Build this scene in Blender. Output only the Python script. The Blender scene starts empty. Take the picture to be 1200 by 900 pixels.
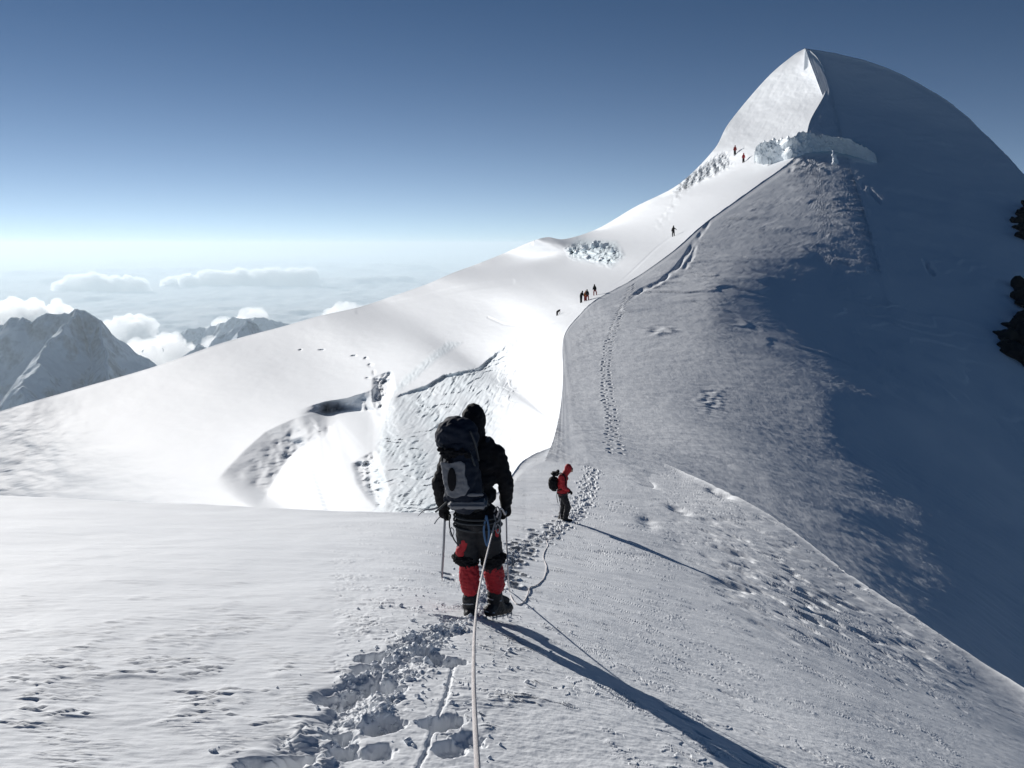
import bpy, bmesh, math, random
import numpy as np
from mathutils import Vector, Matrix
random.seed(5); RNG=np.random.default_rng(5)
C=bpy.context.scene.collection
SC=bpy.context.scene
# ------------------------------------------------------------------ camera, light, exposure
FPX=1000.0; PITCH=math.atan(165/1000); cp,sp=math.cos(PITCH),math.sin(PITCH)
cam=bpy.data.cameras.new('camera'); co=bpy.data.objects.new('camera',cam); C.objects.link(co)
cam.sensor_width=36; cam.lens=36*FPX/1200; cam.clip_start=.05; cam.clip_end=300000
co.location=(0,0,0); co.rotation_euler=(math.pi/2-PITCH,0,0); SC.camera=co
AZ,EL=39.0,18.0
HAZE=2.8e-5
w=bpy.data.worlds.new('World'); SC.world=w; w.use_nodes=True
nt=w.node_tree; bg=nt.nodes['Background']; sky=nt.nodes.new('ShaderNodeTexSky')
sky.sky_type='NISHITA'; sky.sun_disc=False; sky.sun_elevation=math.radians(EL); sky.sun_rotation=math.radians(-AZ)
sky.altitude=5500; sky.air_density=.62; sky.dust_density=.35; sky.ozone_density=1.2
# low-altitude dust band: the clear sky pales smoothly towards the horizon, more so towards the sun
tc=nt.nodes.new('ShaderNodeTexCoord'); sxyz=nt.nodes.new('ShaderNodeSeparateXYZ'); nt.links.new(tc.outputs['Generated'],sxyz.inputs[0])
def wm(op,a,b=None,c=None):
    n=nt.nodes.new('ShaderNodeMath'); n.operation=op
    for i,v in enumerate((a,b,c)):
        if v is None: continue
        if isinstance(v,(int,float)): n.inputs[i].default_value=v
        else: nt.links.new(v,n.inputs[i])
    return n.outputs[0]
zz=wm('MAXIMUM',sxyz.outputs[2],0.); fall=wm('EXPONENT',wm('MULTIPLY',zz,-11.))
azt=wm('ADD',wm('MULTIPLY',sxyz.outputs[0],-.45),wm('MULTIPLY_ADD',sxyz.outputs[1],.45,.35))
amt=wm('MULTIPLY',fall,wm('MAXIMUM',azt,.12))
hz=nt.nodes.new('ShaderNodeMix'); hz.data_type='RGBA'; hz.blend_type='ADD'; hz.inputs[0].default_value=1
sc_=nt.nodes.new('ShaderNodeVectorMath'); sc_.operation='SCALE'; sc_.inputs[0].default_value=(9.3,10.3,10.4); nt.links.new(amt,sc_.inputs['Scale'])
tn=nt.nodes.new('ShaderNodeMix'); tn.data_type='RGBA'; tn.blend_type='MULTIPLY'; tn.inputs[0].default_value=1; tn.inputs[7].default_value=(.66,1.04,1.22,1)
nt.links.new(wm('SUBTRACT',1.,wm('MULTIPLY',fall,.75)),tn.inputs[0]); nt.links.new(sky.outputs[0],tn.inputs[6]); nt.links.new(tn.outputs[2],hz.inputs[6]); nt.links.new(sc_.outputs[0],hz.inputs[7])
nt.links.new(hz.outputs[2],bg.inputs[0]); bg.inputs[1].default_value=.05
sl=bpy.data.lights.new('sun','SUN'); so=bpy.data.objects.new('sun',sl); C.objects.link(so)
sl.energy=5; sl.angle=math.radians(.5); sl.color=(1,.965,.92)
a,e=math.radians(AZ),math.radians(EL)
SUN=Vector((-math.sin(a)*math.cos(e), math.cos(a)*math.cos(e), math.sin(e)))
so.rotation_euler=SUN.to_track_quat('Z','Y').to_euler()
SC.view_settings.view_transform='Standard'; SC.view_settings.look='None'
SC.view_settings.exposure=-.06; SC.view_settings.gamma=1
SC.cycles.max_bounces=6; SC.cycles.volume_bounces=4
try: SC.cycles.use_denoising=True
except Exception: pass
SURVEY_F=([((-250.0, 1500.0), (-250.0, 572.0)), ((0.0, 1500.0), (0.0, 581.0)), ((230.0, 1500.0), (230.0, 591.0)), ((440.0, 1500.0), (440.0, 600.0)), ((530.0, 1500.0), (535.0, 597.0)), ((580.0, 1500.0), (585.0, 575.0)), ((615.0, 1500.0), (613.0, 540.0)), ((650.0, 1500.0), (650.0, 524.0)), ((690.0, 1500.0), (690.0, 522.0)), ((740.0, 1500.0), (740.0, 531.0)), ((800.0, 1500.0), (800.0, 552.0)), ((900.0, 1500.0), (900.0, 602.0)), ((1000.0, 1500.0), (1000.0, 675.0)), ((1100.0, 1500.0), (1100.0, 742.0)), ((1200.0, 1500.0), (1200.0, 806.0)), ((1350.0, 1500.0), (1350.0, 890.0)), ((1500.0, 1500.0), (1500.0, 960.0))],
[[-43453,-538,-551,-571,-515,-540,-554,-564,-570,-578,-584,-591,-597,-604,-611,-618,-625,-632,-642,-655,-669,-643,-656,-671,-681,-690,-697,-706,-714,-720,-724,-730,-742,-753,-757,-772,-758,-751,-816,-1133,-1714,-2178,-2363,-2440,-2505,-2583,-2678,-2790,-2918,-3066,-3235,-3428,-3636,-3838,-3967,-3947,-4113,-4428,-4862,-5410,-6082,-6893,-7892,-9159],
[190,11,28,58,-70,-32,-15,-7,-6,-3,-2,-1,0,0,2,2,3,5,10,20,36,-38,-29,-15,-11,-10,-12,-12,-13,-20,-30,-35,-28,-23,-36,-27,-98,-208,-350,-385,-220,-46,180,164,139,123,115,110,107,103,98,91,67,20,-62,24,-78,-162,-231,-296,-356,-418,-480,-576],
[129,-7,-25,-53,63,27,12,7,6,5,5,5,3,4,3,2,2,-1,-5,-14,-32,29,22,7,2,0,-2,-4,-8,-3,2,-6,-38,-81,-113,-183,-229,-299,-338,-251,-17,177,84,109,115,114,110,111,108,106,103,99,101,107,106,-122,-154,-194,-249,-316,-390,-466,-552,-691],
[177,9,25,50,-40,-7,7,9,9,9,8,7,7,7,6,6,5,5,7,13,28,-3,-5,9,12,13,14,14,17,2,-31,-82,-155,-241,-301,-305,-307,-264,-150,10,111,141,119,111,109,108,111,110,109,105,101,98,97,94,75,-60,-131,-187,-253,-327,-416,-513,-621,-766],
[317,5,-8,-32,50,19,5,4,3,4,4,5,5,6,6,9,9,10,11,9,-2,12,30,17,14,16,16,12,-21,-94,-195,-258,-257,-228,-208,-201,-155,-81,-7,42,66,71,82,89,93,96,99,101,101,101,99,90,71,53,74,-7,-89,-161,-229,-308,-402,-521,-644,-720],
[357,8,20,47,-46,-15,-2,0,2,1,3,4,5,5,7,7,7,9,8,13,22,22,-17,-1,5,4,-5,-47,-134,-216,-227,-201,-158,-101,-65,-20,-13,-5,6,10,10,7,57,53,53,58,63,68,76,85,92,91,65,10,111,17,-65,-127,-183,-243,-319,-429,-587,-515],
[274,-6,-17,-45,43,17,5,4,4,5,5,4,4,3,1,0,0,-3,-2,-9,-18,-26,14,0,-8,-14,-36,-96,-161,-161,-99,-42,-19,-10,4,-9,2,6,7,11,18,33,-7,4,13,21,26,33,45,60,78,98,126,150,-28,-45,-64,-91,-118,-146,-162,-161,-156,-511],
[187,1,11,36,-30,-9,2,3,2,-1,-5,-5,-8,-9,-9,-12,-13,-14,-17,-16,-9,-3,-31,-23,-18,-23,-35,-56,-64,-31,-7,-3,0,1,0,3,3,5,7,8,10,6,0,0,4,7,12,19,27,38,52,73,92,90,4,-22,-33,-40,-52,-60,-62,-48,-60,-222],
[151,0,-10,-34,24,5,-9,-14,-17,-16,-15,-16,-15,-16,-17,-17,-16,-15,-15,-15,-20,-29,-2,-14,-21,-19,-5,27,46,18,-7,-12,-10,-6,0,2,5,5,4,4,1,0,1,3,6,7,11,14,17,25,32,43,51,46,23,16,17,15,7,-3,-13,-15,-8,8],
[60,-10,-4,21,-46,-36,-23,-17,-14,-13,-14,-13,-13,-12,-11,-9,-9,-9,-8,-6,-3,8,-29,-19,-13,-6,9,43,60,20,-9,-8,0,6,8,10,1,2,1,0,0,0,0,11,8,10,9,10,13,15,21,23,26,27,30,58,71,68,56,37,20,1,25,221],
[-100,-18,-24,-51,8,8,1,-4,-6,-7,-4,-4,-2,-2,-1,-1,-2,-1,-2,-4,-9,-20,13,12,11,9,7,-3,-13,1,19,24,21,15,7,-1,3,0,-1,2,3,8,11,2,5,6,6,10,12,14,15,16,14,12,26,107,119,103,87,79,76,67,67,450],
[-219,-6,2,28,-1,-10,-7,-2,3,5,4,5,3,4,1,1,1,-1,0,1,6,20,7,5,8,10,3,-21,-27,10,29,19,5,-5,-8,-8,-6,-2,3,4,9,8,7,4,4,4,10,13,19,22,25,24,22,14,1,156,121,95,88,111,170,284,445,320],
[-200,10,7,-15,-7,11,14,12,7,4,2,-1,0,-2,0,0,0,3,5,7,7,-3,-1,8,6,4,5,24,34,7,-23,-31,-29,-22,-15,-6,2,7,10,11,7,3,1,1,5,12,19,28,33,38,41,46,59,93,140,-2,16,29,49,96,181,298,408,405],
[-155,-2,-3,14,29,7,-4,-8,-7,-6,-5,-4,-2,0,0,2,4,4,3,-1,-1,5,17,2,-3,-5,-2,1,-10,-35,-40,-29,-14,-1,9,16,18,16,10,3,-3,-5,-5,5,16,28,36,42,46,47,46,49,60,76,77,-1,-20,-23,-3,46,131,232,320,387],
[-104,13,17,9,-38,-22,-11,-5,-3,-1,1,4,3,4,7,5,4,5,6,15,19,20,-13,-3,-1,-17,-64,-125,-120,-46,5,25,34,38,38,34,16,6,-5,-11,-13,-9,2,31,39,44,48,45,39,32,29,29,31,32,19,-21,-53,-70,-58,-9,69,161,246,336],
[-82,-16,-29,-38,14,10,7,5,6,6,6,6,6,7,5,7,11,15,16,10,0,-14,18,12,-8,-65,-142,-163,-101,-17,28,42,45,38,25,5,-2,-16,-17,-13,2,21,45,41,47,46,35,22,10,2,-1,-2,-6,-18,-40,-72,-107,-121,-106,-53,25,117,209,306],
[-117,-13,5,28,3,3,4,5,5,5,5,6,7,6,10,15,15,7,0,-6,-1,19,8,-3,-49,-114,-138,-87,-18,18,29,27,14,-2,-19,-28,-32,-23,-8,13,35,51,56,51,39,20,3,-11,-20,-20,-21,-28,-44,-73,-110,-148,-176,-179,-147,-85,-1,98,210,335],
[-92,19,15,-7,3,4,4,4,3,5,6,5,8,14,14,5,-4,-8,-5,5,13,5,0,-30,-81,-113,-70,-11,17,24,14,-2,-21,-37,-41,-39,-24,-4,19,40,52,57,46,29,8,-11,-23,-28,-25,-24,-29,-48,-82,-127,-176,-219,-240,-229,-183,-112,-22,86,211,354],
[-43,2,-9,6,2,3,2,3,5,4,7,9,13,7,-5,-11,-9,0,7,9,2,-2,-18,-53,-84,-65,-15,13,18,5,-12,-30,-43,-44,-37,-21,-1,20,37,47,47,36,18,-3,-18,-28,-28,-24,-19,-23,-41,-74,-123,-176,-226,-267,-285,-263,-207,-130,-39,72,211,376],
[-37,-6,7,1,2,2,4,4,4,7,9,12,-1,-14,-13,-5,3,7,6,-1,-5,-18,-34,-56,-63,-27,7,13,-2,-19,-36,-45,-45,-35,-19,1,20,34,41,39,26,7,-11,-25,-33,-28,-23,-16,-19,-35,-67,-114,-167,-219,-262,-304,-317,-283,-218,-137,-47,63,209,391],
[-38,6,0,2,3,3,3,6,8,10,7,-12,-19,-11,-1,5,7,2,-5,-11,-19,-25,-37,-52,-40,-4,6,-7,-26,-43,-51,-49,-37,-19,2,21,35,40,36,21,0,-20,-35,-39,-33,-25,-17,-17,-30,-60,-107,-162,-218,-258,-289,-343,-348,-291,-210,-128,-41,61,188,329],
[-24,-1,1,2,2,4,6,7,8,1,-21,-20,-7,3,6,5,-2,-8,-14,-19,-21,-23,-31,-37,-21,-4,-13,-33,-45,-51,-49,-36,-17,2,19,31,35,30,15,-7,-27,-41,-43,-38,-30,-20,-17,-27,-55,-96,-150,-208,-255,-280,-289,-398,-359,-267,-182,-107,-32,61,190,351],
[-19,1,2,1,3,5,6,5,-5,-26,-16,-2,5,5,2,-4,-10,-15,-18,-18,-16,-16,-24,-27,-17,-21,-34,-43,-49,-47,-35,-18,0,14,25,29,25,11,-11,-30,-42,-45,-41,-32,-23,-21,-28,-49,-85,-134,-189,-240,-280,-297,-268,-480,-317,-210,-141,-85,-21,64,194,377],
[-12,1,0,3,4,4,4,-8,-29,-13,1,5,4,0,-6,-11,-14,-17,-15,-14,-11,-11,-21,-27,-29,-36,-41,-48,-46,-36,-19,-4,9,21,24,22,9,-11,-30,-42,-45,-41,-36,-28,-23,-26,-45,-76,-119,-170,-222,-270,-315,-385,-514,-220,-192,-157,-116,-68,-7,81,209,394],
[-7,0,2,3,4,3,-9,-32,-10,2,5,3,-1,-7,-11,-13,-16,-15,-14,-8,-7,-11,-21,-37,-43,-41,-47,-46,-38,-23,-7,5,17,21,20,10,-8,-29,-41,-45,-43,-38,-29,-24,-27,-41,-66,-106,-152,-204,-256,-305,-359,-405,-380,-223,-174,-141,-103,-53,18,111,236,408],
[-3,1,3,4,4,-10,-37,-8,4,5,2,-2,-7,-11,-14,-16,-15,-13,-8,-6,-4,-11,-33,-54,-44,-47,-49,-41,-27,-11,1,14,19,21,13,-3,-28,-41,-45,-45,-40,-32,-26,-26,-35,-59,-94,-138,-190,-243,-294,-344,-377,-372,-306,-219,-172,-135,-94,-35,53,158,267,410],
[1,2,4,2,-8,-42,-5,4,3,1,-3,-7,-12,-13,-15,-16,-12,-9,-7,-4,-5,-21,-58,-52,-51,-51,-45,-31,-17,-4,7,14,17,12,0,-27,-42,-45,-48,-44,-38,-31,-28,-36,-56,-87,-131,-180,-234,-285,-334,-368,-374,-342,-280,-220,-178,-138,-84,-17,101,195,254,316],
[7,2,1,-2,-48,-2,2,2,0,-3,-7,-11,-13,-15,-15,-12,-11,-6,-4,-4,-9,-49,-53,-57,-54,-48,-35,-22,-10,1,10,13,12,1,-21,-42,-44,-49,-47,-41,-33,-31,-35,-49,-78,-118,-165,-218,-268,-320,-356,-372,-359,-318,-265,-215,-177,-128,-63,10,179,217,232,228],
[11,2,0,-48,-3,2,3,0,-2,-7,-10,-12,-14,-15,-12,-10,-7,-6,-3,-4,-35,-39,-57,-61,-50,-38,-27,-15,-2,6,12,13,5,-9,-42,-41,-46,-47,-41,-35,-29,-30,-41,-65,-99,-143,-191,-240,-289,-329,-353,-351,-325,-283,-236,-189,-165,-91,-7,120,155,233,205,109],
[17,3,-44,-8,2,3,1,-1,-6,-8,-12,-13,-13,-12,-10,-7,-4,-2,-2,-24,-26,-44,-61,-55,-42,-30,-17,-5,5,12,15,10,-1,-34,-33,-41,-45,-40,-33,-25,-24,-29,-48,-76,-114,-158,-203,-249,-287,-313,-320,-304,-272,-234,-198,-168,-96,-36,37,99,243,246,146,10],
[26,-40,-13,2,5,2,0,-3,-7,-10,-11,-13,-11,-9,-7,-3,-2,0,-17,-20,-28,-44,-57,-47,-33,-18,-6,4,13,19,16,9,-18,-28,-36,-40,-37,-30,-20,-16,-16,-29,-50,-83,-122,-162,-204,-238,-264,-273,-266,-242,-211,-179,-147,-107,-47,13,59,69,375,204,88,-20],
[-7,-15,1,5,3,2,-2,-6,-8,-11,-11,-10,-10,-5,-3,-1,2,-12,-18,-22,-31,-46,-48,-37,-22,-9,2,13,19,20,16,-5,-22,-30,-35,-36,-28,-18,-11,-7,-15,-30,-58,-91,-129,-166,-198,-224,-237,-235,-217,-192,-163,-134,-103,-61,-6,57,159,337,98,110,48,-35],
[-19,0,6,4,3,-2,-4,-7,-10,-10,-11,-8,-5,-4,1,2,-9,-15,-19,-24,-35,-42,-40,-26,-13,-1,10,18,23,21,5,-13,-25,-33,-34,-27,-18,-9,-2,-5,-15,-37,-66,-100,-134,-167,-193,-209,-211,-200,-177,-152,-125,-98,-68,-25,29,107,197,234,122,86,19,-57],
[-17,5,4,4,0,-3,-6,-9,-10,-10,-8,-6,-2,0,2,-5,-12,-16,-23,-31,-34,-35,-30,-17,-4,6,17,23,23,14,-4,-18,-29,-31,-29,-19,-9,1,2,-2,-20,-45,-74,-107,-138,-165,-185,-191,-186,-168,-146,-118,-94,-69,-37,4,60,132,190,175,142,64,-11,-84],
[-12,5,5,0,-2,-5,-8,-10,-9,-7,-6,-3,0,3,-3,-10,-14,-21,-28,-32,-31,-28,-20,-8,3,14,22,25,21,5,-11,-24,-30,-29,-20,-10,1,7,5,-6,-26,-53,-83,-112,-139,-162,-173,-174,-163,-142,-115,-92,-68,-43,-13,27,81,137,192,194,88,34,-30,-101],
[-6,5,2,-1,-5,-8,-9,-9,-8,-6,-3,1,2,-1,-6,-13,-19,-28,-31,-31,-27,-18,-10,-1,11,21,25,26,12,-3,-17,-28,-28,-24,-11,0,8,11,6,-12,-34,-61,-88,-115,-138,-154,-161,-156,-139,-117,-92,-68,-44,-23,6,44,90,133,199,163,75,15,-35,-65],
[-1,3,-1,-4,-7,-7,-9,-8,-6,-3,1,2,1,-4,-11,-16,-25,-30,-30,-27,-20,-11,1,9,17,24,28,20,6,-10,-23,-27,-24,-14,-3,9,15,14,1,-16,-41,-65,-89,-112,-130,-142,-143,-134,-115,-92,-68,-45,-24,-2,20,55,101,121,212,127,58,8,-40,-87],
[3,-1,-3,-6,-7,-9,-8,-5,-2,-1,3,2,-3,-8,-14,-23,-29,-29,-28,-22,-14,0,10,16,24,28,25,13,-1,-16,-25,-25,-16,-5,7,16,19,12,-1,-23,-46,-67,-89,-107,-123,-129,-128,-113,-95,-70,-47,-24,-4,12,30,63,144,209,104,84,47,6,-44,-101],
[2,-1,-6,-7,-9,-7,-6,-3,0,3,3,-1,-6,-12,-21,-29,-30,-28,-23,-18,-8,8,21,24,28,29,21,7,-9,-23,-24,-19,-9,5,15,22,21,10,-8,-29,-50,-70,-89,-105,-118,-121,-113,-99,-75,-54,-29,-8,11,28,38,62,181,181,100,71,44,6,-47,-106],
[1,-6,-6,-9,-7,-6,-3,0,3,3,0,-5,-10,-20,-29,-31,-28,-24,-19,-14,-2,16,30,32,32,28,16,-2,-18,-24,-22,-12,1,13,23,26,21,6,-15,-37,-56,-74,-90,-107,-114,-115,-105,-85,-64,-37,-16,5,25,44,54,45,231,141,98,63,47,8,-46,-110],
[-5,-7,-9,-7,-6,-3,0,3,4,1,-4,-8,-19,-30,-33,-28,-26,-20,-16,-7,3,24,40,40,34,23,6,-11,-23,-24,-17,-3,9,23,31,28,17,-3,-24,-44,-61,-79,-94,-108,-116,-110,-96,-75,-51,-28,-4,19,40,68,123,215,54,68,104,57,55,11,-39,-96],
[-13,-8,-8,-6,-3,0,4,4,1,-2,-7,-18,-31,-34,-29,-27,-20,-17,-8,-2,12,31,48,44,31,15,-3,-20,-25,-19,-7,5,21,32,33,28,9,-10,-33,-51,-65,-80,-97,-109,-112,-103,-85,-64,-39,-15,8,30,58,94,141,168,85,103,57,71,34,14,1,31],
[-23,-8,-5,-2,0,4,4,1,-1,-6,-17,-33,-34,-30,-26,-21,-17,-9,-2,7,17,37,54,46,26,5,-15,-25,-21,-10,2,17,31,36,36,20,3,-22,-40,-53,-67,-82,-98,-108,-104,-94,-74,-51,-27,-3,20,44,74,107,137,135,98,90,64,69,47,33,15,2],
[-33,-5,-2,0,5,3,3,0,-6,-16,-34,-35,-31,-25,-22,-16,-10,-2,4,15,25,41,53,45,18,-7,-23,-22,-13,-3,13,29,38,41,31,14,-10,-29,-44,-55,-68,-83,-98,-104,-99,-82,-61,-39,-15,8,32,59,85,112,126,118,93,83,69,74,69,53,18,-38],
[-42,-1,1,5,4,4,-1,-5,-16,-36,-36,-31,-25,-21,-16,-10,-2,5,14,21,30,40,51,40,7,-18,-23,-15,-6,10,24,38,45,39,24,3,-19,-36,-46,-56,-67,-84,-98,-99,-88,-69,-49,-26,-6,18,43,67,92,111,116,102,84,79,73,90,88,75,46,-29],
[-45,2,5,4,3,0,-5,-15,-38,-37,-30,-24,-21,-15,-9,-3,5,13,22,28,31,34,41,33,-4,-22,-16,-7,4,19,37,44,44,34,14,-8,-28,-39,-46,-55,-69,-84,-96,-91,-76,-56,-35,-17,3,23,47,72,93,106,104,87,66,59,96,112,109,101,137,275],
[-43,4,5,3,0,-4,-13,-41,-36,-28,-23,-19,-13,-10,-3,6,12,19,26,29,27,25,29,17,-11,-12,-9,-1,14,30,41,46,38,22,3,-18,-32,-39,-45,-55,-67,-85,-90,-81,-62,-42,-25,-9,6,25,45,69,88,96,89,70,49,56,108,131,123,116,148,235],
[-41,5,3,0,-4,-13,-45,-36,-27,-22,-18,-14,-9,-2,5,11,20,27,29,27,21,16,14,2,3,-6,-3,8,26,40,46,44,32,14,-9,-26,-34,-38,-46,-55,-66,-85,-86,-69,-47,-28,-10,1,13,27,47,67,85,91,81,58,32,44,140,164,143,131,133,140],
[-41,3,0,-5,-13,-55,-38,-27,-22,-19,-14,-7,-3,6,13,22,28,32,30,23,16,6,-16,13,14,2,6,23,38,50,52,42,24,4,-18,-33,-34,-39,-47,-56,-64,-90,-77,-54,-30,-8,6,17,24,33,50,70,84,89,80,51,12,12,219,206,167,155,134,75],
[-47,-1,-8,-18,-71,-37,-27,-23,-19,-12,-8,-1,9,17,25,32,37,33,27,17,9,-38,-3,18,25,14,23,41,55,60,53,37,15,-6,-35,-32,-35,-41,-50,-58,-62,-98,-65,-34,-8,16,30,36,38,43,54,71,85,90,81,61,22,-42,335,226,186,198,199,121],
[-70,-18,-42,-78,-29,-26,-23,-18,-12,-5,4,14,22,31,40,43,37,28,14,-1,-42,-3,3,19,30,34,48,63,72,66,49,24,-3,-33,-29,-34,-39,-45,-54,-74,-103,-57,-39,-13,20,43,58,56,52,50,58,69,84,90,90,110,179,311,1,121,196,265,400,665],
[-146,-62,-70,-26,-25,-21,-16,-7,1,10,21,30,39,47,47,37,24,7,-12,-32,-6,1,10,23,39,57,74,82,76,59,32,0,-28,-37,-35,-36,-42,-52,-68,-86,-89,-49,-21,16,49,73,80,72,59,53,55,67,80,92,98,139,211,248,73,121,205,296,431,623],
[-296,-52,-15,-22,-16,-9,1,8,19,30,38,45,52,45,31,14,-4,-18,-25,-5,5,14,23,36,58,81,87,82,64,34,2,-24,-35,-34,-33,-36,-44,-59,-74,-80,-68,-32,5,44,80,100,95,77,57,50,52,63,76,95,92,138,186,193,121,142,207,278,362,467],
[-398,-6,-17,-7,-1,9,18,29,37,42,50,51,38,18,1,-13,-20,-16,1,10,17,25,36,55,82,91,84,64,36,5,-20,-31,-29,-25,-26,-34,-45,-58,-65,-62,-41,-8,33,77,109,121,105,74,49,42,50,59,66,67,106,125,148,150,129,150,198,239,268,320],
[-420,-12,1,9,18,27,35,42,43,52,44,24,4,-9,-17,-16,-7,6,15,20,29,35,47,69,91,90,65,38,9,-16,-23,-21,-15,-16,-20,-28,-40,-45,-44,-33,-13,22,65,106,137,140,113,69,42,36,49,65,72,72,84,92,99,104,109,136,179,202,193,224],
[-427,11,18,25,33,38,44,41,51,32,9,-6,-15,-14,-8,1,11,18,24,31,36,44,52,66,84,81,49,17,-9,-14,-11,-6,-4,-5,-12,-21,-24,-22,-13,-2,18,50,93,131,159,160,127,73,39,39,56,77,88,79,63,52,51,55,70,106,155,192,201,140],
[-411,25,31,38,42,44,41,48,19,-5,-13,-15,-8,-2,7,16,22,28,32,40,45,49,49,52,68,74,46,3,-6,-3,2,6,5,1,-5,-9,-8,2,16,23,40,76,115,152,176,184,150,78,43,46,70,99,112,95,44,16,10,15,32,73,132,184,193,143],
[-374,37,41,42,44,38,42,0,-17,-16,-11,-3,4,13,19,26,30,34,42,45,49,45,38,35,43,59,36,16,7,7,9,11,8,3,0,-2,4,20,36,32,52,91,128,157,182,201,176,71,40,57,88,122,146,122,23,-18,-21,-19,-6,32,101,179,213,189],
[-317,41,42,40,32,32,-25,-23,-13,-5,3,9,17,22,27,31,36,42,47,48,41,33,25,21,22,10,43,38,19,13,13,9,5,0,-2,0,9,26,51,19,53,101,134,152,169,200,209,31,32,71,103,138,180,178,-17,-42,-36,-35,-31,-4,63,156,231,245],
[-255,38,34,24,13,-50,-19,-6,1,8,13,20,23,28,32,37,43,48,44,37,28,20,16,14,-26,11,32,39,24,15,7,1,-4,-7,-9,-5,4,22,55,-18,67,113,132,140,142,161,234,-41,47,94,115,134,175,243,-64,-27,-19,-31,-36,-17,39,130,223,284],
[-204,22,5,-16,-54,-1,2,7,11,16,21,24,29,33,39,44,46,40,31,22,15,11,3,-30,7,11,19,25,18,5,-3,-10,-15,-19,-19,-15,-8,-15,-57,83,102,118,127,124,97,27,-93,213,162,131,117,94,43,-46,224,121,38,-13,-33,-18,34,118,213,295],
[-195,-12,-31,-37,9,6,10,14,19,22,26,31,35,39,44,44,36,25,16,11,6,-3,-21,5,7,10,14,17,9,-3,-13,-17,-23,-24,-26,-23,-24,-30,-9,78,104,116,118,100,59,-6,-29,147,158,134,106,77,32,16,172,140,63,4,-28,-26,18,101,203,278],
[-246,-32,-17,17,8,14,16,20,24,28,34,35,40,46,40,29,18,11,7,1,-5,-13,4,7,7,8,10,11,3,-9,-17,-23,-25,-31,-30,-30,-27,-12,26,78,101,108,100,76,38,4,19,107,129,116,98,71,53,67,131,118,64,10,-22,-29,-5,68,173,257],
[-309,2,22,9,16,19,23,26,30,36,34,43,44,34,22,11,6,3,0,-6,-8,4,7,6,5,1,3,7,1,-12,-18,-24,-30,-34,-35,-28,-16,9,47,80,97,96,82,56,31,22,43,84,103,101,88,80,76,91,115,95,48,6,-16,-18,0,51,134,215],
[-311,23,10,18,22,24,28,33,37,34,45,41,25,13,6,3,1,-1,-6,-4,5,6,6,2,-2,-7,-8,-1,4,-7,-19,-27,-36,-38,-30,-19,1,28,59,81,89,83,65,45,33,34,50,71,82,86,88,88,98,112,111,77,30,-7,-23,-14,14,60,129,185],
[-280,9,20,24,25,30,34,36,34,45,32,15,6,2,0,0,-1,-3,-1,5,5,6,2,-3,-10,-18,-19,-10,2,-2,-17,-33,-39,-32,-21,-4,17,43,64,78,78,68,51,38,37,45,48,52,64,77,86,99,117,132,119,66,14,-22,-39,-36,-3,52,133,187],
[-258,24,24,26,31,33,35,31,42,22,5,1,0,-1,1,0,-2,0,5,5,6,1,-4,-11,-20,-24,-26,-19,-5,-5,-27,-39,-34,-22,-9,9,29,49,66,71,68,54,41,34,41,51,35,30,49,71,91,108,131,154,135,58,0,-23,-38,-42,-30,15,101,195],
[-230,24,29,33,33,34,30,41,9,-3,0,-2,0,2,0,-2,1,5,6,5,0,-6,-13,-21,-26,-31,-32,-27,-19,-29,-47,-42,-29,-16,1,18,39,56,66,68,57,45,33,32,46,56,4,1,37,77,101,123,150,183,171,37,-14,-16,-9,-12,-14,5,70,205],
[-208,33,35,35,35,30,35,-7,-8,0,-3,1,2,0,-1,2,6,5,3,-2,-9,-16,-25,-30,-35,-37,-39,-37,-43,-73,-56,-39,-26,-9,8,28,47,60,66,60,48,33,23,27,50,70,-69,-31,42,94,124,143,172,220,237,-19,-35,3,27,37,33,38,89,245],
[-174,39,38,33,26,21,-27,-7,2,-2,3,3,0,-1,2,6,4,1,-6,-15,-24,-31,-37,-43,-45,-49,-48,-44,-123,-69,-44,-32,-18,0,19,39,54,63,60,48,31,14,6,8,27,88,-182,-26,77,126,151,164,177,220,313,-113,-7,57,81,91,99,116,170,291],
[-123,33,22,10,-6,-34,8,5,-1,5,3,-2,-1,5,6,1,-5,-15,-26,-34,-43,-49,-54,-58,-64,-72,-92,-141,-48,-33,-24,-16,-1,15,35,51,61,59,46,26,2,-15,-32,-58,-127,-246,117,126,141,161,170,165,130,31,-131,305,223,166,153,163,190,221,245,256],
[-98,2,-11,-18,-18,18,2,-1,7,-1,-3,2,6,1,-7,-16,-30,-39,-48,-55,-61,-66,-73,-80,-91,-106,-111,-68,-43,-12,6,14,23,35,50,58,57,42,17,-13,-36,-58,-81,-115,-148,-125,91,149,166,173,170,146,92,11,-13,241,256,222,207,223,257,267,188,98],
[-153,-18,-10,2,20,-4,0,7,-7,-2,3,1,-9,-22,-34,-46,-54,-62,-66,-72,-78,-84,-90,-97,-99,-90,-68,-51,-29,2,36,54,54,56,57,54,34,4,-30,-57,-77,-95,-109,-116,-100,-31,83,140,162,166,156,128,86,52,75,188,222,234,257,285,291,219,101,-9],
[-222,6,12,11,-10,2,2,-14,1,0,-12,-29,-42,-52,-60,-67,-70,-75,-80,-85,-87,-90,-90,-85,-73,-58,-45,-32,-18,7,42,72,86,79,61,33,-9,-50,-78,-95,-104,-107,-103,-87,-45,18,87,131,149,150,138,117,97,92,111,135,158,206,274,325,317,181,243,508],
[-231,7,-3,-13,2,-7,-19,5,-15,-36,-51,-59,-66,-69,-73,-76,-79,-82,-83,-84,-83,-80,-70,-59,-48,-35,-26,-14,-2,10,28,54,76,82,60,-3,-64,-98,-110,-109,-106,-97,-80,-48,-5,47,92,121,135,134,125,113,110,123,129,70,84,170,275,350,320,477,641,725],
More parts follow.
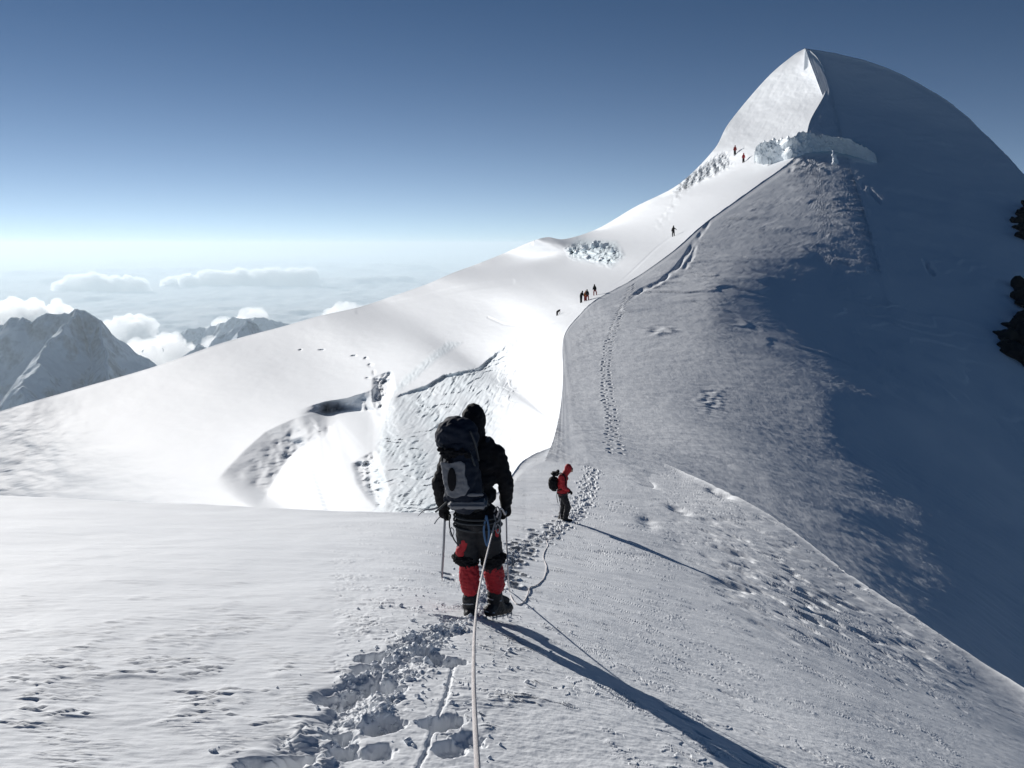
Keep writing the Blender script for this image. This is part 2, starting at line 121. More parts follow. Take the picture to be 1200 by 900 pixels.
[-277,-13,-11,-5,-19,-21,-2,-53,-67,-73,-75,-76,-77,-81,-81,-83,-84,-83,-82,-76,-70,-59,-50,-38,-28,-19,-8,1,9,16,21,24,32,34,-13,-83,-97,-95,-93,-92,-86,-69,-43,-9,28,67,99,118,125,124,117,112,120,149,165,-18,54,205,349,450,628,591,731,767],
[-387,-16,-19,-32,-32,-37,-109,-90,-84,-81,-82,-83,-84,-84,-84,-82,-78,-74,-66,-59,-47,-39,-28,-20,-10,-2,5,9,11,10,4,-5,-13,-10,-255,-157,-97,-64,-47,-37,-25,-8,11,33,62,88,109,119,121,116,108,100,99,128,208,-140,109,353,553,730,683,686,270,-303],
[-503,-41,-55,-64,-87,-124,-63,-69,-73,-75,-77,-76,-76,-73,-69,-65,-59,-50,-43,-34,-26,-17,-11,-3,1,5,6,2,-5,-21,-47,-88,-163,-291,-76,-92,-84,-66,-40,-12,16,41,67,89,106,121,125,125,118,106,88,57,3,-102,-235,275,389,601,831,904,778,480,107,-228],
[-612,-68,-75,-88,-82,-36,-64,-64,-63,-63,-61,-60,-55,-52,-47,-40,-34,-28,-21,-13,-9,-3,1,3,3,1,-7,-19,-38,-67,-105,-150,-180,-142,-100,-84,-76,-65,-49,-25,4,37,67,98,122,137,144,139,124,102,67,20,-47,-114,-92,230,476,847,1050,795,511,264,53,-56],
[-588,-58,-60,-42,-21,-53,-46,-44,-45,-43,-40,-37,-35,-30,-26,-21,-16,-11,-7,-3,0,1,3,1,-2,-11,-22,-39,-64,-93,-124,-140,-125,-93,-74,-64,-57,-48,-37,-22,-2,16,39,63,88,106,117,117,108,88,55,11,-36,-55,19,240,584,1018,743,462,274,115,12,25]])
SURVEY_R=([((560.0, 620.0), (672.0, 524.0)), ((590.0, 620.0), (664.0, 500.0)), ((620.0, 620.0), (661.0, 470.0)), ((650.0, 620.0), (660.0, 440.0)), ((690.0, 620.0), (661.0, 395.0)), ((740.0, 640.0), (680.0, 368.0)), ((790.0, 660.0), (700.0, 350.0)), ((830.0, 680.0), (745.0, 325.0)), ((880.0, 715.0), (790.0, 293.0)), ((930.0, 745.0), (825.0, 262.0)), ((1000.0, 790.0), (880.0, 222.0)), ((1060.0, 830.0), (935.0, 180.0)), ((1110.0, 860.0), (950.0, 140.0)), ((1150.0, 880.0), (967.0, 108.0)), ((1180.0, 898.0), (967.0, 86.0)), ((1210.0, 915.0), (958.0, 68.0)), ((1250.0, 935.0), (949.0, 58.5)), ((1300.0, 960.0), (945.0, 57.0)), ((1340.0, 980.0), (985.0, 64.0)), ((1380.0, 990.0), (1040.0, 80.0)), ((1420.0, 1000.0), (1100.0, 112.0)), ((1460.0, 1000.0), (1150.0, 152.0)), ((1500.0, 1000.0), (1200.0, 205.0)), ((1560.0, 1000.0), (1290.0, 315.0)), ((1620.0, 1000.0), (1400.0, 460.0))],
[[-198376,-177,-179,-181,-180,-181,-179,-178,-176,-174,-172,-169,-167,-165,-163,-161,-158,-155,-151,-149,-146,-144,-142,-142,-141,-140,-139,-136,-133,-128,-125,-121,-116,-114,-111,-109,-110,-110,-114,-119,-125,-128,-138,-149,-158,-165,-175,-188,-204,-215,-224,-238,-255,-274,-289,-303,-318,-335,-361,-383,-402,-422,-439,-468,-503,-534,-567,-594,-627,-669,-714,-759,-801,-840,-879,-917,-951,-978,-993,-1002],
[32,-11,-11,-8,-9,-7,-7,-6,-6,-6,-5,-6,-7,-6,-6,-4,-5,-4,-6,-5,-7,-8,-9,-9,-8,-7,-5,-4,-2,-4,-3,-4,-5,-7,-8,-11,-12,-13,-12,-10,-10,-19,-18,-15,-12,-18,-22,-23,-15,-14,-20,-23,-24,-18,-16,-17,-20,-27,-22,-17,-17,-15,-27,-31,-25,-25,-18,-23,-31,-32,-29,-24,-18,-16,-15,-10,-3,1,-19,-136],
[47,-14,-12,-11,-9,-9,-9,-8,-8,-8,-9,-9,-8,-7,-6,-8,-7,-9,-9,-12,-12,-12,-12,-9,-7,-6,-4,-5,-6,-6,-8,-9,-14,-15,-19,-20,-22,-24,-26,-29,-28,-23,-21,-22,-31,-30,-28,-20,-26,-31,-33,-31,-23,-24,-27,-33,-36,-29,-24,-26,-27,-41,-42,-35,-34,-29,-37,-46,-44,-40,-32,-26,-25,-25,-21,-19,-25,-51,-84,31],
[56,-12,-10,-10,-11,-9,-8,-10,-10,-9,-9,-8,-7,-8,-10,-9,-11,-12,-14,-13,-12,-9,-7,-6,-5,-6,-7,-8,-10,-13,-16,-20,-22,-24,-26,-29,-30,-33,-35,-36,-39,-38,-40,-38,-31,-29,-27,-37,-38,-37,-31,-27,-34,-38,-42,-40,-31,-32,-37,-44,-56,-50,-44,-43,-45,-57,-62,-56,-50,-42,-42,-44,-46,-43,-41,-43,-45,-23,48,64],
[60,-10,-10,-10,-8,-9,-10,-10,-8,-9,-7,-8,-9,-11,-11,-12,-13,-13,-10,-8,-6,-5,-5,-6,-8,-8,-12,-14,-17,-21,-23,-25,-27,-29,-31,-33,-36,-36,-39,-39,-40,-41,-42,-45,-47,-45,-44,-40,-35,-33,-36,-46,-46,-46,-41,-37,-47,-56,-62,-67,-55,-55,-60,-68,-80,-76,-67,-62,-60,-66,-69,-65,-58,-47,-37,-19,14,55,65,85],
[70,-10,-10,-9,-11,-10,-11,-7,-9,-9,-11,-11,-12,-13,-12,-13,-11,-7,-6,-6,-5,-7,-9,-11,-13,-17,-20,-23,-26,-27,-30,-31,-34,-37,-38,-40,-41,-44,-43,-44,-47,-49,-50,-51,-50,-54,-58,-58,-60,-60,-58,-53,-53,-51,-58,-71,-78,-78,-77,-67,-78,-88,-95,-100,-84,-79,-79,-84,-88,-81,-66,-49,-29,-11,14,43,66,73,86,84],
[83,-10,-10,-12,-10,-9,-8,-10,-10,-12,-12,-13,-14,-11,-11,-7,-5,-6,-7,-7,-10,-14,-15,-18,-23,-25,-27,-30,-32,-34,-36,-39,-41,-41,-45,-45,-46,-47,-49,-53,-52,-55,-55,-57,-62,-64,-65,-66,-70,-76,-83,-86,-89,-92,-91,-89,-85,-83,-85,-103,-108,-106,-98,-82,-86,-90,-91,-80,-57,-32,-11,8,27,48,68,77,76,75,64,57],
[95,-10,-11,-8,-7,-10,-9,-12,-13,-12,-13,-11,-9,-7,-5,-5,-6,-9,-10,-14,-18,-19,-23,-27,-28,-31,-32,-34,-37,-40,-40,-43,-44,-46,-46,-48,-50,-52,-54,-55,-56,-59,-63,-65,-68,-69,-74,-81,-87,-91,-93,-98,-102,-111,-119,-118,-119,-118,-114,-102,-91,-80,-75,-85,-79,-61,-34,-5,14,28,44,58,72,79,74,64,55,45,40,32],
[102,-9,-6,-7,-9,-11,-12,-11,-11,-10,-7,-6,-4,-4,-5,-9,-11,-13,-17,-19,-22,-25,-28,-28,-31,-32,-36,-37,-39,-39,-42,-43,-43,-46,-46,-49,-50,-52,-54,-55,-60,-63,-65,-68,-71,-80,-84,-89,-92,-94,-101,-107,-112,-114,-110,-111,-110,-111,-114,-107,-97,-83,-65,-35,-8,19,38,45,53,65,73,76,68,55,45,40,39,41,43,52],
[112,-5,-8,-11,-12,-10,-11,-10,-7,-5,-4,-4,-4,-9,-11,-13,-17,-19,-22,-25,-27,-29,-30,-32,-35,-37,-37,-40,-41,-43,-43,-45,-46,-47,-51,-52,-54,-56,-59,-64,-67,-69,-75,-80,-88,-91,-95,-97,-102,-110,-113,-113,-112,-107,-108,-107,-106,-100,-83,-68,-53,-39,-25,-4,18,37,53,68,74,72,63,48,40,37,40,43,44,40,35,13],
[136,-12,-14,-13,-11,-11,-7,-6,-4,-3,-6,-9,-13,-15,-19,-22,-24,-28,-30,-32,-33,-36,-38,-41,-42,-44,-46,-47,-48,-49,-52,-52,-57,-58,-61,-64,-68,-73,-77,-82,-87,-94,-100,-108,-109,-113,-118,-124,-128,-126,-124,-119,-116,-115,-108,-97,-79,-56,-40,-22,-3,16,39,54,60,54,42,32,27,23,25,33,39,44,40,33,19,4,-22,-34],
[123,-16,-13,-11,-9,-5,-6,-4,-7,-13,-16,-20,-24,-27,-30,-33,-37,-39,-41,-44,-47,-50,-52,-54,-56,-57,-59,-60,-63,-66,-70,-74,-77,-83,-87,-94,-101,-107,-114,-122,-130,-137,-142,-144,-150,-154,-155,-153,-145,-139,-131,-123,-111,-89,-66,-37,-12,5,29,47,64,75,69,56,40,27,22,20,19,17,12,7,2,-3,-12,-28,-41,-53,-45,-40],
[65,-10,-7,-5,-4,-7,-9,-16,-23,-25,-30,-34,-37,-41,-45,-48,-51,-53,-57,-60,-63,-64,-66,-69,-69,-74,-77,-82,-87,-93,-98,-106,-112,-121,-130,-139,-147,-156,-165,-171,-175,-177,-178,-179,-176,-168,-155,-141,-127,-109,-86,-57,-23,6,34,51,65,81,85,81,66,42,26,14,11,14,11,4,-6,-17,-29,-42,-60,-80,-91,-78,-51,-18,-2,16],
[186,-4,-4,-7,-13,-19,-25,-29,-32,-36,-39,-42,-47,-48,-52,-54,-57,-61,-63,-65,-65,-67,-71,-74,-80,-84,-91,-97,-104,-113,-121,-130,-141,-150,-158,-165,-173,-178,-179,-177,-175,-171,-163,-149,-131,-110,-91,-66,-38,-6,25,51,67,77,79,78,74,55,33,12,-5,-5,-4,-3,-8,-24,-36,-50,-62,-71,-81,-84,-76,-51,-17,0,-2,-13,-6,1],
[468,-7,-11,-18,-22,-25,-28,-29,-31,-36,-38,-40,-41,-45,-47,-50,-50,-51,-51,-51,-55,-60,-63,-68,-74,-80,-87,-95,-103,-111,-122,-130,-138,-144,-150,-154,-154,-151,-147,-142,-131,-115,-97,-77,-55,-32,-6,20,44,60,67,65,60,50,39,22,-1,-14,-22,-20,-13,-20,-28,-44,-60,-66,-75,-75,-72,-65,-45,-18,6,13,-1,-19,-23,-15,-29,-52],
[796,-11,-18,-18,-20,-20,-21,-25,-28,-28,-29,-32,-34,-36,-36,-35,-35,-32,-35,-38,-42,-45,-49,-53,-58,-65,-73,-81,-91,-100,-108,-115,-120,-126,-129,-126,-123,-119,-110,-97,-82,-64,-44,-24,-2,18,36,47,49,44,36,27,14,1,-15,-26,-27,-26,-24,-28,-45,-57,-71,-76,-73,-72,-60,-47,-27,-5,11,7,-9,-28,-35,-32,-38,-66,-79,-78],
[972,-16,-14,-15,-15,-16,-21,-22,-22,-23,-27,-27,-29,-28,-24,-21,-20,-24,-27,-30,-30,-31,-37,-42,-50,-59,-67,-78,-86,-94,-101,-109,-112,-113,-111,-109,-102,-91,-79,-63,-44,-26,-7,11,27,37,39,35,27,17,7,-5,-17,-26,-30,-28,-32,-38,-52,-68,-75,-79,-75,-65,-54,-34,-16,2,11,6,-11,-29,-39,-41,-49,-67,-89,-84,-77,-77],
[974,-11,-12,-11,-14,-19,-20,-19,-22,-25,-26,-27,-22,-17,-12,-14,-19,-22,-20,-19,-22,-29,-34,-44,-54,-63,-74,-82,-91,-98,-102,-105,-106,-102,-98,-89,-77,-64,-46,-28,-9,8,24,35,37,36,29,19,9,-1,-13,-23,-27,-30,-33,-43,-53,-69,-76,-77,-72,-59,-44,-26,-5,8,15,11,-7,-25,-41,-46,-55,-70,-85,-87,-70,-61,-57,-43],
[881,-8,-9,-14,-20,-20,-19,-24,-26,-28,-24,-17,-10,-5,-12,-17,-17,-11,-11,-16,-26,-33,-45,-56,-65,-76,-83,-90,-96,-98,-101,-97,-93,-87,-76,-63,-48,-29,-10,8,22,35,41,41,36,25,16,5,-6,-15,-22,-26,-31,-39,-49,-61,-71,-70,-66,-53,-37,-19,0,15,18,15,-1,-23,-37,-49,-55,-67,-77,-78,-64,-47,-41,-31,-8,20],
[848,-2,-11,-18,-17,-18,-22,-27,-25,-17,-10,0,1,-8,-12,-7,3,-1,-11,-22,-31,-42,-53,-61,-70,-77,-84,-89,-89,-90,-87,-81,-73,-63,-48,-32,-15,3,18,31,39,42,37,30,21,12,0,-7,-15,-20,-26,-31,-40,-50,-60,-63,-60,-51,-36,-20,-2,12,18,15,3,-16,-32,-42,-51,-56,-65,-67,-57,-44,-31,-26,-13,5,22,23],
[761,-7,-11,-9,-11,-19,-23,-17,-9,0,9,6,-4,-6,6,15,4,-11,-24,-33,-44,-55,-63,-74,-83,-87,-91,-93,-92,-88,-80,-73,-61,-44,-25,-7,11,26,38,43,44,38,31,21,10,1,-6,-14,-20,-27,-35,-46,-57,-65,-64,-56,-41,-23,-4,12,22,22,12,-6,-23,-38,-46,-53,-58,-62,-58,-44,-30,-19,-15,-4,5,-1,-49,-174],
[640,-14,-11,-12,-19,-19,-12,0,8,17,15,2,5,21,24,4,-17,-28,-36,-49,-61,-75,-87,-96,-101,-107,-107,-106,-102,-95,-83,-67,-45,-23,-2,19,37,47,52,51,45,35,24,13,3,-7,-17,-27,-38,-53,-66,-77,-77,-67,-50,-28,-2,18,33,35,25,7,-14,-32,-45,-52,-59,-62,-58,-45,-28,-16,-12,-13,-15,-30,-73,-156,-253,-259],
[522,-20,-20,-27,-28,-17,-4,5,17,17,5,12,30,27,-1,-24,-29,-37,-53,-71,-86,-99,-108,-115,-120,-121,-121,-114,-104,-87,-67,-40,-15,12,35,51,61,65,61,53,41,29,15,2,-12,-29,-45,-64,-80,-90,-89,-77,-54,-26,5,31,45,49,38,20,-3,-24,-38,-48,-53,-55,-49,-38,-26,-17,-19,-32,-49,-75,-119,-182,-250,-275,-230,-179],
[505,-21,-28,-34,-23,-13,-3,11,16,1,8,26,19,-12,-32,-28,-37,-59,-76,-90,-103,-110,-118,-122,-124,-121,-114,-101,-83,-57,-28,1,28,49,63,71,71,64,53,39,23,6,-13,-36,-58,-78,-96,-104,-101,-84,-57,-24,8,36,50,52,43,23,2,-19,-32,-42,-47,-45,-42,-34,-30,-31,-42,-64,-92,-122,-159,-200,-235,-241,-206,-146,-103,-67],
[600,-22,-32,-28,-20,-10,1,21,3,1,16,14,-18,-39,-25,-40,-64,-79,-91,-100,-107,-114,-117,-118,-115,-107,-92,-73,-41,-15,14,38,57,68,72,69,59,46,28,7,-18,-44,-70,-94,-112,-119,-114,-96,-66,-31,2,31,47,48,39,22,2,-15,-29,-38,-42,-41,-39,-39,-42,-53,-73,-101,-129,-159,-181,-202,-211,-200,-166,-117,-72,-43,-18,-2],
[779,-22,-26,-25,-18,-9,6,26,-6,6,2,4,-37,-16,-31,-59,-74,-85,-94,-103,-110,-113,-115,-111,-103,-89,-67,-36,-11,18,40,57,67,68,63,50,33,10,-17,-47,-77,-105,-126,-134,-131,-113,-85,-47,-12,18,38,41,35,22,4,-11,-26,-34,-40,-39,-43,-47,-58,-77,-104,-134,-163,-183,-196,-197,-189,-168,-135,-95,-55,-29,-10,5,21,45],
[900,-21,-21,-24,-17,-4,16,7,-1,-1,3,2,-19,-15,-43,-61,-71,-84,-98,-107,-115,-119,-118,-111,-97,-74,-45,-15,14,36,54,63,64,58,42,22,-8,-40,-75,-107,-132,-146,-146,-133,-104,-69,-29,5,30,41,38,30,15,-2,-15,-26,-31,-36,-39,-51,-68,-94,-129,-163,-189,-205,-205,-191,-170,-142,-109,-73,-43,-21,-9,-3,2,5,7,-7],
[887,-24,-26,-22,-12,5,19,-11,3,7,20,-13,-7,-29,-46,-58,-75,-91,-103,-114,-119,-122,-117,-105,-82,-52,-18,10,33,52,62,62,53,35,8,-25,-61,-97,-126,-146,-151,-143,-121,-86,-47,-8,24,41,46,40,28,13,-2,-12,-19,-25,-31,-43,-66,-95,-133,-172,-199,-210,-202,-176,-143,-112,-81,-52,-31,-18,-12,-14,-18,-23,-24,-28,-32,-27],
[755,-31,-33,-15,2,24,9,-15,8,25,6,-29,-17,-41,-60,-70,-88,-100,-112,-119,-122,-118,-105,-83,-53,-13,15,39,58,68,65,53,29,-2,-39,-77,-111,-136,-149,-148,-133,-104,-64,-23,15,42,54,55,45,30,14,1,-9,-15,-22,-34,-55,-85,-119,-159,-188,-200,-186,-155,-114,-81,-53,-34,-21,-16,-16,-22,-33,-42,-46,-46,-45,-42,-45,-57],
[601,-40,-23,0,26,24,-6,-3,22,16,-24,-35,-36,-62,-75,-89,-98,-106,-112,-115,-111,-99,-77,-47,-7,20,45,63,71,68,52,26,-9,-47,-84,-117,-138,-147,-143,-121,-88,-46,-5,32,55,65,62,48,31,15,2,-8,-17,-28,-47,-72,-105,-138,-170,-184,-174,-138,-93,-54,-31,-18,-15,-15,-20,-28,-39,-53,-60,-56,-51,-42,-40,-42,-48,-51],
[549,-31,-9,20,31,10,-3,17,20,-12,-35,-41,-61,-82,-95,-106,-112,-116,-114,-109,-96,-74,-44,-5,30,52,69,77,71,51,21,-16,-57,-97,-129,-149,-154,-146,-119,-81,-37,8,46,69,76,68,52,34,15,2,-9,-23,-39,-65,-97,-134,-167,-192,-193,-162,-105,-55,-26,-13,-6,-2,-1,-7,-24,-46,-68,-72,-61,-49,-38,-35,-37,-41,-42,-42],
[617,-19,7,28,19,3,15,23,2,-25,-40,-57,-81,-103,-116,-127,-131,-131,-124,-107,-81,-45,-6,44,63,80,86,76,51,13,-31,-78,-120,-153,-170,-173,-159,-125,-81,-29,23,62,86,89,79,59,36,15,2,-14,-34,-59,-97,-140,-185,-222,-243,-235,-186,-119,-67,-39,-23,-9,9,31,44,37,4,-46,-69,-62,-45,-34,-32,-34,-36,-35,-31,-25],
[771,-12,15,22,11,14,24,16,-10,-31,-49,-77,-105,-125,-141,-147,-150,-145,-131,-102,-60,-9,44,68,90,95,79,46,0,-52,-104,-149,-180,-195,-193,-169,-128,-75,-14,41,83,108,104,88,61,37,16,-3,-26,-57,-100,-153,-209,-261,-298,-309,-286,-218,-130,-64,-40,-28,-11,16,42,57,61,48,13,-21,-33,-25,-21,-23,-25,-26,-25,-25,-27,-35],
[864,-4,19,15,13,23,23,2,-21,-43,-70,-100,-126,-143,-152,-155,-153,-141,-116,-72,-20,31,65,81,82,63,28,-21,-72,-122,-162,-189,-200,-191,-162,-116,-57,9,68,109,124,112,89,59,34,9,-15,-49,-94,-154,-217,-279,-326,-348,-339,-293,-201,-90,-16,6,14,24,39,49,54,50,31,-8,-35,-28,-4,1,-2,-7,-10,-14,-20,-29,-40,-46],
[865,5,15,13,20,23,11,-12,-34,-60,-93,-123,-139,-148,-148,-146,-138,-117,-78,-25,24,56,71,64,41,2,-43,-88,-133,-166,-187,-193,-181,-149,-100,-36,33,91,127,135,117,86,54,27,-2,-35,-82,-138,-208,-274,-330,-365,-361,-321,-247,-151,-43,28,38,32,38,51,61,64,57,36,-5,-42,-47,-17,9,17,14,7,-4,-16,-29,-35,-36,-35],
[783,11,13,14,21,18,2,-18,-45,-76,-107,-131,-143,-142,-140,-134,-118,-88,-32,19,49,63,54,31,-7,-47,-91,-131,-161,-181,-187,-173,-141,-91,-25,45,105,138,139,114,81,47,18,-18,-60,-115,-179,-253,-318,-366,-387,-364,-300,-196,-79,27,79,74,54,48,55,66,74,70,44,-1,-45,-56,-22,17,33,30,18,4,-14,-26,-26,-26,-25,-31],
[716,20,15,21,22,14,-3,-24,-52,-88,-120,-144,-154,-149,-136,-118,-90,-52,20,37,55,51,25,-11,-48,-87,-124,-156,-177,-183,-174,-147,-97,-29,48,112,147,144,112,72,34,3,-34,-80,-142,-217,-300,-367,-407,-413,-374,-289,-161,-31,78,129,122,95,88,99,105,103,87,50,2,-47,-65,-39,9,40,41,28,6,-14,-21,-18,-20,-30,-53,-79],
[619,25,24,27,27,15,-3,-28,-62,-95,-131,-167,-189,-180,-150,-108,-47,39,66,85,64,23,-14,-46,-79,-114,-145,-166,-175,-170,-148,-106,-46,25,91,131,125,93,53,11,-24,-60,-100,-147,-209,-288,-363,-406,-403,-353,-253,-104,35,124,145,134,116,119,135,138,123,86,30,-23,-61,-65,-35,11,40,39,20,-4,-22,-27,-26,-36,-54,-67,-49,37],
[518,21,24,26,20,7,-10,-35,-65,-97,-127,-159,-191,-199,-161,-93,-12,56,94,113,86,25,-32,-67,-99,-132,-158,-170,-166,-146,-106,-53,7,62,102,93,65,31,-1,-30,-66,-108,-155,-203,-250,-302,-342,-344,-299,-209,-66,78,161,165,144,133,143,152,141,103,46,-15,-61,-77,-64,-30,8,28,20,-3,-25,-44,-49,-54,-68,-82,-78,-31,75,192],
[448,19,17,13,0,-17,-34,-57,-74,-91,-110,-121,-128,-137,-124,-68,-1,41,60,72,70,33,-24,-72,-111,-145,-165,-167,-149,-112,-58,3,57,93,83,60,29,-1,-25,-50,-84,-132,-179,-222,-258,-285,-284,-243,-170,-56,73,153,159,140,137,146,146,120,68,6,-47,-75,-72,-56,-37,-20,-13,-17,-35,-55,-73,-83,-90,-99,-98,-72,-4,107,206,258],
[405,18,12,-1,-14,-43,-67,-85,-97,-102,-101,-96,-84,-67,-48,-15,21,35,42,37,24,6,-30,-81,-126,-154,-166,-155,-123,-71,-12,47,91,96,74,42,10,-16,-42,-72,-109,-150,-189,-217,-242,-249,-223,-161,-69,48,140,157,137,133,140,133,99,45,-14,-59,-78,-70,-55,-45,-39,-37,-40,-54,-72,-94,-109,-112,-110,-94,-55,19,122,207,230,174],
[361,18,12,-5,-34,-61,-86,-110,-127,-128,-114,-89,-68,-39,4,47,62,63,55,27,-7,-38,-68,-109,-144,-162,-159,-133,-86,-28,33,81,102,93,63,27,-3,-32,-64,-98,-135,-168,-193,-212,-223,-212,-165,-88,14,118,165,153,140,141,129,92,42,-9,-52,-73,-68,-55,-47,-42,-38,-42,-54,-73,-101,-117,-118,-105,-80,-36,31,124,203,215,148,25],
[322,20,6,-17,-51,-74,-105,-136,-150,-153,-133,-98,-51,-16,32,70,82,91,76,37,-25,-81,-119,-148,-169,-170,-143,-99,-41,22,76,108,108,84,48,14,-19,-55,-94,-138,-172,-193,-207,-213,-200,-163,-97,-9,95,172,182,165,156,140,101,52,8,-30,-56,-63,-52,-44,-36,-30,-32,-41,-64,-97,-114,-112,-91,-62,-21,32,115,191,204,126,4,-60],
[275,17,-3,-32,-64,-98,-129,-157,-170,-165,-144,-100,-39,15,85,78,87,81,59,21,-40,-106,-153,-182,-184,-158,-111,-49,16,74,114,122,101,64,27,-7,-46,-88,-137,-178,-207,-219,-220,-208,-172,-102,-12,87,182,221,207,183,156,111,59,18,-11,-39,-59,-55,-44,-32,-29,-28,-37,-64,-98,-117,-108,-76,-44,-8,34,107,186,203,115,-5,-57,-41],
[256,6,-16,-46,-77,-110,-144,-151,-162,-151,-123,-77,-23,70,79,90,82,58,18,-27,-68,-109,-153,-176,-166,-123,-60,3,62,104,118,103,71,32,-3,-40,-78,-123,-164,-195,-209,-212,-204,-183,-128,-37,69,175,242,242,204,164,111,59,19,-4,-26,-53,-58,-45,-32,-31,-32,-43,-68,-100,-120,-104,-68,-35,-2,35,97,176,199,112,-4,-52,-33,16],
[258,-5,-26,-50,-79,-103,-123,-128,-131,-111,-84,-51,8,52,76,85,64,30,-9,-53,-84,-105,-123,-135,-119,-75,-20,32,73,94,89,67,34,3,-31,-67,-101,-133,-159,-170,-172,-168,-159,-130,-75,12,119,207,234,205,157,102,54,16,-3,-19,-44,-58,-51,-35,-33,-34,-44,-65,-94,-113,-99,-66,-35,-10,22,74,149,184,115,5,-46,-30,19,73],
[259,-12,-26,-45,-64,-80,-87,-95,-80,-70,-52,-22,10,32,50,58,45,15,-19,-52,-75,-83,-85,-81,-69,-41,-4,33,55,62,53,31,9,-16,-44,-72,-98,-116,-122,-123,-119,-118,-106,-80,-31,41,120,173,173,136,90,48,15,-3,-14,-29,-51,-56,-42,-34,-33,-39,-52,-75,-94,-90,-64,-40,-21,3,39,99,152,118,21,-38,-33,12,55,129],
[249,-15,-23,-40,-51,-61,-66,-66,-56,-46,-32,-10,9,19,29,35,29,12,-15,-41,-60,-66,-59,-48,-39,-23,1,24,40,39,29,14,-2,-24,-47,-68,-84,-92,-92,-87,-87,-84,-73,-48,-7,51,107,133,119,84,50,19,0,-10,-18,-34,-50,-48,-38,-32,-33,-41,-55,-73,-80,-66,-45,-27,-13,10,54,114,116,45,-23,-35,0,30,90,126],
[239,-12,-26,-40,-48,-58,-60,-55,-50,-34,-25,-4,10,19,23,21,18,9,-11,-32,-50,-55,-49,-35,-22,-12,4,23,31,31,19,8,-9,-26,-48,-66,-76,-79,-74,-71,-70,-66,-54,-31,9,57,99,108,89,60,28,7,-6,-12,-21,-38,-48,-44,-33,-32,-34,-42,-57,-70,-68,-51,-35,-24,-6,21,76,110,73,0,-36,-12,11,57,113,65],
[231,-13,-33,-43,-58,-62,-65,-60,-48,-41,-13,0,15,23,25,18,12,0,-13,-32,-44,-52,-47,-32,-14,-2,12,27,35,29,18,5,-11,-33,-53,-67,-76,-72,-69,-65,-64,-58,-45,-16,23,69,99,101,76,46,19,1,-7,-14,-25,-42,-48,-40,-34,-31,-36,-46,-61,-67,-60,-45,-31,-16,-1,43,96,97,32,-28,-20,-2,28,95,95,-10],
[221,-19,-33,-47,-54,-62,-59,-53,-43,-29,-8,2,16,24,21,15,3,-7,-19,-26,-33,-39,-37,-24,-8,4,13,25,29,23,13,1,-14,-34,-50,-62,-65,-62,-56,-56,-53,-48,-33,-8,29,67,88,80,57,30,9,-4,-11,-15,-28,-44,-48,-39,-31,-33,-37,-48,-59,-64,-53,-39,-27,-15,8,63,97,64,-8,-28,-16,1,56,113,-1,47],
[218,-22,-38,-50,-60,-63,-59,-52,-40,-22,-10,16,21,25,22,12,1,-12,-25,-26,-23,-24,-25,-16,-2,10,17,24,25,18,10,0,-17,-34,-50,-56,-55,-51,-48,-44,-43,-34,-22,2,34,62,74,63,41,19,3,-6,-10,-16,-30,-41,-40,-33,-30,-30,-37,-46,-55,-55,-45,-36,-22,-14,24,67,77,21,-24,-24,-11,6,108,21,24,44],
[227,-31,-49,-61,-71,-70,-66,-55,-39,-20,3,21,26,35,26,11,1,-18,-31,-31,-19,-9,-9,-5,7,18,22,26,26,16,10,-2,-20,-36,-50,-55,-50,-44,-37,-35,-28,-22,-7,15,39,60,62,50,32,12,1,-5,-8,-16,-23,-32,-31,-25,-25,-27,-34,-41,-48,-42,-39,-25,-22,-7,25,64,44,-1,-31,-7,-36,65,50,7,40,1],
[228,-44,-60,-76,-83,-81,-71,-56,-36,-11,11,22,47,41,25,14,-2,-23,-34,-38,-22,2,10,11,19,27,28,29,25,17,8,-3,-18,-39,-49,-51,-45,-35,-29,-22,-16,-6,7,24,44,52,50,38,22,10,1,-5,-7,-11,-18,-21,-20,-22,-19,-24,-26,-36,-35,-36,-26,-25,-18,-10,30,36,29,-30,-4,-40,1,53,9,19,17,-12],
[219,-55,-74,-86,-89,-84,-71,-53,-28,-1,20,30,58,41,23,16,-10,-26,-39,-39,-27,1,29,35,32,34,30,32,21,15,9,-3,-20,-37,-48,-46,-37,-28,-20,-12,-5,6,18,31,41,45,39,28,16,6,-1,-2,-6,-8,-11,-11,-16,-14,-18,-16,-26,-24,-30,-23,-29,-14,-26,2,5,33,-8,-15,-17,-37,14,25,1,16,-2,-9],
[210,-67,-84,-92,-91,-81,-67,-45,-18,7,29,30,68,35,29,8,-13,-33,-41,-38,-30,-6,31,54,53,45,31,35,15,17,6,-4,-19,-35,-46,-44,-34,-22,-14,-5,5,15,27,37,41,39,31,19,12,3,2,-3,-2,-7,-1,-7,-3,-15,-7,-22,-12,-27,-13,-24,-14,-22,-15,-12,4,11,-13,-14,-22,-30,13,2,3,0,-1,-24],
[205,-80,-92,-97,-90,-77,-59,-33,-6,19,27,73,32,45,21,4,-17,-36,-42,-37,-23,-7,23,56,72,58,51,19,17,12,7,-4,-13,-29,-41,-39,-27,-16,-6,3,15,25,35,39,38,28,18,10,5,2,1,-3,0,-4,5,2,5,-12,-3,-17,-7,-20,-6,-17,-12,-20,-18,-17,-12,-10,-18,-16,-26,-22,-7,-5,-14,1,-20,-8],
[185,-93,-102,-99,-87,-71,-49,-21,8,27,51,62,41,34,30,1,-20,-35,-41,-33,-19,1,23,48,68,72,57,26,16,11,9,0,-7,-12,-25,-28,-19,-6,5,17,27,35,40,39,28,13,-1,-4,-5,-2,-3,2,-3,5,2,22,1,9,-18,9,-24,15,-26,15,-36,0,-39,-10,-54,-20,-46,-3,-52,4,-65,23,-72,43,-91,66],
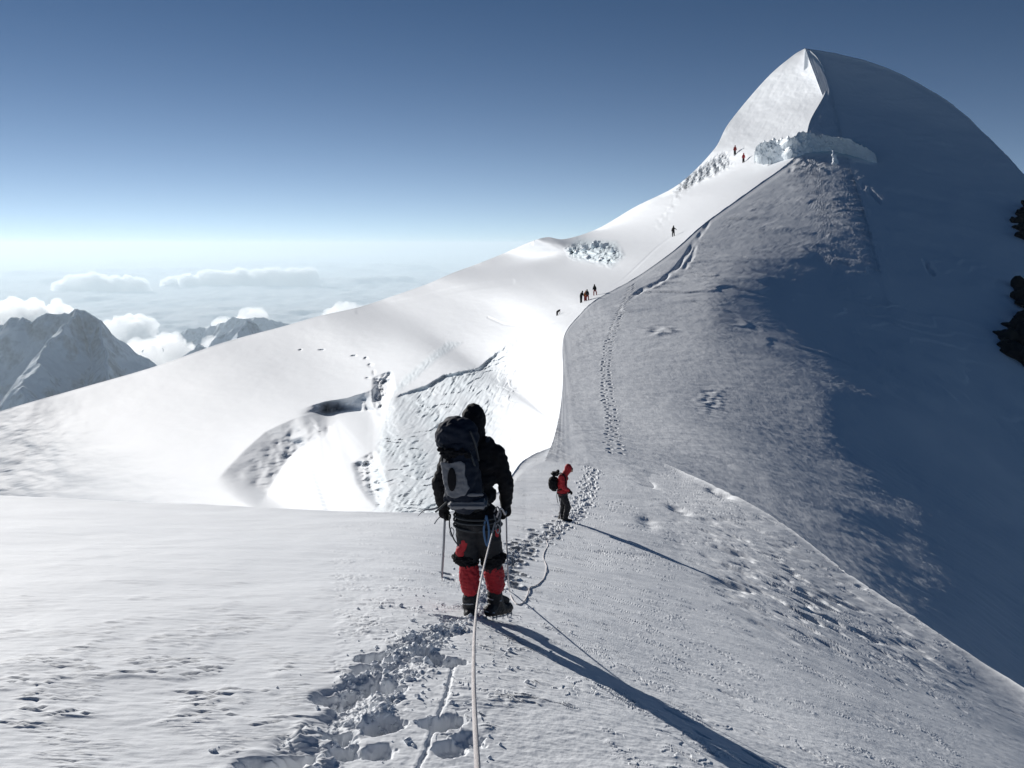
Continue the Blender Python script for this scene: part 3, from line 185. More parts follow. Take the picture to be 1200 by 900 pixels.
[146,-107,-102,-94,-79,-64,-38,-9,14,34,55,52,40,32,23,0,-25,-37,-44,-39,-26,-3,19,37,52,62,60,39,24,17,9,2,-6,-11,-18,-29,-21,-12,1,12,23,36,45,48,41,28,13,4,0,2,2,2,2,3,9,22,20,5,-1,-5,0,-7,10,-7,11,-28,6,-51,-6,-70,13,-55,25,-61,13,-71,30,-78,45,-84],
[125,-125,-104,-82,-74,-55,-30,-7,14,34,46,43,36,25,7,-4,-31,-48,-53,-53,-41,-18,6,27,41,51,53,47,36,22,8,-7,-21,-26,-29,-35,-35,-31,-19,-5,8,28,50,68,76,69,55,36,24,15,10,8,4,3,9,20,29,14,4,-3,-4,-5,10,17,23,7,0,1,-17,-19,-30,-5,-27,-9,-4,-8,4,-10,2,-12],
[166,-117,-113,-82,-63,-47,-27,-7,10,26,33,30,23,15,-3,-21,-34,-56,-61,-67,-53,-31,-6,17,33,46,49,46,36,18,-3,-26,-42,-49,-42,-49,-51,-45,-35,-24,-3,25,58,89,108,111,92,69,44,30,20,13,8,2,1,12,30,29,9,-3,-7,-6,12,27,43,38,24,23,13,-5,-28,-10,-31,10,21,17,21,11,13,-4],
[152,-84,-115,-111,-72,-44,-23,-6,12,24,28,25,20,9,-12,-36,-38,-62,-71,-70,-58,-38,-10,15,35,47,52,49,35,12,-17,-41,-58,-61,-57,-59,-57,-47,-41,-24,1,33,72,106,129,129,112,82,56,37,29,21,9,4,-2,0,15,33,27,6,-3,0,11,29,45,54,52,45,31,-1,-23,-23,-16,28,35,29,28,22,14,3],
[30,-78,-99,-134,-105,-50,-18,4,22,34,36,31,24,4,-20,-41,-52,-73,-77,-69,-56,-34,-4,22,45,59,64,57,36,5,-26,-52,-67,-66,-65,-62,-56,-43,-30,-12,17,53,91,122,138,135,113,83,56,41,32,26,19,9,1,-5,-1,19,28,24,16,15,22,28,38,48,62,63,42,6,-18,-20,2,34,35,29,26,21,14,8],
[-201,-103,-103,-120,-125,-69,-9,23,43,51,49,44,28,-2,-34,-55,-77,-82,-82,-67,-47,-18,11,40,62,77,79,65,37,-2,-38,-63,-71,-72,-68,-58,-51,-32,-15,10,41,79,113,140,150,138,112,80,56,38,30,25,23,18,10,-1,-2,4,17,27,33,35,35,38,36,40,51,61,47,19,-4,-6,14,37,33,27,22,17,14,11],
[-435,-123,-112,-89,-86,-75,-14,39,57,61,56,47,15,-26,-53,-74,-94,-93,-81,-59,-29,0,29,58,80,90,86,62,23,-19,-54,-74,-80,-79,-72,-58,-42,-19,5,34,69,106,139,158,160,144,112,78,53,36,23,20,20,20,15,7,1,4,14,25,39,46,47,44,43,44,47,51,45,26,11,12,28,43,42,31,28,21,15,15],
[-580,-122,-97,-55,-25,-33,-24,29,60,57,55,35,-16,-43,-65,-84,-92,-83,-63,-35,-5,24,47,70,86,90,73,43,1,-37,-64,-74,-75,-70,-61,-43,-25,3,30,57,92,123,147,156,150,126,94,67,45,28,19,13,13,16,21,20,16,17,23,34,44,51,49,48,48,47,46,42,31,20,15,20,32,38,32,26,20,19,17,19],
[-596,-98,-61,-20,14,23,-2,-4,30,38,58,-5,-29,-50,-65,-76,-71,-55,-34,-7,20,38,56,71,79,72,51,18,-15,-42,-58,-61,-56,-48,-36,-22,-5,20,49,75,99,121,132,131,120,95,71,51,35,25,17,13,10,14,22,32,34,37,37,45,52,54,54,50,49,47,43,32,18,9,9,19,25,22,12,4,3,5,12,21],
[-548,-66,-28,8,31,47,41,2,-19,30,-5,-17,-34,-49,-59,-58,-51,-25,-10,15,33,47,58,64,64,52,30,4,-22,-41,-47,-45,-38,-28,-14,-1,7,28,61,83,99,110,112,106,90,72,55,41,32,23,18,15,14,15,22,32,46,50,53,54,59,60,59,55,52,48,40,26,11,2,5,11,19,13,-3,-13,-12,-7,2,15],
[-611,-41,-1,26,44,56,62,42,12,-33,-46,-37,-40,-49,-53,-48,-34,-8,8,30,47,58,61,61,55,41,19,-5,-24,-35,-39,-35,-24,-13,1,16,20,35,69,86,97,103,100,91,75,61,47,37,30,25,20,18,17,18,24,32,44,51,58,61,61,63,62,59,54,50,41,29,15,4,1,7,11,7,-8,-19,-21,-17,-8,9],
[-821,-12,20,44,60,72,71,71,44,-21,-75,-82,-66,-56,-50,-41,-22,5,25,45,63,73,74,66,52,33,12,-10,-25,-32,-30,-26,-16,-1,14,29,38,47,72,90,100,101,96,83,70,55,44,36,31,25,24,22,21,21,27,34,42,50,56,59,62,61,61,61,57,52,44,33,21,10,4,4,6,-1,-12,-26,-29,-22,-14,-3],
[-1145,18,47,67,82,87,88,75,42,-1,-52,-99,-110,-87,-58,-33,-8,17,44,69,83,91,87,73,52,28,3,-15,-26,-28,-24,-16,-6,8,25,42,61,62,76,99,105,104,95,83,69,55,43,37,30,28,26,25,25,27,29,37,43,50,55,59,60,62,62,61,61,56,48,36,22,10,6,4,3,0,-14,-32,-40,-32,-23,-10],
[-1373,52,73,90,98,101,88,57,18,-14,-34,-64,-104,-114,-83,-36,6,36,67,89,100,102,93,72,45,17,-6,-20,-25,-22,-14,-4,5,20,39,57,73,74,83,104,106,102,92,81,65,52,42,36,32,31,29,28,29,31,33,41,49,53,56,60,62,65,64,66,66,62,54,42,24,7,-1,0,1,-3,-11,-30,-48,-50,-35,-23],
[-1409,76,91,101,106,93,65,27,-4,-22,-35,-42,-53,-73,-81,-52,-5,44,84,98,106,101,86,61,31,6,-12,-21,-20,-11,-1,9,19,33,51,68,78,80,83,96,102,95,84,70,58,47,40,35,34,33,32,33,33,36,38,44,51,57,59,62,66,68,72,72,71,70,63,49,29,9,-9,-13,-9,-5,-11,-23,-46,-62,-58,-39],
[-1273,85,99,102,92,67,34,4,-14,-24,-29,-29,-20,-14,-18,-26,-15,21,62,88,96,88,70,46,20,-4,-15,-16,-11,-1,12,22,33,44,59,71,76,80,73,81,90,82,69,59,48,40,35,35,35,35,36,36,37,38,41,46,55,58,60,65,68,73,74,77,78,76,71,59,40,16,-8,-23,-24,-18,-14,-21,-34,-58,-72,-64],
[-1110,91,94,88,66,37,9,-7,-16,-22,-23,-17,-7,9,27,33,26,24,37,49,60,61,52,30,9,-7,-14,-14,-5,8,19,29,39,50,61,67,71,71,64,65,72,70,57,47,39,35,31,30,32,35,34,36,36,38,40,43,48,54,57,59,64,68,70,73,75,75,72,63,50,27,3,-20,-31,-29,-22,-21,-28,-39,-61,-71],
[-1077,99,93,73,45,18,0,-9,-15,-18,-15,-5,9,28,45,59,69,70,59,49,40,34,23,13,-1,-9,-14,-10,3,16,30,41,50,61,68,73,73,69,62,55,59,65,50,41,34,31,30,31,35,38,42,40,44,43,46,47,53,57,63,64,71,75,80,81,85,86,86,79,67,47,20,-9,-34,-43,-41,-32,-33,-41,-52,-75],
[-1161,111,89,58,27,7,-2,-8,-12,-10,0,13,32,52,69,84,96,102,101,85,64,43,26,11,-4,-20,-28,-22,-5,19,39,54,70,80,86,88,85,78,65,53,52,56,53,43,28,34,32,36,42,50,55,56,57,61,60,63,65,71,75,82,86,95,104,107,110,115,116,115,104,87,60,22,-17,-51,-65,-63,-50,-52,-62,-73],
[-1302,102,68,32,12,4,-1,-4,-4,6,20,41,62,83,100,114,125,127,123,113,98,81,61,44,29,17,11,5,-1,-5,0,22,54,82,96,101,97,87,74,56,49,47,57,45,31,36,38,40,49,61,70,75,77,79,81,83,83,84,90,95,104,114,126,138,142,146,151,155,154,145,124,94,50,-3,-52,-82,-88,-77,-72,-83],
[-1382,63,25,12,10,7,2,2,12,27,49,70,93,109,126,138,141,142,132,120,106,91,81,72,74,79,84,79,64,44,34,41,54,65,69,65,55,43,30,22,20,28,38,37,38,31,35,41,50,61,73,85,88,92,96,97,98,98,95,97,102,114,127,143,158,163,166,174,181,185,181,168,144,107,51,-11,-68,-97,-95,-85],
[-1419,11,13,19,16,8,10,20,36,56,77,98,115,131,141,146,147,140,131,117,105,93,85,85,89,99,108,116,121,123,121,113,102,92,84,74,62,44,25,3,-21,-42,-47,-40,-21,-13,11,29,42,52,66,80,88,96,102,106,108,110,109,106,105,102,103,113,136,159,173,174,180,189,199,205,203,193,175,137,77,4,-64,-94],
[-1489,23,34,23,15,19,31,48,67,87,104,121,134,143,148,148,144,135,124,113,103,97,94,97,105,114,123,132,137,140,139,136,131,129,126,124,114,97,71,36,-5,-40,-62,-68,-66,-60,-46,-29,-14,3,21,40,65,81,92,103,112,116,121,124,122,121,123,123,122,127,130,137,147,164,179,196,210,220,224,227,224,198,141,51],
[-1727,56,30,26,35,52,70,89,109,126,141,153,161,166,167,162,154,145,134,125,118,115,117,122,131,143,152,159,165,166,166,161,156,153,154,151,146,134,115,88,58,27,-2,-22,-46,-68,-79,-75,-63,-43,-22,2,28,53,77,94,107,120,127,132,136,140,144,148,145,143,150,159,162,162,169,175,182,184,186,196,221,253,287,307],
[-1668,15,26,43,60,78,94,110,123,135,146,151,156,156,151,147,139,129,121,115,110,109,112,120,128,136,146,153,157,161,160,156,153,148,146,145,144,138,129,113,91,65,39,13,-8,-26,-45,-58,-60,-55,-43,-32,-18,-1,20,41,61,78,93,103,111,113,114,114,119,128,141,155,163,162,157,156,159,170,179,177,165,160,165,188],
[-1266,22,36,49,59,69,80,88,96,103,106,108,109,106,103,97,91,87,81,78,75,76,78,82,87,95,100,105,110,113,113,114,109,106,103,103,100,101,95,90,81,66,51,34,17,1,-11,-25,-36,-44,-45,-39,-34,-26,-19,-7,8,22,36,48,59,69,73,75,73,73,72,75,87,99,108,110,114,119,133,143,147,138,121,103]])
SURVEY_L=([((-250.0, 660.0), (-250.0, 560.0)), ((-60.0, 660.0), (-150.0, 530.0)), ((100.0, 660.0), (0.0, 482.0)), ((260.0, 665.0), (90.0, 456.0)), ((400.0, 670.0), (180.0, 430.0)), ((500.0, 665.0), (260.0, 402.0)), ((580.0, 640.0), (330.0, 383.0)), ((630.0, 600.0), (375.0, 370.0)), ((672.0, 524.0), (420.0, 360.0)), ((664.0, 500.0), (460.0, 347.0)), ((661.0, 470.0), (500.0, 333.0)), ((660.0, 440.0), (530.0, 320.0)), ((661.0, 395.0), (560.0, 309.0)), ((680.0, 368.0), (590.0, 297.0)), ((700.0, 350.0), (615.0, 286.0)), ((745.0, 325.0), (640.0, 278.0)), ((790.0, 293.0), (662.0, 280.0)), ((825.0, 262.0), (700.0, 268.0)), ((880.0, 222.0), (745.0, 242.0)), ((935.0, 180.0), (795.0, 216.0)), ((950.0, 140.0), (836.0, 176.0)), ((967.0, 108.0), (855.0, 143.0)), ((967.0, 86.0), (898.0, 92.0)), ((958.0, 68.0), (928.0, 66.0)), ((949.0, 58.5), (940.0, 58.5)), ((945.0, 57.0), (944.0, 57.0))],
[[-318121,-137,-136,-133,-134,-132,-132,-132,-130,-130,-128,-126,-130,-130,-129,-129,-128,-128,-127,-127,-127,-127,-126,-126,-126,-127,-126,-126,-126,-125,-124,-128,-128,-127,-128,-128,-129,-131,-131,-132,-132,-133,-133,-135,-135,-136,-137,-138,-139,-140,-140,-142,-142,-143,-143,-144,-144,-144,-144,-143,-143,-142,-142,-127],
[2162,-21,-23,-27,-26,-27,-28,-28,-30,-30,-32,-35,-27,-27,-28,-28,-30,-30,-32,-32,-32,-32,-34,-33,-34,-33,-34,-34,-35,-37,-39,-31,-32,-33,-33,-32,-32,-27,-29,-27,-27,-26,-26,-24,-24,-23,-22,-22,-20,-19,-19,-18,-18,-18,-18,-18,-20,-20,-23,-24,-27,-29,-32,-61],
[2592,-28,-27,-28,-30,-31,-27,-30,-33,-35,-37,-39,-41,-42,-44,-44,-45,-46,-46,-47,-48,-49,-48,-51,-49,-51,-51,-50,-49,-48,-47,-54,-53,-48,-48,-48,-48,-49,-47,-47,-48,-47,-46,-46,-46,-45,-44,-43,-43,-42,-41,-39,-37,-36,-33,-32,-28,-26,-22,-20,-16,-13,-10,18],
[3450,-60,-65,-67,-67,-68,-71,-69,-68,-69,-68,-67,-74,-75,-74,-75,-75,-74,-75,-73,-73,-73,-73,-72,-73,-73,-73,-69,-71,-72,-74,-67,-68,-71,-69,-71,-69,-73,-71,-73,-70,-72,-72,-71,-71,-72,-71,-71,-71,-71,-70,-70,-70,-68,-69,-66,-66,-63,-61,-59,-55,-53,-46,-66],
[3623,-127,-116,-108,-102,-100,-99,-97,-92,-89,-87,-85,-79,-78,-77,-76,-75,-75,-71,-69,-68,-67,-68,-66,-67,-65,-66,-67,-64,-63,-59,-71,-67,-71,-71,-70,-71,-69,-71,-70,-72,-72,-72,-73,-74,-73,-75,-75,-76,-77,-78,-79,-80,-82,-83,-85,-86,-89,-91,-93,-95,-97,-100,-84],
[2985,-42,-46,-50,-54,-56,-53,-51,-54,-55,-56,-55,-57,-55,-55,-55,-54,-55,-56,-54,-55,-55,-55,-55,-55,-54,-53,-59,-60,-60,-64,-51,-57,-55,-57,-57,-59,-58,-59,-59,-60,-60,-61,-62,-61,-63,-64,-65,-65,-65,-67,-68,-69,-70,-71,-72,-74,-76,-78,-80,-83,-85,-88,-102],
[3273,-10,-23,-30,-35,-39,-44,-47,-48,-49,-50,-52,-53,-55,-56,-56,-57,-55,-56,-64,-62,-61,-60,-62,-61,-63,-63,-62,-63,-63,-61,-70,-65,-66,-64,-64,-61,-63,-61,-59,-58,-57,-55,-55,-54,-53,-52,-52,-52,-52,-52,-52,-53,-52,-53,-54,-53,-53,-53,-51,-51,-49,-48,-44],
[5124,-178,-152,-136,-124,-114,-112,-111,-109,-106,-105,-105,-101,-99,-98,-96,-93,-94,-91,-81,-81,-81,-79,-77,-77,-76,-77,-76,-76,-78,-81,-76,-82,-82,-85,-86,-87,-84,-84,-83,-79,-74,-71,-65,-62,-59,-56,-53,-52,-52,-50,-49,-48,-49,-47,-45,-45,-44,-43,-44,-44,-45,-44,-31],
[6734,-161,-165,-166,-165,-164,-160,-157,-155,-153,-151,-147,-146,-144,-140,-135,-131,-123,-117,-128,-121,-115,-112,-111,-109,-108,-106,-107,-107,-105,-104,-106,-104,-104,-103,-104,-105,-107,-107,-107,-107,-106,-103,-101,-98,-95,-93,-92,-88,-86,-83,-80,-77,-73,-73,-71,-70,-68,-67,-64,-61,-59,-61,-10],
[7413,-97,-114,-126,-132,-135,-138,-139,-139,-138,-138,-137,-136,-134,-134,-137,-137,-140,-144,-130,-134,-137,-140,-139,-139,-139,-139,-138,-136,-135,-134,-131,-128,-128,-125,-124,-123,-122,-123,-126,-127,-130,-135,-138,-141,-143,-144,-143,-143,-140,-138,-136,-135,-135,-134,-136,-137,-140,-139,-140,-132,-119,-91,-154],
[8110,-196,-178,-162,-151,-145,-139,-139,-140,-143,-145,-147,-149,-149,-146,-142,-137,-131,-127,-129,-126,-126,-124,-126,-128,-128,-130,-130,-132,-134,-133,-136,-137,-137,-140,-140,-140,-143,-143,-144,-148,-152,-156,-160,-163,-167,-169,-172,-173,-176,-180,-182,-186,-187,-191,-193,-197,-200,-206,-213,-227,-247,-286,-292],
[8338,-153,-148,-147,-150,-145,-149,-153,-156,-160,-164,-167,-168,-168,-166,-160,-154,-149,-142,-137,-136,-133,-134,-132,-130,-129,-126,-124,-121,-120,-121,-120,-123,-125,-128,-131,-136,-139,-143,-148,-151,-155,-159,-162,-167,-170,-174,-178,-183,-186,-188,-193,-192,-204,-202,-202,-200,-199,-198,-195,-193,-188,-174,-171],
[7712,34,0,-28,-49,-83,-95,-106,-114,-121,-125,-130,-135,-141,-147,-156,-166,-173,-181,-185,-183,-182,-176,-172,-166,-161,-154,-148,-142,-134,-129,-126,-123,-122,-122,-122,-123,-123,-127,-128,-132,-136,-139,-145,-150,-155,-160,-165,-169,-174,-179,-181,-186,-176,-178,-176,-171,-165,-157,-147,-135,-120,-103,-79],
[7621,25,-4,-32,-57,-57,-73,-83,-91,-96,-102,-108,-115,-126,-140,-157,-167,-174,-173,-175,-173,-176,-178,-177,-175,-174,-173,-169,-164,-163,-159,-157,-153,-148,-144,-138,-134,-131,-127,-125,-124,-123,-123,-125,-125,-129,-132,-135,-140,-144,-147,-150,-150,-153,-150,-147,-146,-141,-136,-132,-129,-128,-130,-110],
[8227,-164,-154,-139,-125,-126,-124,-122,-125,-127,-131,-142,-157,-173,-173,-148,-125,-113,-112,-114,-140,-154,-171,-184,-185,-168,-148,-142,-147,-154,-163,-164,-163,-162,-161,-161,-159,-157,-153,-149,-144,-139,-134,-128,-124,-119,-117,-114,-112,-111,-111,-111,-113,-112,-115,-118,-118,-120,-121,-123,-122,-124,-125,-97],
[7407,-51,-33,-41,-64,-85,-96,-102,-103,-106,-116,-128,-144,-149,-133,-103,-87,-97,-124,-146,-139,-135,-134,-143,-154,-151,-151,-167,-180,-165,-139,-130,-139,-153,-164,-171,-174,-178,-180,-180,-177,-173,-166,-157,-146,-135,-122,-112,-102,-94,-88,-84,-81,-83,-84,-86,-89,-92,-94,-94,-94,-88,-81,-139],
[4853,276,240,185,131,106,105,100,76,36,3,-11,-7,3,-10,-48,-91,-119,-136,-141,-133,-110,-96,-94,-108,-145,-191,-223,-231,-209,-185,-181,-174,-153,-142,-151,-167,-179,-191,-199,-205,-205,-202,-191,-177,-159,-140,-119,-104,-89,-80,-72,-69,-68,-67,-70,-72,-76,-79,-83,-84,-86,-86,-78],
[3068,98,110,152,203,241,254,249,223,189,175,181,190,170,118,44,-7,-30,-30,-35,-53,-85,-110,-123,-131,-147,-165,-174,-191,-228,-269,-289,-264,-204,-151,-136,-143,-157,-174,-194,-208,-218,-219,-215,-203,-182,-159,-136,-112,-94,-80,-72,-67,-64,-66,-68,-73,-78,-85,-92,-103,-116,-135,-165],
[2314,-62,-24,25,71,94,100,110,144,199,246,269,265,244,210,191,180,169,127,81,25,-23,-54,-73,-90,-107,-119,-129,-140,-177,-221,-247,-271,-286,-258,-199,-154,-144,-153,-165,-177,-187,-199,-205,-203,-194,-176,-154,-131,-109,-91,-79,-70,-68,-68,-70,-75,-81,-92,-104,-119,-138,-158,-179],
[1704,19,7,-7,-20,-27,-23,-8,25,62,83,89,96,123,174,218,241,230,221,171,147,130,104,68,27,-8,-32,-44,-60,-75,-88,-108,-160,-244,-295,-292,-271,-248,-201,-148,-129,-134,-146,-155,-164,-168,-165,-154,-139,-120,-101,-84,-72,-71,-66,-66,-69,-76,-85,-99,-116,-134,-148,-127],
[1254,-17,-17,-19,-18,-18,-20,-21,-29,-43,-52,-55,-44,-20,10,36,52,76,93,171,202,208,191,166,146,139,137,127,105,74,44,12,-24,-79,-169,-266,-332,-338,-281,-210,-161,-130,-101,-91,-92,-101,-111,-117,-113,-106,-93,-81,-72,-57,-53,-51,-54,-57,-63,-70,-80,-98,-122,-111],
[793,-31,-32,-32,-36,-41,-48,-55,-64,-68,-70,-69,-72,-77,-84,-89,-82,-59,-10,4,38,65,101,143,185,212,226,228,222,206,175,130,82,35,-22,-94,-152,-187,-226,-250,-224,-162,-98,-51,-31,-32,-42,-55,-63,-65,-61,-56,-48,-41,-37,-35,-30,-29,-25,-19,-8,18,57,54],
[458,-91,-91,-93,-92,-94,-92,-91,-87,-86,-84,-90,-87,-86,-84,-77,-71,-67,-69,-61,-53,-32,2,41,74,98,115,135,164,190,202,196,173,150,123,97,76,41,-23,-87,-111,-99,-71,-36,-10,-1,-7,-14,-20,-21,-21,-19,-17,-17,-14,-11,-8,-2,7,19,38,64,94,114],
[73,-154,-163,-164,-160,-146,-135,-122,-111,-99,-92,-65,-62,-60,-55,-55,-55,-54,-51,-44,-37,-29,-24,-21,-19,-14,-4,11,28,52,87,134,186,220,237,222,220,209,187,151,113,73,40,16,5,-1,-4,-5,-5,0,4,8,10,13,11,12,12,14,16,19,17,7,-20,-74],
[-761,-182,-163,-144,-126,-118,-102,-91,-78,-67,-54,-64,-56,-47,-44,-40,-38,-35,-33,-33,-31,-30,-29,-27,-23,-20,-16,-13,-9,0,22,60,110,162,207,268,293,308,309,273,250,208,148,92,46,21,10,6,7,10,16,21,23,24,24,22,18,11,3,-10,-25,-50,-79,-107],
[-2133,3,19,12,-4,2,-16,-30,-43,-52,-62,-58,-57,-56,-51,-46,-38,-33,-28,-22,-18,-13,-7,-1,4,12,18,26,36,47,60,78,98,129,171,214,250,269,274,297,273,234,186,136,96,68,49,37,32,27,26,25,25,23,19,12,3,-8,-23,-41,-64,-87,-101,-64],
[-2561,173,105,62,30,-18,-40,-59,-74,-82,-83,-86,-83,-76,-67,-55,-44,-31,-18,-6,5,17,28,39,51,60,72,82,92,101,111,120,132,144,158,172,186,199,211,216,210,193,173,150,129,107,87,71,54,41,29,28,19,10,4,-7,-16,-30,-44,-63,-88,-122,-156,172],
[-696,-170,-177,-189,-201,-203,-205,-201,-192,-179,-162,-139,-114,-90,-71,-57,-45,-35,-24,-9,11,33,56,77,95,108,116,123,129,134,137,139,141,142,143,145,145,148,151,154,154,155,152,148,137,123,106,85,63,43,27,6,-3,-10,-20,-25,-33,-39,-45,-46,-32,11,93,-220],
[1494,-461,-444,-420,-390,-362,-333,-305,-278,-252,-223,-189,-155,-124,-101,-88,-84,-80,-71,-55,-28,5,41,73,95,113,123,129,131,131,131,129,125,124,120,117,116,115,116,118,124,128,131,132,129,119,103,80,51,23,-5,-24,-37,-45,-48,-50,-49,-47,-43,-36,-33,-44,-112,-233],
[1686,-388,-381,-352,-320,-288,-261,-236,-215,-195,-175,-160,-147,-137,-128,-122,-113,-105,-94,-79,-62,-39,-14,10,36,54,70,81,86,90,90,90,90,88,86,85,84,83,85,88,90,94,99,101,101,96,84,64,35,1,-32,-58,-78,-86,-87,-82,-74,-64,-54,-45,-40,-43,-41,-7],
[257,-277,-181,-129,-100,-88,-81,-73,-66,-64,-68,-72,-77,-81,-81,-76,-68,-58,-48,-42,-39,-40,-40,-36,-31,-19,-9,1,10,18,22,27,29,31,34,36,38,41,44,46,50,54,56,59,60,62,58,46,29,3,-26,-56,-78,-93,-99,-99,-90,-78,-62,-43,-22,7,50,130],
[-1814,259,34,-46,-31,24,66,63,41,33,37,37,28,15,2,-4,-6,-3,1,1,-2,-11,-23,-37,-46,-53,-55,-53,-50,-45,-39,-33,-27,-20,-13,-8,0,5,9,16,19,22,28,30,37,40,42,42,36,25,10,-7,-24,-41,-54,-61,-64,-60,-50,-36,-16,5,28,59],
[-1251,-256,-202,-215,-254,-261,-176,3,167,215,170,102,53,26,16,16,22,29,31,32,27,17,2,-12,-25,-36,-42,-46,-44,-43,-37,-33,-25,-19,-14,-6,-1,4,10,13,19,22,25,32,35,40,45,48,50,49,47,42,35,26,17,8,-2,-7,-12,-12,-11,-1,-2,-305],
[-1584,-203,-101,-82,-119,-162,-179,-170,-162,-143,-81,1,68,100,108,103,96,89,83,76,67,57,48,38,30,23,19,16,13,14,13,14,15,15,17,17,17,20,19,22,21,25,28,31,35,40,44,47,51,55,57,59,61,61,59,57,55,51,46,41,38,28,26,334],
[-1819,322,204,149,127,84,-30,-206,-329,-320,-234,-141,-77,-30,6,34,55,68,76,79,77,75,70,65,58,55,49,44,42,38,34,32,29,26,24,21,20,17,17,15,17,18,20,24,28,32,36,41,45,50,54,60,64,69,76,82,88,95,107,123,154,212,318,445],
[-2040,254,255,230,202,169,134,111,92,46,-38,-124,-172,-174,-148,-106,-67,-31,-3,17,32,40,44,47,47,44,43,42,38,34,33,29,25,23,20,17,14,11,11,10,10,12,17,20,25,32,36,42,46,51,58,63,69,79,86,94,105,117,130,143,151,146,89,-65],
[-2292,148,190,212,216,214,205,187,157,121,91,64,39,15,-7,-22,-29,-30,-26,-21,-16,-10,-6,-4,-1,1,2,2,3,4,1,2,0,-1,-3,-4,-5,-6,-7,-5,-3,1,5,13,21,27,36,42,50,55,62,69,76,81,88,95,100,102,100,91,68,27,-17,-14],
[-2386,141,138,145,156,164,167,159,152,141,128,114,102,90,82,73,65,55,45,33,24,12,3,-3,-10,-14,-18,-21,-24,-27,-27,-28,-29,-30,-31,-30,-30,-28,-27,-23,-17,-12,-4,5,15,24,34,42,50,58,64,69,75,78,81,82,80,77,68,56,43,30,30,59],
[-2341,115,106,105,113,120,124,128,125,122,118,115,110,107,104,97,91,82,71,61,47,35,24,13,3,-5,-14,-21,-27,-31,-36,-40,-42,-44,-43,-44,-41,-37,-33,-26,-20,-11,-1,7,17,30,37,47,53,60,64,69,70,73,73,72,71,67,67,68,71,82,90,14],
[-2104,-17,22,59,85,100,109,112,114,115,112,110,109,105,99,94,85,75,62,51,39,29,18,8,1,-9,-15,-21,-25,-33,-37,-40,-40,-39,-39,-34,-30,-26,-17,-10,-2,8,14,23,37,42,48,52,58,62,65,67,69,70,70,70,69,72,74,78,88,103,134,275],
[-2012,-85,-23,32,68,90,103,109,112,111,111,109,105,100,92,82,68,55,44,31,21,11,3,-4,-11,-15,-16,-20,-35,-31,-29,-26,-25,-20,-16,-11,-4,4,11,18,27,34,42,49,48,52,56,60,62,63,65,65,66,64,65,63,62,60,58,56,56,55,45,-32],
[-2269,-35,11,53,81,99,104,109,107,108,106,102,97,87,76,62,49,36,23,14,6,-1,-4,-9,-11,-13,-18,-20,-6,-7,-3,-2,4,8,16,21,27,35,42,47,53,56,58,59,59,60,60,59,59,59,57,54,52,48,41,36,26,14,-3,-27,-66,-126,-230,-389],
[-2829,96,111,120,121,116,114,107,104,99,93,86,76,65,52,39,27,19,14,8,7,6,4,5,5,6,10,15,17,20,24,30,33,39,44,50,54,59,61,64,63,63,61,59,56,52,49,46,42,36,31,25,16,8,-4,-20,-37,-62,-92,-130,-181,-241,-288,-254],
[-3609,338,269,211,171,145,125,113,102,91,81,67,55,41,30,20,16,11,10,13,15,17,20,23,26,30,32,35,38,42,45,48,53,56,57,61,62,61,61,57,55,49,45,38,31,26,19,11,4,-3,-12,-21,-32,-45,-58,-74,-92,-110,-131,-151,-165,-172,-170,-182],
[-3868,291,275,230,191,160,139,122,108,96,83,73,60,51,42,36,31,29,29,30,30,33,34,34,35,36,38,39,41,44,44,45,46,45,46,42,40,37,30,27,18,12,4,-4,-11,-20,-27,-34,-42,-50,-56,-63,-71,-77,-83,-87,-90,-90,-85,-73,-48,-2,43,-578],
[-3529,147,136,133,127,123,118,112,108,100,96,90,85,79,75,69,64,59,55,52,48,43,40,37,35,33,31,30,28,26,25,22,19,15,11,6,0,-7,-12,-21,-27,-35,-42,-49,-55,-62,-66,-70,-72,-74,-75,-74,-69,-65,-57,-46,-30,-12,13,39,62,66,71,863],
[-2768,4,15,33,50,63,72,81,85,91,92,93,91,90,86,82,75,70,61,51,48,41,35,30,24,18,13,9,5,0,-5,-9,-16,-21,-27,-34,-39,-46,-52,-58,-64,-69,-73,-76,-78,-79,-78,-75,-72,-65,-56,-46,-32,-15,6,30,60,96,141,200,285,424,654,852],
[-2240,11,21,28,38,48,58,65,70,74,75,74,74,70,65,60,54,44,35,43,29,21,12,5,-1,-7,-12,-17,-23,-27,-34,-39,-43,-50,-55,-59,-64,-69,-72,-75,-76,-77,-77,-76,-72,-66,-60,-52,-40,-27,-12,7,27,50,77,108,140,179,220,263,297,300,201,-87],
[-1916,37,40,51,56,60,62,61,60,57,55,51,45,41,36,30,26,22,22,-2,-6,-10,-14,-19,-24,-29,-34,-39,-42,-49,-51,-56,-60,-62,-66,-68,-71,-70,-71,-69,-67,-64,-58,-50,-43,-33,-22,-8,6,23,41,60,80,103,123,145,164,177,180,167,129,65,21,227],
[-1699,57,68,64,60,53,48,42,38,33,26,22,18,13,8,4,-1,-6,-17,-17,-21,-27,-32,-36,-40,-43,-48,-51,-55,-57,-61,-62,-65,-66,-66,-65,-63,-60,-56,-50,-43,-33,-24,-13,-1,12,27,41,56,71,86,101,115,128,139,145,152,154,154,157,174,218,268,-268],
[-1466,83,51,33,23,18,13,10,7,3,0,-3,-7,-10,-14,-17,-22,-25,-26,-33,-37,-39,-43,-46,-50,-52,-55,-58,-60,-62,-63,-65,-64,-63,-60,-56,-50,-44,-33,-23,-10,2,17,32,47,63,77,91,106,118,130,140,151,159,168,177,183,195,213,240,276,305,342,658],
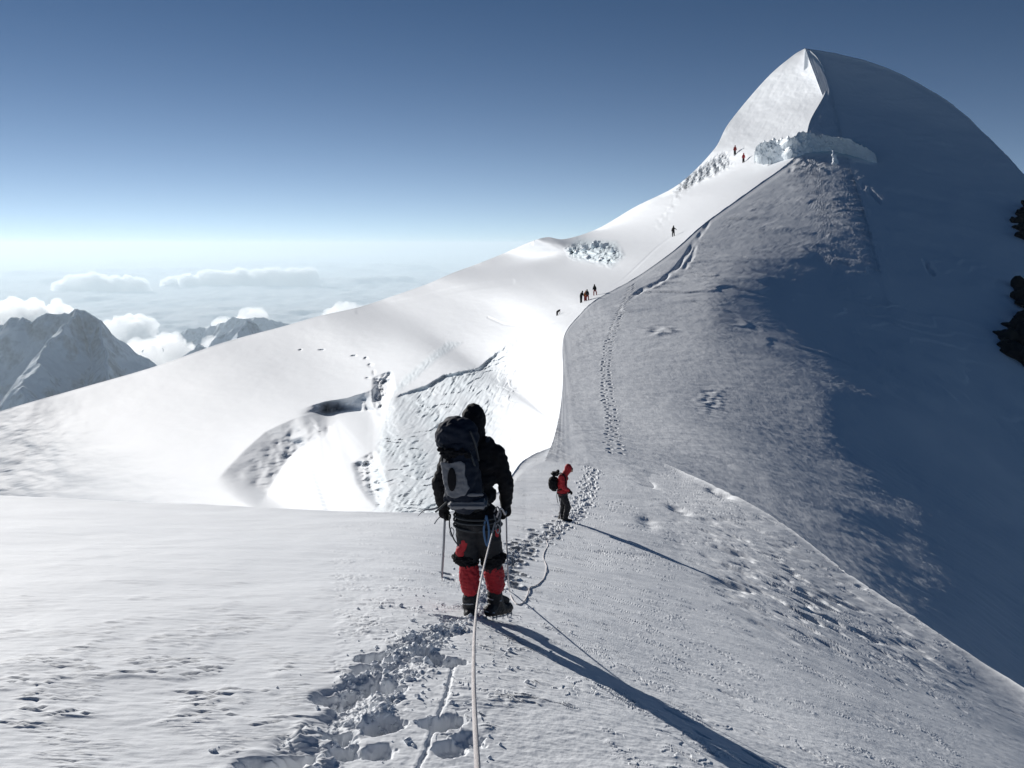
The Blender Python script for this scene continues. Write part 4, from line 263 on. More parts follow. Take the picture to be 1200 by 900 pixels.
[-1048,-21,-25,-23,-21,-20,-19,-19,-20,-20,-22,-24,-25,-27,-30,-31,-34,-37,-40,-42,-46,-49,-51,-53,-54,-58,-59,-60,-63,-63,-62,-63,-60,-57,-52,-44,-35,-22,-9,7,24,42,60,78,97,113,130,148,162,179,192,207,219,234,248,268,290,312,325,321,285,219,105,201],
[-1037,-62,-55,-48,-42,-37,-35,-33,-32,-33,-32,-33,-34,-36,-35,-38,-39,-40,-43,-44,-45,-47,-47,-50,-50,-51,-51,-53,-52,-52,-52,-48,-45,-38,-31,-20,-6,10,28,48,70,92,115,137,159,181,202,222,241,259,280,301,324,343,360,361,349,318,275,225,182,162,179,110],
[-1459,-79,-60,-49,-41,-37,-34,-32,-30,-30,-28,-29,-28,-28,-29,-29,-29,-29,-29,-30,-29,-29,-29,-28,-29,-29,-29,-28,-29,-27,-25,-22,-16,-7,6,22,42,63,89,117,143,171,199,225,249,270,288,304,320,332,339,336,323,299,266,229,190,153,124,100,86,68,46,85],
[-2129,-25,-26,-24,-23,-20,-18,-16,-15,-13,-12,-10,-10,-9,-7,-5,-4,-4,-2,-1,0,2,2,4,5,5,6,4,4,2,-1,-1,0,8,24,52,90,133,176,216,254,285,303,314,318,320,320,314,301,280,249,214,174,136,97,66,45,35,35,45,56,69,80,43],
[-2534,2,5,6,7,7,9,11,13,15,16,19,21,23,25,26,29,31,33,35,37,38,41,42,44,45,45,44,42,36,30,18,8,-2,-1,18,67,142,224,288,321,328,324,310,291,263,230,192,154,118,88,67,55,50,55,62,71,77,77,72,69,66,72,119],
[-2692,50,48,47,46,47,48,50,51,53,55,57,58,62,63,64,67,69,71,73,75,78,80,82,84,87,88,91,92,92,90,86,76,61,41,23,14,32,73,132,186,217,215,192,154,116,81,53,30,14,3,-6,-12,-19,-30,-40,-55,-66,-77,-86,-99,-112,-133,-213],
[-2643,92,91,91,91,91,91,91,90,92,93,93,95,94,96,98,98,100,101,104,104,107,109,113,115,119,124,129,136,144,154,165,174,177,169,134,69,-24,-117,-178,-196,-179,-148,-114,-79,-51,-35,-26,-24,-28,-31,-39,-51,-61,-69,-77,-84,-102,-127,-169,-234,-332,-490,-673],
[-2574,125,126,123,123,119,117,115,114,112,110,110,108,109,107,108,107,107,108,107,110,109,111,113,116,120,124,129,135,143,150,159,166,170,164,141,91,7,-107,-241,-365,-455,-490,-477,-434,-380,-322,-260,-195,-135,-87,-47,-14,10,29,38,44,50,60,77,109,158,228,300],
[-2581,120,113,111,105,104,100,98,95,93,92,88,88,86,85,82,82,80,78,78,76,77,75,75,74,75,74,75,75,74,73,70,66,59,50,39,23,-1,-38,-95,-168,-247,-322,-387,-439,-464,-453,-414,-361,-301,-235,-160,-79,-6,56,109,152,196,233,266,281,330,461,565],
[-2558,36,41,43,45,44,45,44,45,44,44,44,44,42,42,41,40,40,38,37,35,34,33,30,30,27,25,24,20,19,16,14,11,10,7,6,7,7,8,9,8,-4,-36,-82,-134,-180,-225,-269,-304,-314,-294,-250,-205,-159,-108,-38,40,112,176,240,392,337,298,544],
[-2504,-18,-19,-20,-17,-14,-10,-8,-4,-2,0,3,4,8,8,10,12,11,14,13,15,14,14,15,13,14,14,12,13,12,13,12,15,15,18,22,25,33,40,51,58,67,76,80,77,56,20,-26,-73,-114,-157,-208,-249,-265,-251,-221,-192,-167,-137,-102,-250,136,226,-173],
[-2387,-54,-48,-43,-40,-36,-34,-30,-27,-22,-20,-16,-13,-12,-7,-4,-3,1,2,5,6,8,11,11,15,14,16,18,19,20,22,24,25,28,31,33,37,41,46,51,58,64,72,76,80,80,77,68,50,11,-43,-101,-148,-185,-222,-271,-311,-337,-352,-332,7,-605,-477,-173],
[-2348,-16,-19,-20,-18,-17,-14,-12,-12,-12,-10,-9,-7,-5,-4,-3,0,1,3,5,7,9,11,13,14,18,19,20,23,24,26,28,30,31,33,34,37,38,39,40,42,43,43,44,44,44,42,36,30,20,10,-1,-27,-65,-116,-165,-205,-222,-200,-214,-677,4,-274,-147],
[-2424,16,21,29,29,31,29,27,27,27,26,25,22,21,21,22,20,20,21,21,21,23,22,24,25,25,27,29,29,32,33,35,36,38,39,41,42,44,45,47,47,48,49,51,51,53,53,55,56,58,61,58,57,56,55,55,54,35,-42,-38,386,-118,124,-309],
[-2595,44,57,59,63,65,68,68,67,64,62,61,62,61,59,55,55,54,53,52,52,50,51,50,49,50,50,50,51,52,52,53,54,56,57,59,61,62,65,67,71,74,77,81,84,89,94,100,105,111,112,121,128,136,143,146,142,150,219,144,-205,116,-177,279],
[-2767,91,84,89,85,86,84,85,85,88,89,88,85,83,85,86,86,84,83,84,83,82,81,82,82,81,80,81,81,80,80,80,80,80,80,81,81,81,83,83,83,86,87,89,93,94,96,97,98,99,105,101,100,93,84,78,71,44,-57,-5,190,-164,110,-333],
[-2805,117,112,95,101,95,93,92,91,88,86,87,93,95,92,91,90,95,95,95,95,97,98,97,98,99,99,99,99,99,100,98,99,97,97,95,93,93,89,88,85,82,79,75,71,68,67,65,65,64,57,58,59,61,68,65,64,68,125,2,-174,141,-153,251],
[-2720,113,102,109,91,91,89,88,86,87,90,89,81,81,84,88,90,86,87,89,90,91,91,94,94,95,97,97,99,100,99,102,101,102,102,101,101,98,97,94,91,87,84,79,75,69,62,56,48,45,47,48,44,44,37,43,41,35,-25,93,190,-129,148,-224],
[-2584,52,70,65,86,83,79,77,78,76,72,73,81,81,76,72,71,77,77,76,77,77,78,79,81,82,83,85,86,87,90,90,92,93,95,96,96,99,98,99,99,98,96,94,89,87,83,80,78,69,59,48,50,49,59,55,59,60,95,-48,-101,190,-69,264],
[-2557,52,47,62,43,51,58,62,61,64,67,65,57,57,64,69,68,63,62,63,65,66,67,67,68,69,72,73,74,77,78,81,83,85,86,89,92,93,96,96,100,102,104,108,110,109,109,105,100,99,103,105,88,81,62,64,54,46,8,127,128,-131,114,-185],
[-2435,58,57,35,56,43,39,36,43,42,42,48,60,63,56,53,57,63,69,66,65,65,66,66,67,67,68,69,72,73,76,78,81,84,88,91,93,97,100,104,105,106,108,108,110,114,117,121,124,121,106,93,99,87,81,49,30,7,20,-83,-57,170,-64,207],
[-2209,52,43,60,33,49,54,55,45,48,51,46,38,40,52,60,61,56,56,63,69,70,73,75,76,77,76,77,75,76,75,76,75,77,78,79,82,83,87,89,92,96,98,100,100,97,92,87,81,81,90,90,65,57,39,41,27,22,0,82,41,-150,86,-154],
[-1940,-1,16,3,42,27,32,40,58,57,57,63,73,69,61,55,58,69,69,67,64,68,70,72,75,78,80,82,85,84,84,83,82,80,77,76,72,71,67,66,64,62,61,61,62,63,66,68,65,56,39,29,45,36,38,18,20,18,38,-25,26,182,-51,158],
[-1749,-9,-12,15,-17,14,14,12,4,18,28,33,29,43,54,62,61,53,56,62,66,65,64,66,65,66,68,70,71,74,77,80,82,83,84,83,84,81,80,76,74,70,67,61,57,53,47,44,45,52,61,63,38,40,31,44,34,35,16,70,23,-94,125,-56],
[-1603,15,10,-18,18,-12,-2,7,18,3,-3,-2,7,2,-1,2,11,24,27,25,28,34,39,41,45,47,49,51,51,54,55,55,59,61,65,68,71,74,76,78,79,80,80,80,78,77,76,71,64,53,40,39,62,55,59,43,52,48,65,16,60,144,-53,110],
[-1495,15,23,47,0,30,11,0,-10,11,17,12,1,4,5,1,-7,-14,-14,-6,-6,-7,-6,-3,0,3,8,11,16,19,23,26,28,30,32,34,36,39,41,46,48,52,53,57,59,59,60,62,66,70,77,70,38,45,39,57,47,55,42,88,48,-10,159,7],
[-1434,22,11,-7,46,11,32,36,35,5,-2,4,15,8,7,7,10,12,8,-1,-3,-4,-6,-9,-11,-12,-15,-16,-15,-15,-14,-11,-8,-4,-3,2,4,7,10,10,14,15,18,21,23,26,29,29,27,23,17,22,55,39,38,12,21,13,29,-8,35,78,-57,89],
[-1349,-9,5,18,-37,8,-14,-8,2,34,33,20,6,12,13,12,10,6,10,14,15,13,13,11,10,8,7,4,1,-2,-6,-9,-13,-15,-17,-19,-18,-19,-17,-15,-15,-12,-10,-10,-6,-5,-3,2,7,14,20,14,-22,1,4,30,13,17,-8,20,-26,-55,37,-103],
[-1202,9,-9,-22,34,-23,-1,-12,-25,-48,-32,-8,9,1,1,2,6,10,8,3,3,5,6,8,9,9,11,11,12,12,13,12,11,8,7,4,-1,-4,-9,-12,-15,-18,-19,-21,-22,-22,-22,-22,-23,-24,-22,-6,38,9,9,-16,13,10,41,10,47,46,-12,103],
[-999,-35,-7,5,-49,18,-9,4,13,24,-8,-33,-42,-24,-20,-17,-18,-20,-15,-5,-3,-3,-4,-3,-5,-3,-5,-2,-3,-2,-1,0,1,4,5,6,9,10,10,9,8,6,2,0,-4,-8,-12,-16,-17,-16,-21,-36,-77,-28,-18,19,-9,7,-17,30,8,34,66,-29],
[-758,85,20,1,19,-10,4,-2,-1,-5,10,18,17,9,6,6,4,7,3,0,-1,0,0,0,1,1,2,1,1,1,1,1,1,0,-1,0,-1,-1,-1,0,1,1,1,2,3,3,4,3,2,-1,-1,1,15,-9,-14,-30,-17,-25,-15,-32,-21,-30,-35,3],
[-595,0,12,12,13,6,8,9,6,7,12,13,15,12,12,10,12,10,10,9,9,8,8,9,9,8,9,8,8,9,8,8,8,8,8,8,7,7,7,7,7,7,9,7,7,9,7,8,7,6,7,7,9,3,0,-5,-3,-6,-4,-8,-8,-10,-10,0],
[-526,-21,4,9,11,9,10,10,11,11,12,14,14,14,13,13,12,13,13,12,12,12,12,12,11,13,11,11,13,11,11,12,11,10,12,10,10,11,11,10,10,10,10,11,10,10,10,9,10,9,9,8,10,7,5,5,3,4,3,1,1,1,0,2],
[-540,6,4,4,5,6,7,8,10,11,12,13,13,13,13,13,13,12,13,11,12,12,12,10,13,10,11,12,10,11,12,10,10,11,10,11,10,10,9,10,10,9,9,9,9,9,9,9,8,8,7,8,7,7,7,4,6,3,5,3,3,2,2,4],
[-529,4,-7,-7,-8,-3,0,4,5,10,10,11,11,11,11,11,10,10,9,11,8,9,9,9,8,8,8,8,8,7,7,7,8,7,7,6,7,6,7,6,5,6,5,6,5,4,4,5,3,5,3,4,2,3,1,3,0,2,-1,1,-2,-1,0,-2],
[-491,-24,-26,-30,-22,-19,-9,-6,3,3,9,7,10,8,8,7,7,7,6,4,6,4,4,3,3,4,2,2,2,2,2,2,1,2,1,1,2,0,0,0,1,0,-1,-2,-1,-1,-1,-3,-1,-5,-1,-5,0,-8,-1,-9,-2,-10,-3,-11,-5,-11,-9,-10],
[-440,-59,-61,-51,-48,-30,-27,-9,-9,4,1,8,4,7,4,4,2,1,1,0,-1,-1,-2,-2,-4,-4,-3,-5,-4,-5,-5,-5,-5,-6,-5,-5,-7,-6,-6,-6,-8,-8,-7,-7,-9,-9,-10,-8,-12,-7,-15,-6,-19,-4,-21,-5,-23,-7,-23,-11,-23,-15,-22,-19],
[-382,-104,-94,-89,-65,-60,-32,-30,-7,-9,4,-1,6,0,2,-3,-2,-5,-5,-6,-8,-9,-9,-10,-11,-12,-12,-13,-14,-12,-14,-13,-14,-13,-14,-15,-13,-14,-15,-16,-15,-15,-16,-18,-16,-19,-16,-22,-15,-25,-13,-30,-11,-34,-10,-37,-12,-38,-18,-37,-24,-37,-29,-35],
[-335,-138,-134,-112,-102,-68,-60,-29,-25,-5,-8,4,-3,0,-6,-4,-10,-9,-13,-13,-15,-16,-17,-19,-19,-20,-22,-21,-22,-23,-22,-22,-22,-23,-22,-22,-24,-23,-23,-23,-24,-25,-26,-24,-28,-25,-29,-24,-34,-22,-39,-19,-45,-18,-49,-19,-52,-23,-52,-32,-51,-40,-51,-46],
[-285,-170,-157,-145,-113,-98,-60,-48,-21,-18,-1,-8,0,-7,-5,-13,-11,-17,-17,-20,-21,-22,-25,-25,-26,-28,-29,-29,-30,-30,-29,-31,-29,-30,-30,-30,-29,-31,-30,-31,-32,-32,-31,-34,-32,-35,-34,-39,-30,-45,-28,-51,-25,-57,-26,-60,-29,-63,-37,-63,-47,-62,-55,-61],
[-236,-181,-174,-150,-132,-94,-77,-43,-33,-11,-13,0,-8,-4,-12,-11,-18,-18,-22,-22,-25,-27,-27,-30,-31,-33,-32,-34,-34,-34,-35,-33,-35,-33,-34,-34,-34,-34,-35,-34,-35,-35,-37,-36,-38,-37,-40,-36,-45,-33,-52,-31,-58,-29,-64,-32,-66,-38,-68,-47,-68,-58,-68,-65],
[-187,-171,-159,-146,-117,-98,-64,-50,-24,-19,-4,-8,-2,-10,-8,-15,-15,-20,-20,-24,-24,-26,-28,-29,-31,-31,-33,-33,-33,-33,-34,-34,-32,-33,-34,-32,-33,-33,-33,-34,-33,-35,-34,-36,-35,-37,-35,-41,-34,-46,-31,-52,-29,-58,-30,-61,-34,-63,-42,-65,-51,-65,-60,-63],
[-137,-128,-126,-110,-97,-71,-57,-32,-25,-9,-9,-2,-7,-3,-11,-9,-14,-15,-18,-18,-20,-21,-23,-23,-25,-25,-26,-26,-27,-27,-26,-27,-27,-27,-25,-27,-26,-26,-26,-27,-28,-26,-28,-28,-28,-29,-30,-27,-35,-25,-39,-24,-43,-24,-46,-26,-49,-31,-49,-37,-52,-44,-51,-49],
[-96,-53,-63,-61,-50,-43,-27,-22,-10,-9,-2,-3,-1,-5,-3,-8,-7,-8,-10,-11,-11,-12,-12,-13,-13,-14,-15,-16,-14,-15,-15,-15,-15,-14,-15,-14,-15,-15,-15,-14,-15,-15,-15,-15,-16,-16,-16,-18,-15,-20,-13,-23,-14,-24,-14,-26,-15,-27,-20,-28,-22,-29,-26,-28],
[-68,68,0,0,0,0,0,0,0,0,0,0,0,0,0,0,0,0,0,0,0,0,0,0,0,0,0,0,0,0,0,0,0,0,0,0,0,0,0,0,0,0,0,0,0,0,0,0,0,0,0,0,0,0,0,0,0,0,0,0,0,0,0,0]])
# ------------------------------------------------------------------ helpers
def ray(px,py):
    a=(np.asarray(px,float)-600)/FPX; b=(450-np.asarray(py,float))/FPX
    return np.stack([a, cp+b*sp, -sp+b*cp],-1)
def at(px,py,D): return Vector(ray(px,py)*D)
def crm(n,x):   # Catmull-Rom interpolation matrix, n knots sampled at x in [0,n-1]
    x=np.clip(np.asarray(x,float),0,n-1); i=np.clip(x.astype(int),0,n-2); f=x-i
    M=np.zeros((len(x),n)); r=np.arange(len(x))
    h=f*f*(3-2*f); a=f*(1-f)**2/2; b=f*f*(1-f)/2
    for k,wt in ((i-1,-a),(i,1-h+b),(i+1,h+a),(i+2,-b)): np.add.at(M,(r,np.clip(k,0,n-1)),wt)
    return M
def crm(n,x):
    x=np.clip(np.asarray(x,float),0,n-1); i=np.clip(x.astype(int),0,n-2); f=x-i
    M=np.zeros((len(x),n)); r=np.arange(len(x)); g=lambda k:np.clip(k,0,n-1)
    h=f*f*(3-2*f); u=f*(1-f)**2; v=f*f*(1-f)
    # p1+(p2-p1)h + (p2-p0)/2*u - (p3-p1)/2*v
    np.add.at(M,(r,g(i-1)),-u/2); np.add.at(M,(r,g(i)),1-h+v/2); np.add.at(M,(r,g(i+1)),h+u/2); np.add.at(M,(r,g(i+2)),-v/2)
    return M
_ga=np.linspace(0,2*math.pi,256,endpoint=False); GX=np.cos(_ga).astype(np.float32); GY=np.sin(_ga).astype(np.float32)
_PR=np.random.default_rng(99); PERM=_PR.permutation(4096).astype(np.int32)
def noise2(x,y,seed=0):
    x=np.asarray(x)+0.; ix=np.floor(x); iy=np.floor(y); fx=(x-ix).astype(np.float32); fy=(y-iy).astype(np.float32)
    ix=ix.astype(np.int32); iy=iy.astype(np.int32)+seed*37
    a0=PERM[ix&4095]; a1=PERM[(ix+1)&4095]; b0=(iy&4095); b1=((iy+1)&4095)
    u=fx*fx*fx*(fx*(fx*6-15)+10);v=fy*fy*fy*(fy*(fy*6-15)+10)
    def g(a,b,dx,dy):
        k=PERM[(a+b)&4095]&255; return GX[k]*(fx-dx)+GY[k]*(fy-dy)
    a=g(a0,b0,0,0);b=g(a1,b0,1,0);c=g(a0,b1,0,1);d=g(a1,b1,1,1)
    p=a+(b-a)*u; return (p+((c+(d-c)*u)-p)*v)*1.5
def fbm(x,y,oct=4,seed=0,gain=.5,lac=2.07):
    s=0;a=1
    for k in range(oct): s=s+a*noise2(x,y,seed+k*17); x=x*lac+3.1; y=y*lac+1.7; a*=gain
    return s
def ridged(x,y,oct=5,seed=0,gain=.5):
    s=0;a=1
    for k in range(oct): s=s+a*(1-2*np.abs(noise2(x,y,seed+k*13))); x=x*2.1+5.2; y=y*2.1+1.3; a*=gain
    return s
def sst(x,a,b):
    t=np.clip((x-a)/(b-a),0,1); return t*t*(3-2*t)
def unpack(S):
    return S[0],np.cumsum(np.cumsum(np.array(S[1]),axis=1),axis=0)/60000.
class Patch:
    def __init__(s,S):
        s.st,s.w=unpack(S); s.nt,s.ns=s.w.shape
        for _ in range(2): s.w[:,1:-1]=.25*s.w[:,:-2]+.5*s.w[:,1:-1]+.25*s.w[:,2:]
        s.b=np.array([a for a,_ in s.st]); s.t=np.array([b for _,b in s.st])
    def sample(s,ts,ss):     # ts, ss in [0,1] -> pixel coordinates and depth
        m=crm(len(s.b),np.asarray(ts)*(len(s.b)-1)); B=m@s.b; T=m@s.t
        G=B[:,None]*(1-ss[None,:,None])+T[:,None]*ss[None,:,None]
        W=crm(s.nt,np.asarray(ts)*(s.nt-1))@s.w@crm(s.ns,ss*(s.ns-1)).T
        return G[...,0],G[...,1],np.exp(-W)
    def build(s,ts,ss):
        s.U,s.V,s.D=s.sample(ts,ss); s.P=ray(s.U,s.V)*s.D[...,None]; return s
    def at(s,px,py):
        j=np.argmin((s.U-px)**2+(s.V-py)**2); return Vector(s.P.reshape(-1,3)[j])
    def height(s,x,y):
        if not hasattr(s,'_xy'): s._xy=s.P.reshape(-1,3)
        j=np.argmin((s._xy[:,0]-x)**2+(s._xy[:,1]-y)**2); return float(s._xy[j,2])
def polyd(U,V,pts):
    pts=np.array(pts,float)[:,:2]; best=np.full(U.shape,1e9); sg=np.zeros(U.shape); tp=np.zeros(U.shape); n=len(pts)-1
    for i in range(n):
        a,b=pts[i],pts[i+1]; dx,dy=b-a; t=np.clip(((U-a[0])*dx+(V-a[1])*dy)/(dx*dx+dy*dy),0,1)
        ex=U-a[0]-t*dx; ey=V-a[1]-t*dy; d=np.hypot(ex,ey); m=d<best
        best=np.where(m,d,best); sg=np.where(m,np.sign(dx*ey-dy*ex),sg); tp=np.where(m,(i+t)/n,tp)
    return best,sg,tp
def poly_in(U,V,pts,soft):     # soft inside mask of a polygon
    d,_,_=polyd(U,V,list(pts)+[pts[0]]); ins=np.zeros(U.shape,bool); n=len(pts)
    for i in range(n):
        (x1,y1),(x2,y2)=pts[i],pts[(i+1)%n]
        if y1==y2: continue
        c=((y1>V)!=(y2>V))&(U<(x2-x1)*(V-y1)/(y2-y1)+x1); ins^=c
    return np.clip(.5+np.where(ins,d,-d)/(2*soft),0,1)
def blob(U,V,x,y,rx,ry,rot=0):
    c,s=math.cos(rot),math.sin(rot); a=((U-x)*c+(V-y)*s)/rx; b=(-(U-x)*s+(V-y)*c)/ry; return np.exp(-(a*a+b*b))
def normals(P):
    a=np.gradient(P,axis=0);b=np.gradient(P,axis=1); n=np.cross(a,b); n/=np.linalg.norm(n,axis=-1,keepdims=True)+1e-12
    return np.where((n[...,2:3].mean()<0),-n,n)
def nonuni(knots,n):     # density-weighted samples: knots [(x,share)...]
    xs=[];
    for (a,b,m) in knots: xs.append(np.linspace(a,b,m,endpoint=False))
    return np.concatenate(xs+[np.array([knots[-1][1]])])
def grid_mesh(name,P,mat,attrs=None,kind='structure',smooth=True):
    n,m,_=P.shape; me=bpy.data.meshes.new(name)
    me.vertices.add(n*m); me.vertices.foreach_set('co',P.reshape(-1).astype(np.float32))
    id=np.arange(n*m,dtype=np.int32).reshape(n,m)
    q=np.stack([id[:-1,:-1],id[1:,:-1],id[1:,1:],id[:-1,1:]],-1).reshape(-1,4)
    nrm=np.cross(P[1:,:-1]-P[:-1,:-1],P[:-1,1:]-P[:-1,:-1])[...,2].mean()
    if nrm<0: q=q[:,::-1]
    me.loops.add(q.size); me.loops.foreach_set('vertex_index',np.ascontiguousarray(q).reshape(-1))
    me.polygons.add(len(q)); me.polygons.foreach_set('loop_start',np.arange(0,q.size,4,dtype=np.int32))
    me.polygons.foreach_set('loop_total',np.full(len(q),4,dtype=np.int32))
    me.update(calc_edges=True)
    me.polygons.foreach_set('use_smooth',np.full(len(q),smooth))
    for k,v in (attrs or {}).items():
        at_=me.attributes.new(k,'FLOAT','POINT'); at_.data.foreach_set('value',v.reshape(-1).astype(np.float32))
    me.materials.append(mat)
    o=bpy.data.objects.new(name,me); C.objects.link(o); 
    if kind: o['kind']=kind
    return o
# ------------------------------------------------------------------ materials
def newmat(name):
    m=bpy.data.materials.new(name); m.use_nodes=True; return m,m.node_tree,m.node_tree.nodes['Principled BSDF']
def N(nt,t,**k):
    n=nt.nodes.new(t)
    for a,b in k.items(): setattr(n,a,b)
    return n
def noise_node(nt,scale,detail=4,rough=.55,vec=None,dist=0):
    n=N(nt,'ShaderNodeTexNoise'); n.inputs['Scale'].default_value=scale; n.inputs['Detail'].default_value=detail; n.inputs['Roughness'].default_value=rough; n.inputs['Distortion'].default_value=dist
    if vec is not None: nt.links.new(vec,n.inputs['Vector'])
    return n
def mapped(nt,scale,rot=(0,0,0)):
    g=N(nt,'ShaderNodeTexCoord'); m=N(nt,'ShaderNodeMapping'); m.inputs['Scale'].default_value=scale; m.inputs['Rotation'].default_value=rot
    nt.links.new(g.outputs['Object'],m.inputs['Vector']); return m.outputs[0]
def snow_mat(name,layers,ice=False,base=(.86,.88,.9)):
    m,nt,b=newmat(name); b.inputs['Roughness'].default_value=.75; b.inputs['Specular IOR Level'].default_value=.25
    v=N(nt,'ShaderNodeTexCoord').outputs['Object']
    n=noise_node(nt,.35,3,vec=v); r=N(nt,'ShaderNodeMix',data_type='RGBA'); nt.links.new(n.outputs[0],r.inputs[0])
    r.inputs[6].default_value=(*base,1); r.inputs[7].default_value=(base[0]*.95,base[1]*.96,base[2]*.975,1)
    col=r.outputs[2]
    if ice:
        at_=N(nt,'ShaderNodeAttribute',attribute_name='ice'); mx=N(nt,'ShaderNodeMix',data_type='RGBA')
        nt.links.new(at_.outputs['Fac'],mx.inputs[0]); nt.links.new(col,mx.inputs[6]); mx.inputs[7].default_value=(.52,.68,.74,1); col=mx.outputs[2]
    nt.links.new(col,b.inputs['Base Color'])
    prev=None
    for (sc,det,strength,dist,rot) in layers:
        vv=mapped(nt,sc,rot); n=noise_node(nt,1,det,.6,vv,.3); bp=N(nt,'ShaderNodeBump'); bp.inputs['Strength'].default_value=strength; bp.inputs['Distance'].default_value=dist
        nt.links.new(n.outputs[0],bp.inputs['Height'])
        if prev: nt.links.new(prev,bp.inputs['Normal'])
        prev=bp.outputs[0]
    if prev: nt.links.new(prev,b.inputs['Normal'])
    return m
SR=math.radians(AZ)
M_near=snow_mat('snow_near',[((6,6,6),4,.3,.02,(0,0,0)),((60,60,60),3,.3,.003,(0,0,0))])
M_ridge=snow_mat('snow_ridge',[((2.6,.9,2),4,.3,.10,(0,0,SR)),((9,3,6),3,.25,.03,(0,0,SR))],ice=True)
M_glac=snow_mat('snow_glacier',[((.5,.5,.5),5,.4,.12,(0,0,0)),((4,4,4),4,.5,.03,(0,0,0))],ice=True)
# ------------------------------------------------------------------ terrain
F=Patch(SURVEY_F); R=Patch(SURVEY_R); L=Patch(SURVEY_L)
s1=.56
F.build(nonuni([(0,.17,90),(.17,.84,1500),(.84,1,90)],0),nonuni([(0,s1,90),(s1,1,700)],0))
R.build(np.linspace(0,1,760),np.linspace(0,1,760))
L.build(np.linspace(0,1,1000),np.linspace(0,1,560))
# ---- near snow: wind crust, pits, the trodden trail
X,Y,Zf=F.P[...,0],F.P[...,1],F.P[...,2]; Df=F.D
u=X*.63-Y*.78; v=X*.78+Y*.63           # along and across the low light
h=.022*fbm(X/2.6,Y/2.6,3,1)+.005*fbm(X/.7,Y/.35,3,5)
leftm=sst(-X,-1.2,1.2)*sst(F.D,60,10); rightm=sst(X,.0,2.)
# broken crust plates: terraced relief in patches
def terrace(g,k,w): 
    q=g*k; f=q-np.floor(q); return (np.floor(q)+sst(f,0,w))/k
g1=fbm(X/1.3+.3*fbm(X/.5,Y/.5,3,31),Y/1.0+.3*fbm(X/.5,Y/.5,3,32),4,11,.5)
spot=blob(F.U,F.V,260,790,170,75)+.9*blob(F.U,F.V,60,830,90,70)+.5*blob(F.U,F.V,430,690,90,40)+.35*blob(F.U,F.V,650,820,160,80)
pm=sst(fbm(X/.6,Y/.7,3,14)+.5*np.clip(spot,0,1),.38,.60)
h+=pm*.058*(terrace(g1,4,.035)-g1)*(.45+.55*np.clip(spot,0,1))
g2=fbm(X/.42,Y/.24,4,12,.5); pm2=sst(fbm(X/.45,Y/.4,3,15)+.42*np.clip(spot,0,1),.42,.7)
h+=pm2*.03*(terrace(g2,4,.1)-g2)
# wind pits and small scoops stretched away from the wind
n1=noise2(u/.36,v/.07,21)+.3*noise2(u/.15,v/.04,22); n2=noise2(u/.9,v/.2,23)+.4*noise2(u/.4,v/.1,24)
pmask=sst(fbm(X/2.5,Y/2.5,3,25),-.2,.4)
h-=rightm*pmask*(.018*sst(n1,.42,.8)+.032*sst(n2,.5,.9)*sst(Df,6,14))
dm=blob(F.U,F.V,930,705,95,38,.45)+.7*blob(F.U,F.V,1050,755,80,24,.5)+.35*blob(F.U,F.V,850,610,90,40,.4)
h-=np.clip(dm,0,1)*.12*sst(noise2(u/1.3,v/.3,27)+.5*noise2(u/.45,v/.14,28),.1,.7)
h+=np.clip(.6*dm+.22*rightm,0,1)*.02*ridged(u/.9,v/.35,3,33)*sst(Df,8,18)
h+=.003*fbm(X/.08,Y/.05,3,40)*sst(Df,16,6)
# scoops beside the saddle
for (x_,y_,rx_,ry_,d_) in ((755,565,11,2.6,.35),(795,597,12,3,.3),(845,578,14,3,.3),(760,612,10,7,.12)):
    h-=d_*blob(F.U,F.V,x_,y_,rx_,ry_,.35)*(.7+.5*noise2(u/.5,v/.3,44))
# trail
TR=[(270,1000),(330,920),(400,850),(440,800),(478,765),(515,738),(548,722),(575,690),(596,655),(625,634),(650,622),(668,608),(683,592),(690,572),(691,556),(696,544),(712,534),(724,528)]
tw=[F.at(*p) for p in TR]
dT,_,tT=polyd(X,Y,[(p.x,p.y) for p in tw])
near=sst(tT,.33,.22); wd=.13+.12*near
band=sst(dT+.12*fbm(X/.3,Y/.3,3,51),wd,wd*.45)
chunk=np.abs(noise2(X/.11,Y/.11,52))+.55*np.abs(noise2(X/.05,Y/.05,53))+.3*np.abs(noise2(X/.024,Y/.024,54))
chunk=(1.05-chunk)
lump=noise2(X/.2,Y/.2,55)
h+=band*(.044*chunk*(.35+.65*sst(lump,-.3,.5))+.030*lump-.022+.012*np.abs(noise2(X/.035,Y/.035,57)))
holes=[(300,893,.13),(330,892,.14),(352,886,.12),(383,818,.12),(398,822,.15),(415,813,.10),(432,772,.13),(446,768,.10),(428,784,.09),(440,805,.13),(458,808,.10),(492,766,.14),(508,770,.09),(520,779,.15),(534,775,.09),(441,853,.14),(457,848,.12),(398,862,.10),(402,880,.12),(512,850,.12),(526,846,.10),(443,880,.08),(527,877,.08),(549,868,.05),
       (523,672,.06),(528,678,.06)]
for (x_,y_,d_) in holes:
    p=F.at(x_,y_); jx,jy=.02*fbm(X/.06,Y/.06,2,61),.02*fbm(X/.06,Y/.06,2,62)
    h-=.8*d_*sst(np.hypot((X-p.x+jx)/.085,(Y-p.y+jy)/.08),1.2,.5)*(1-.35*np.abs(noise2(X/.05,Y/.05,63)))
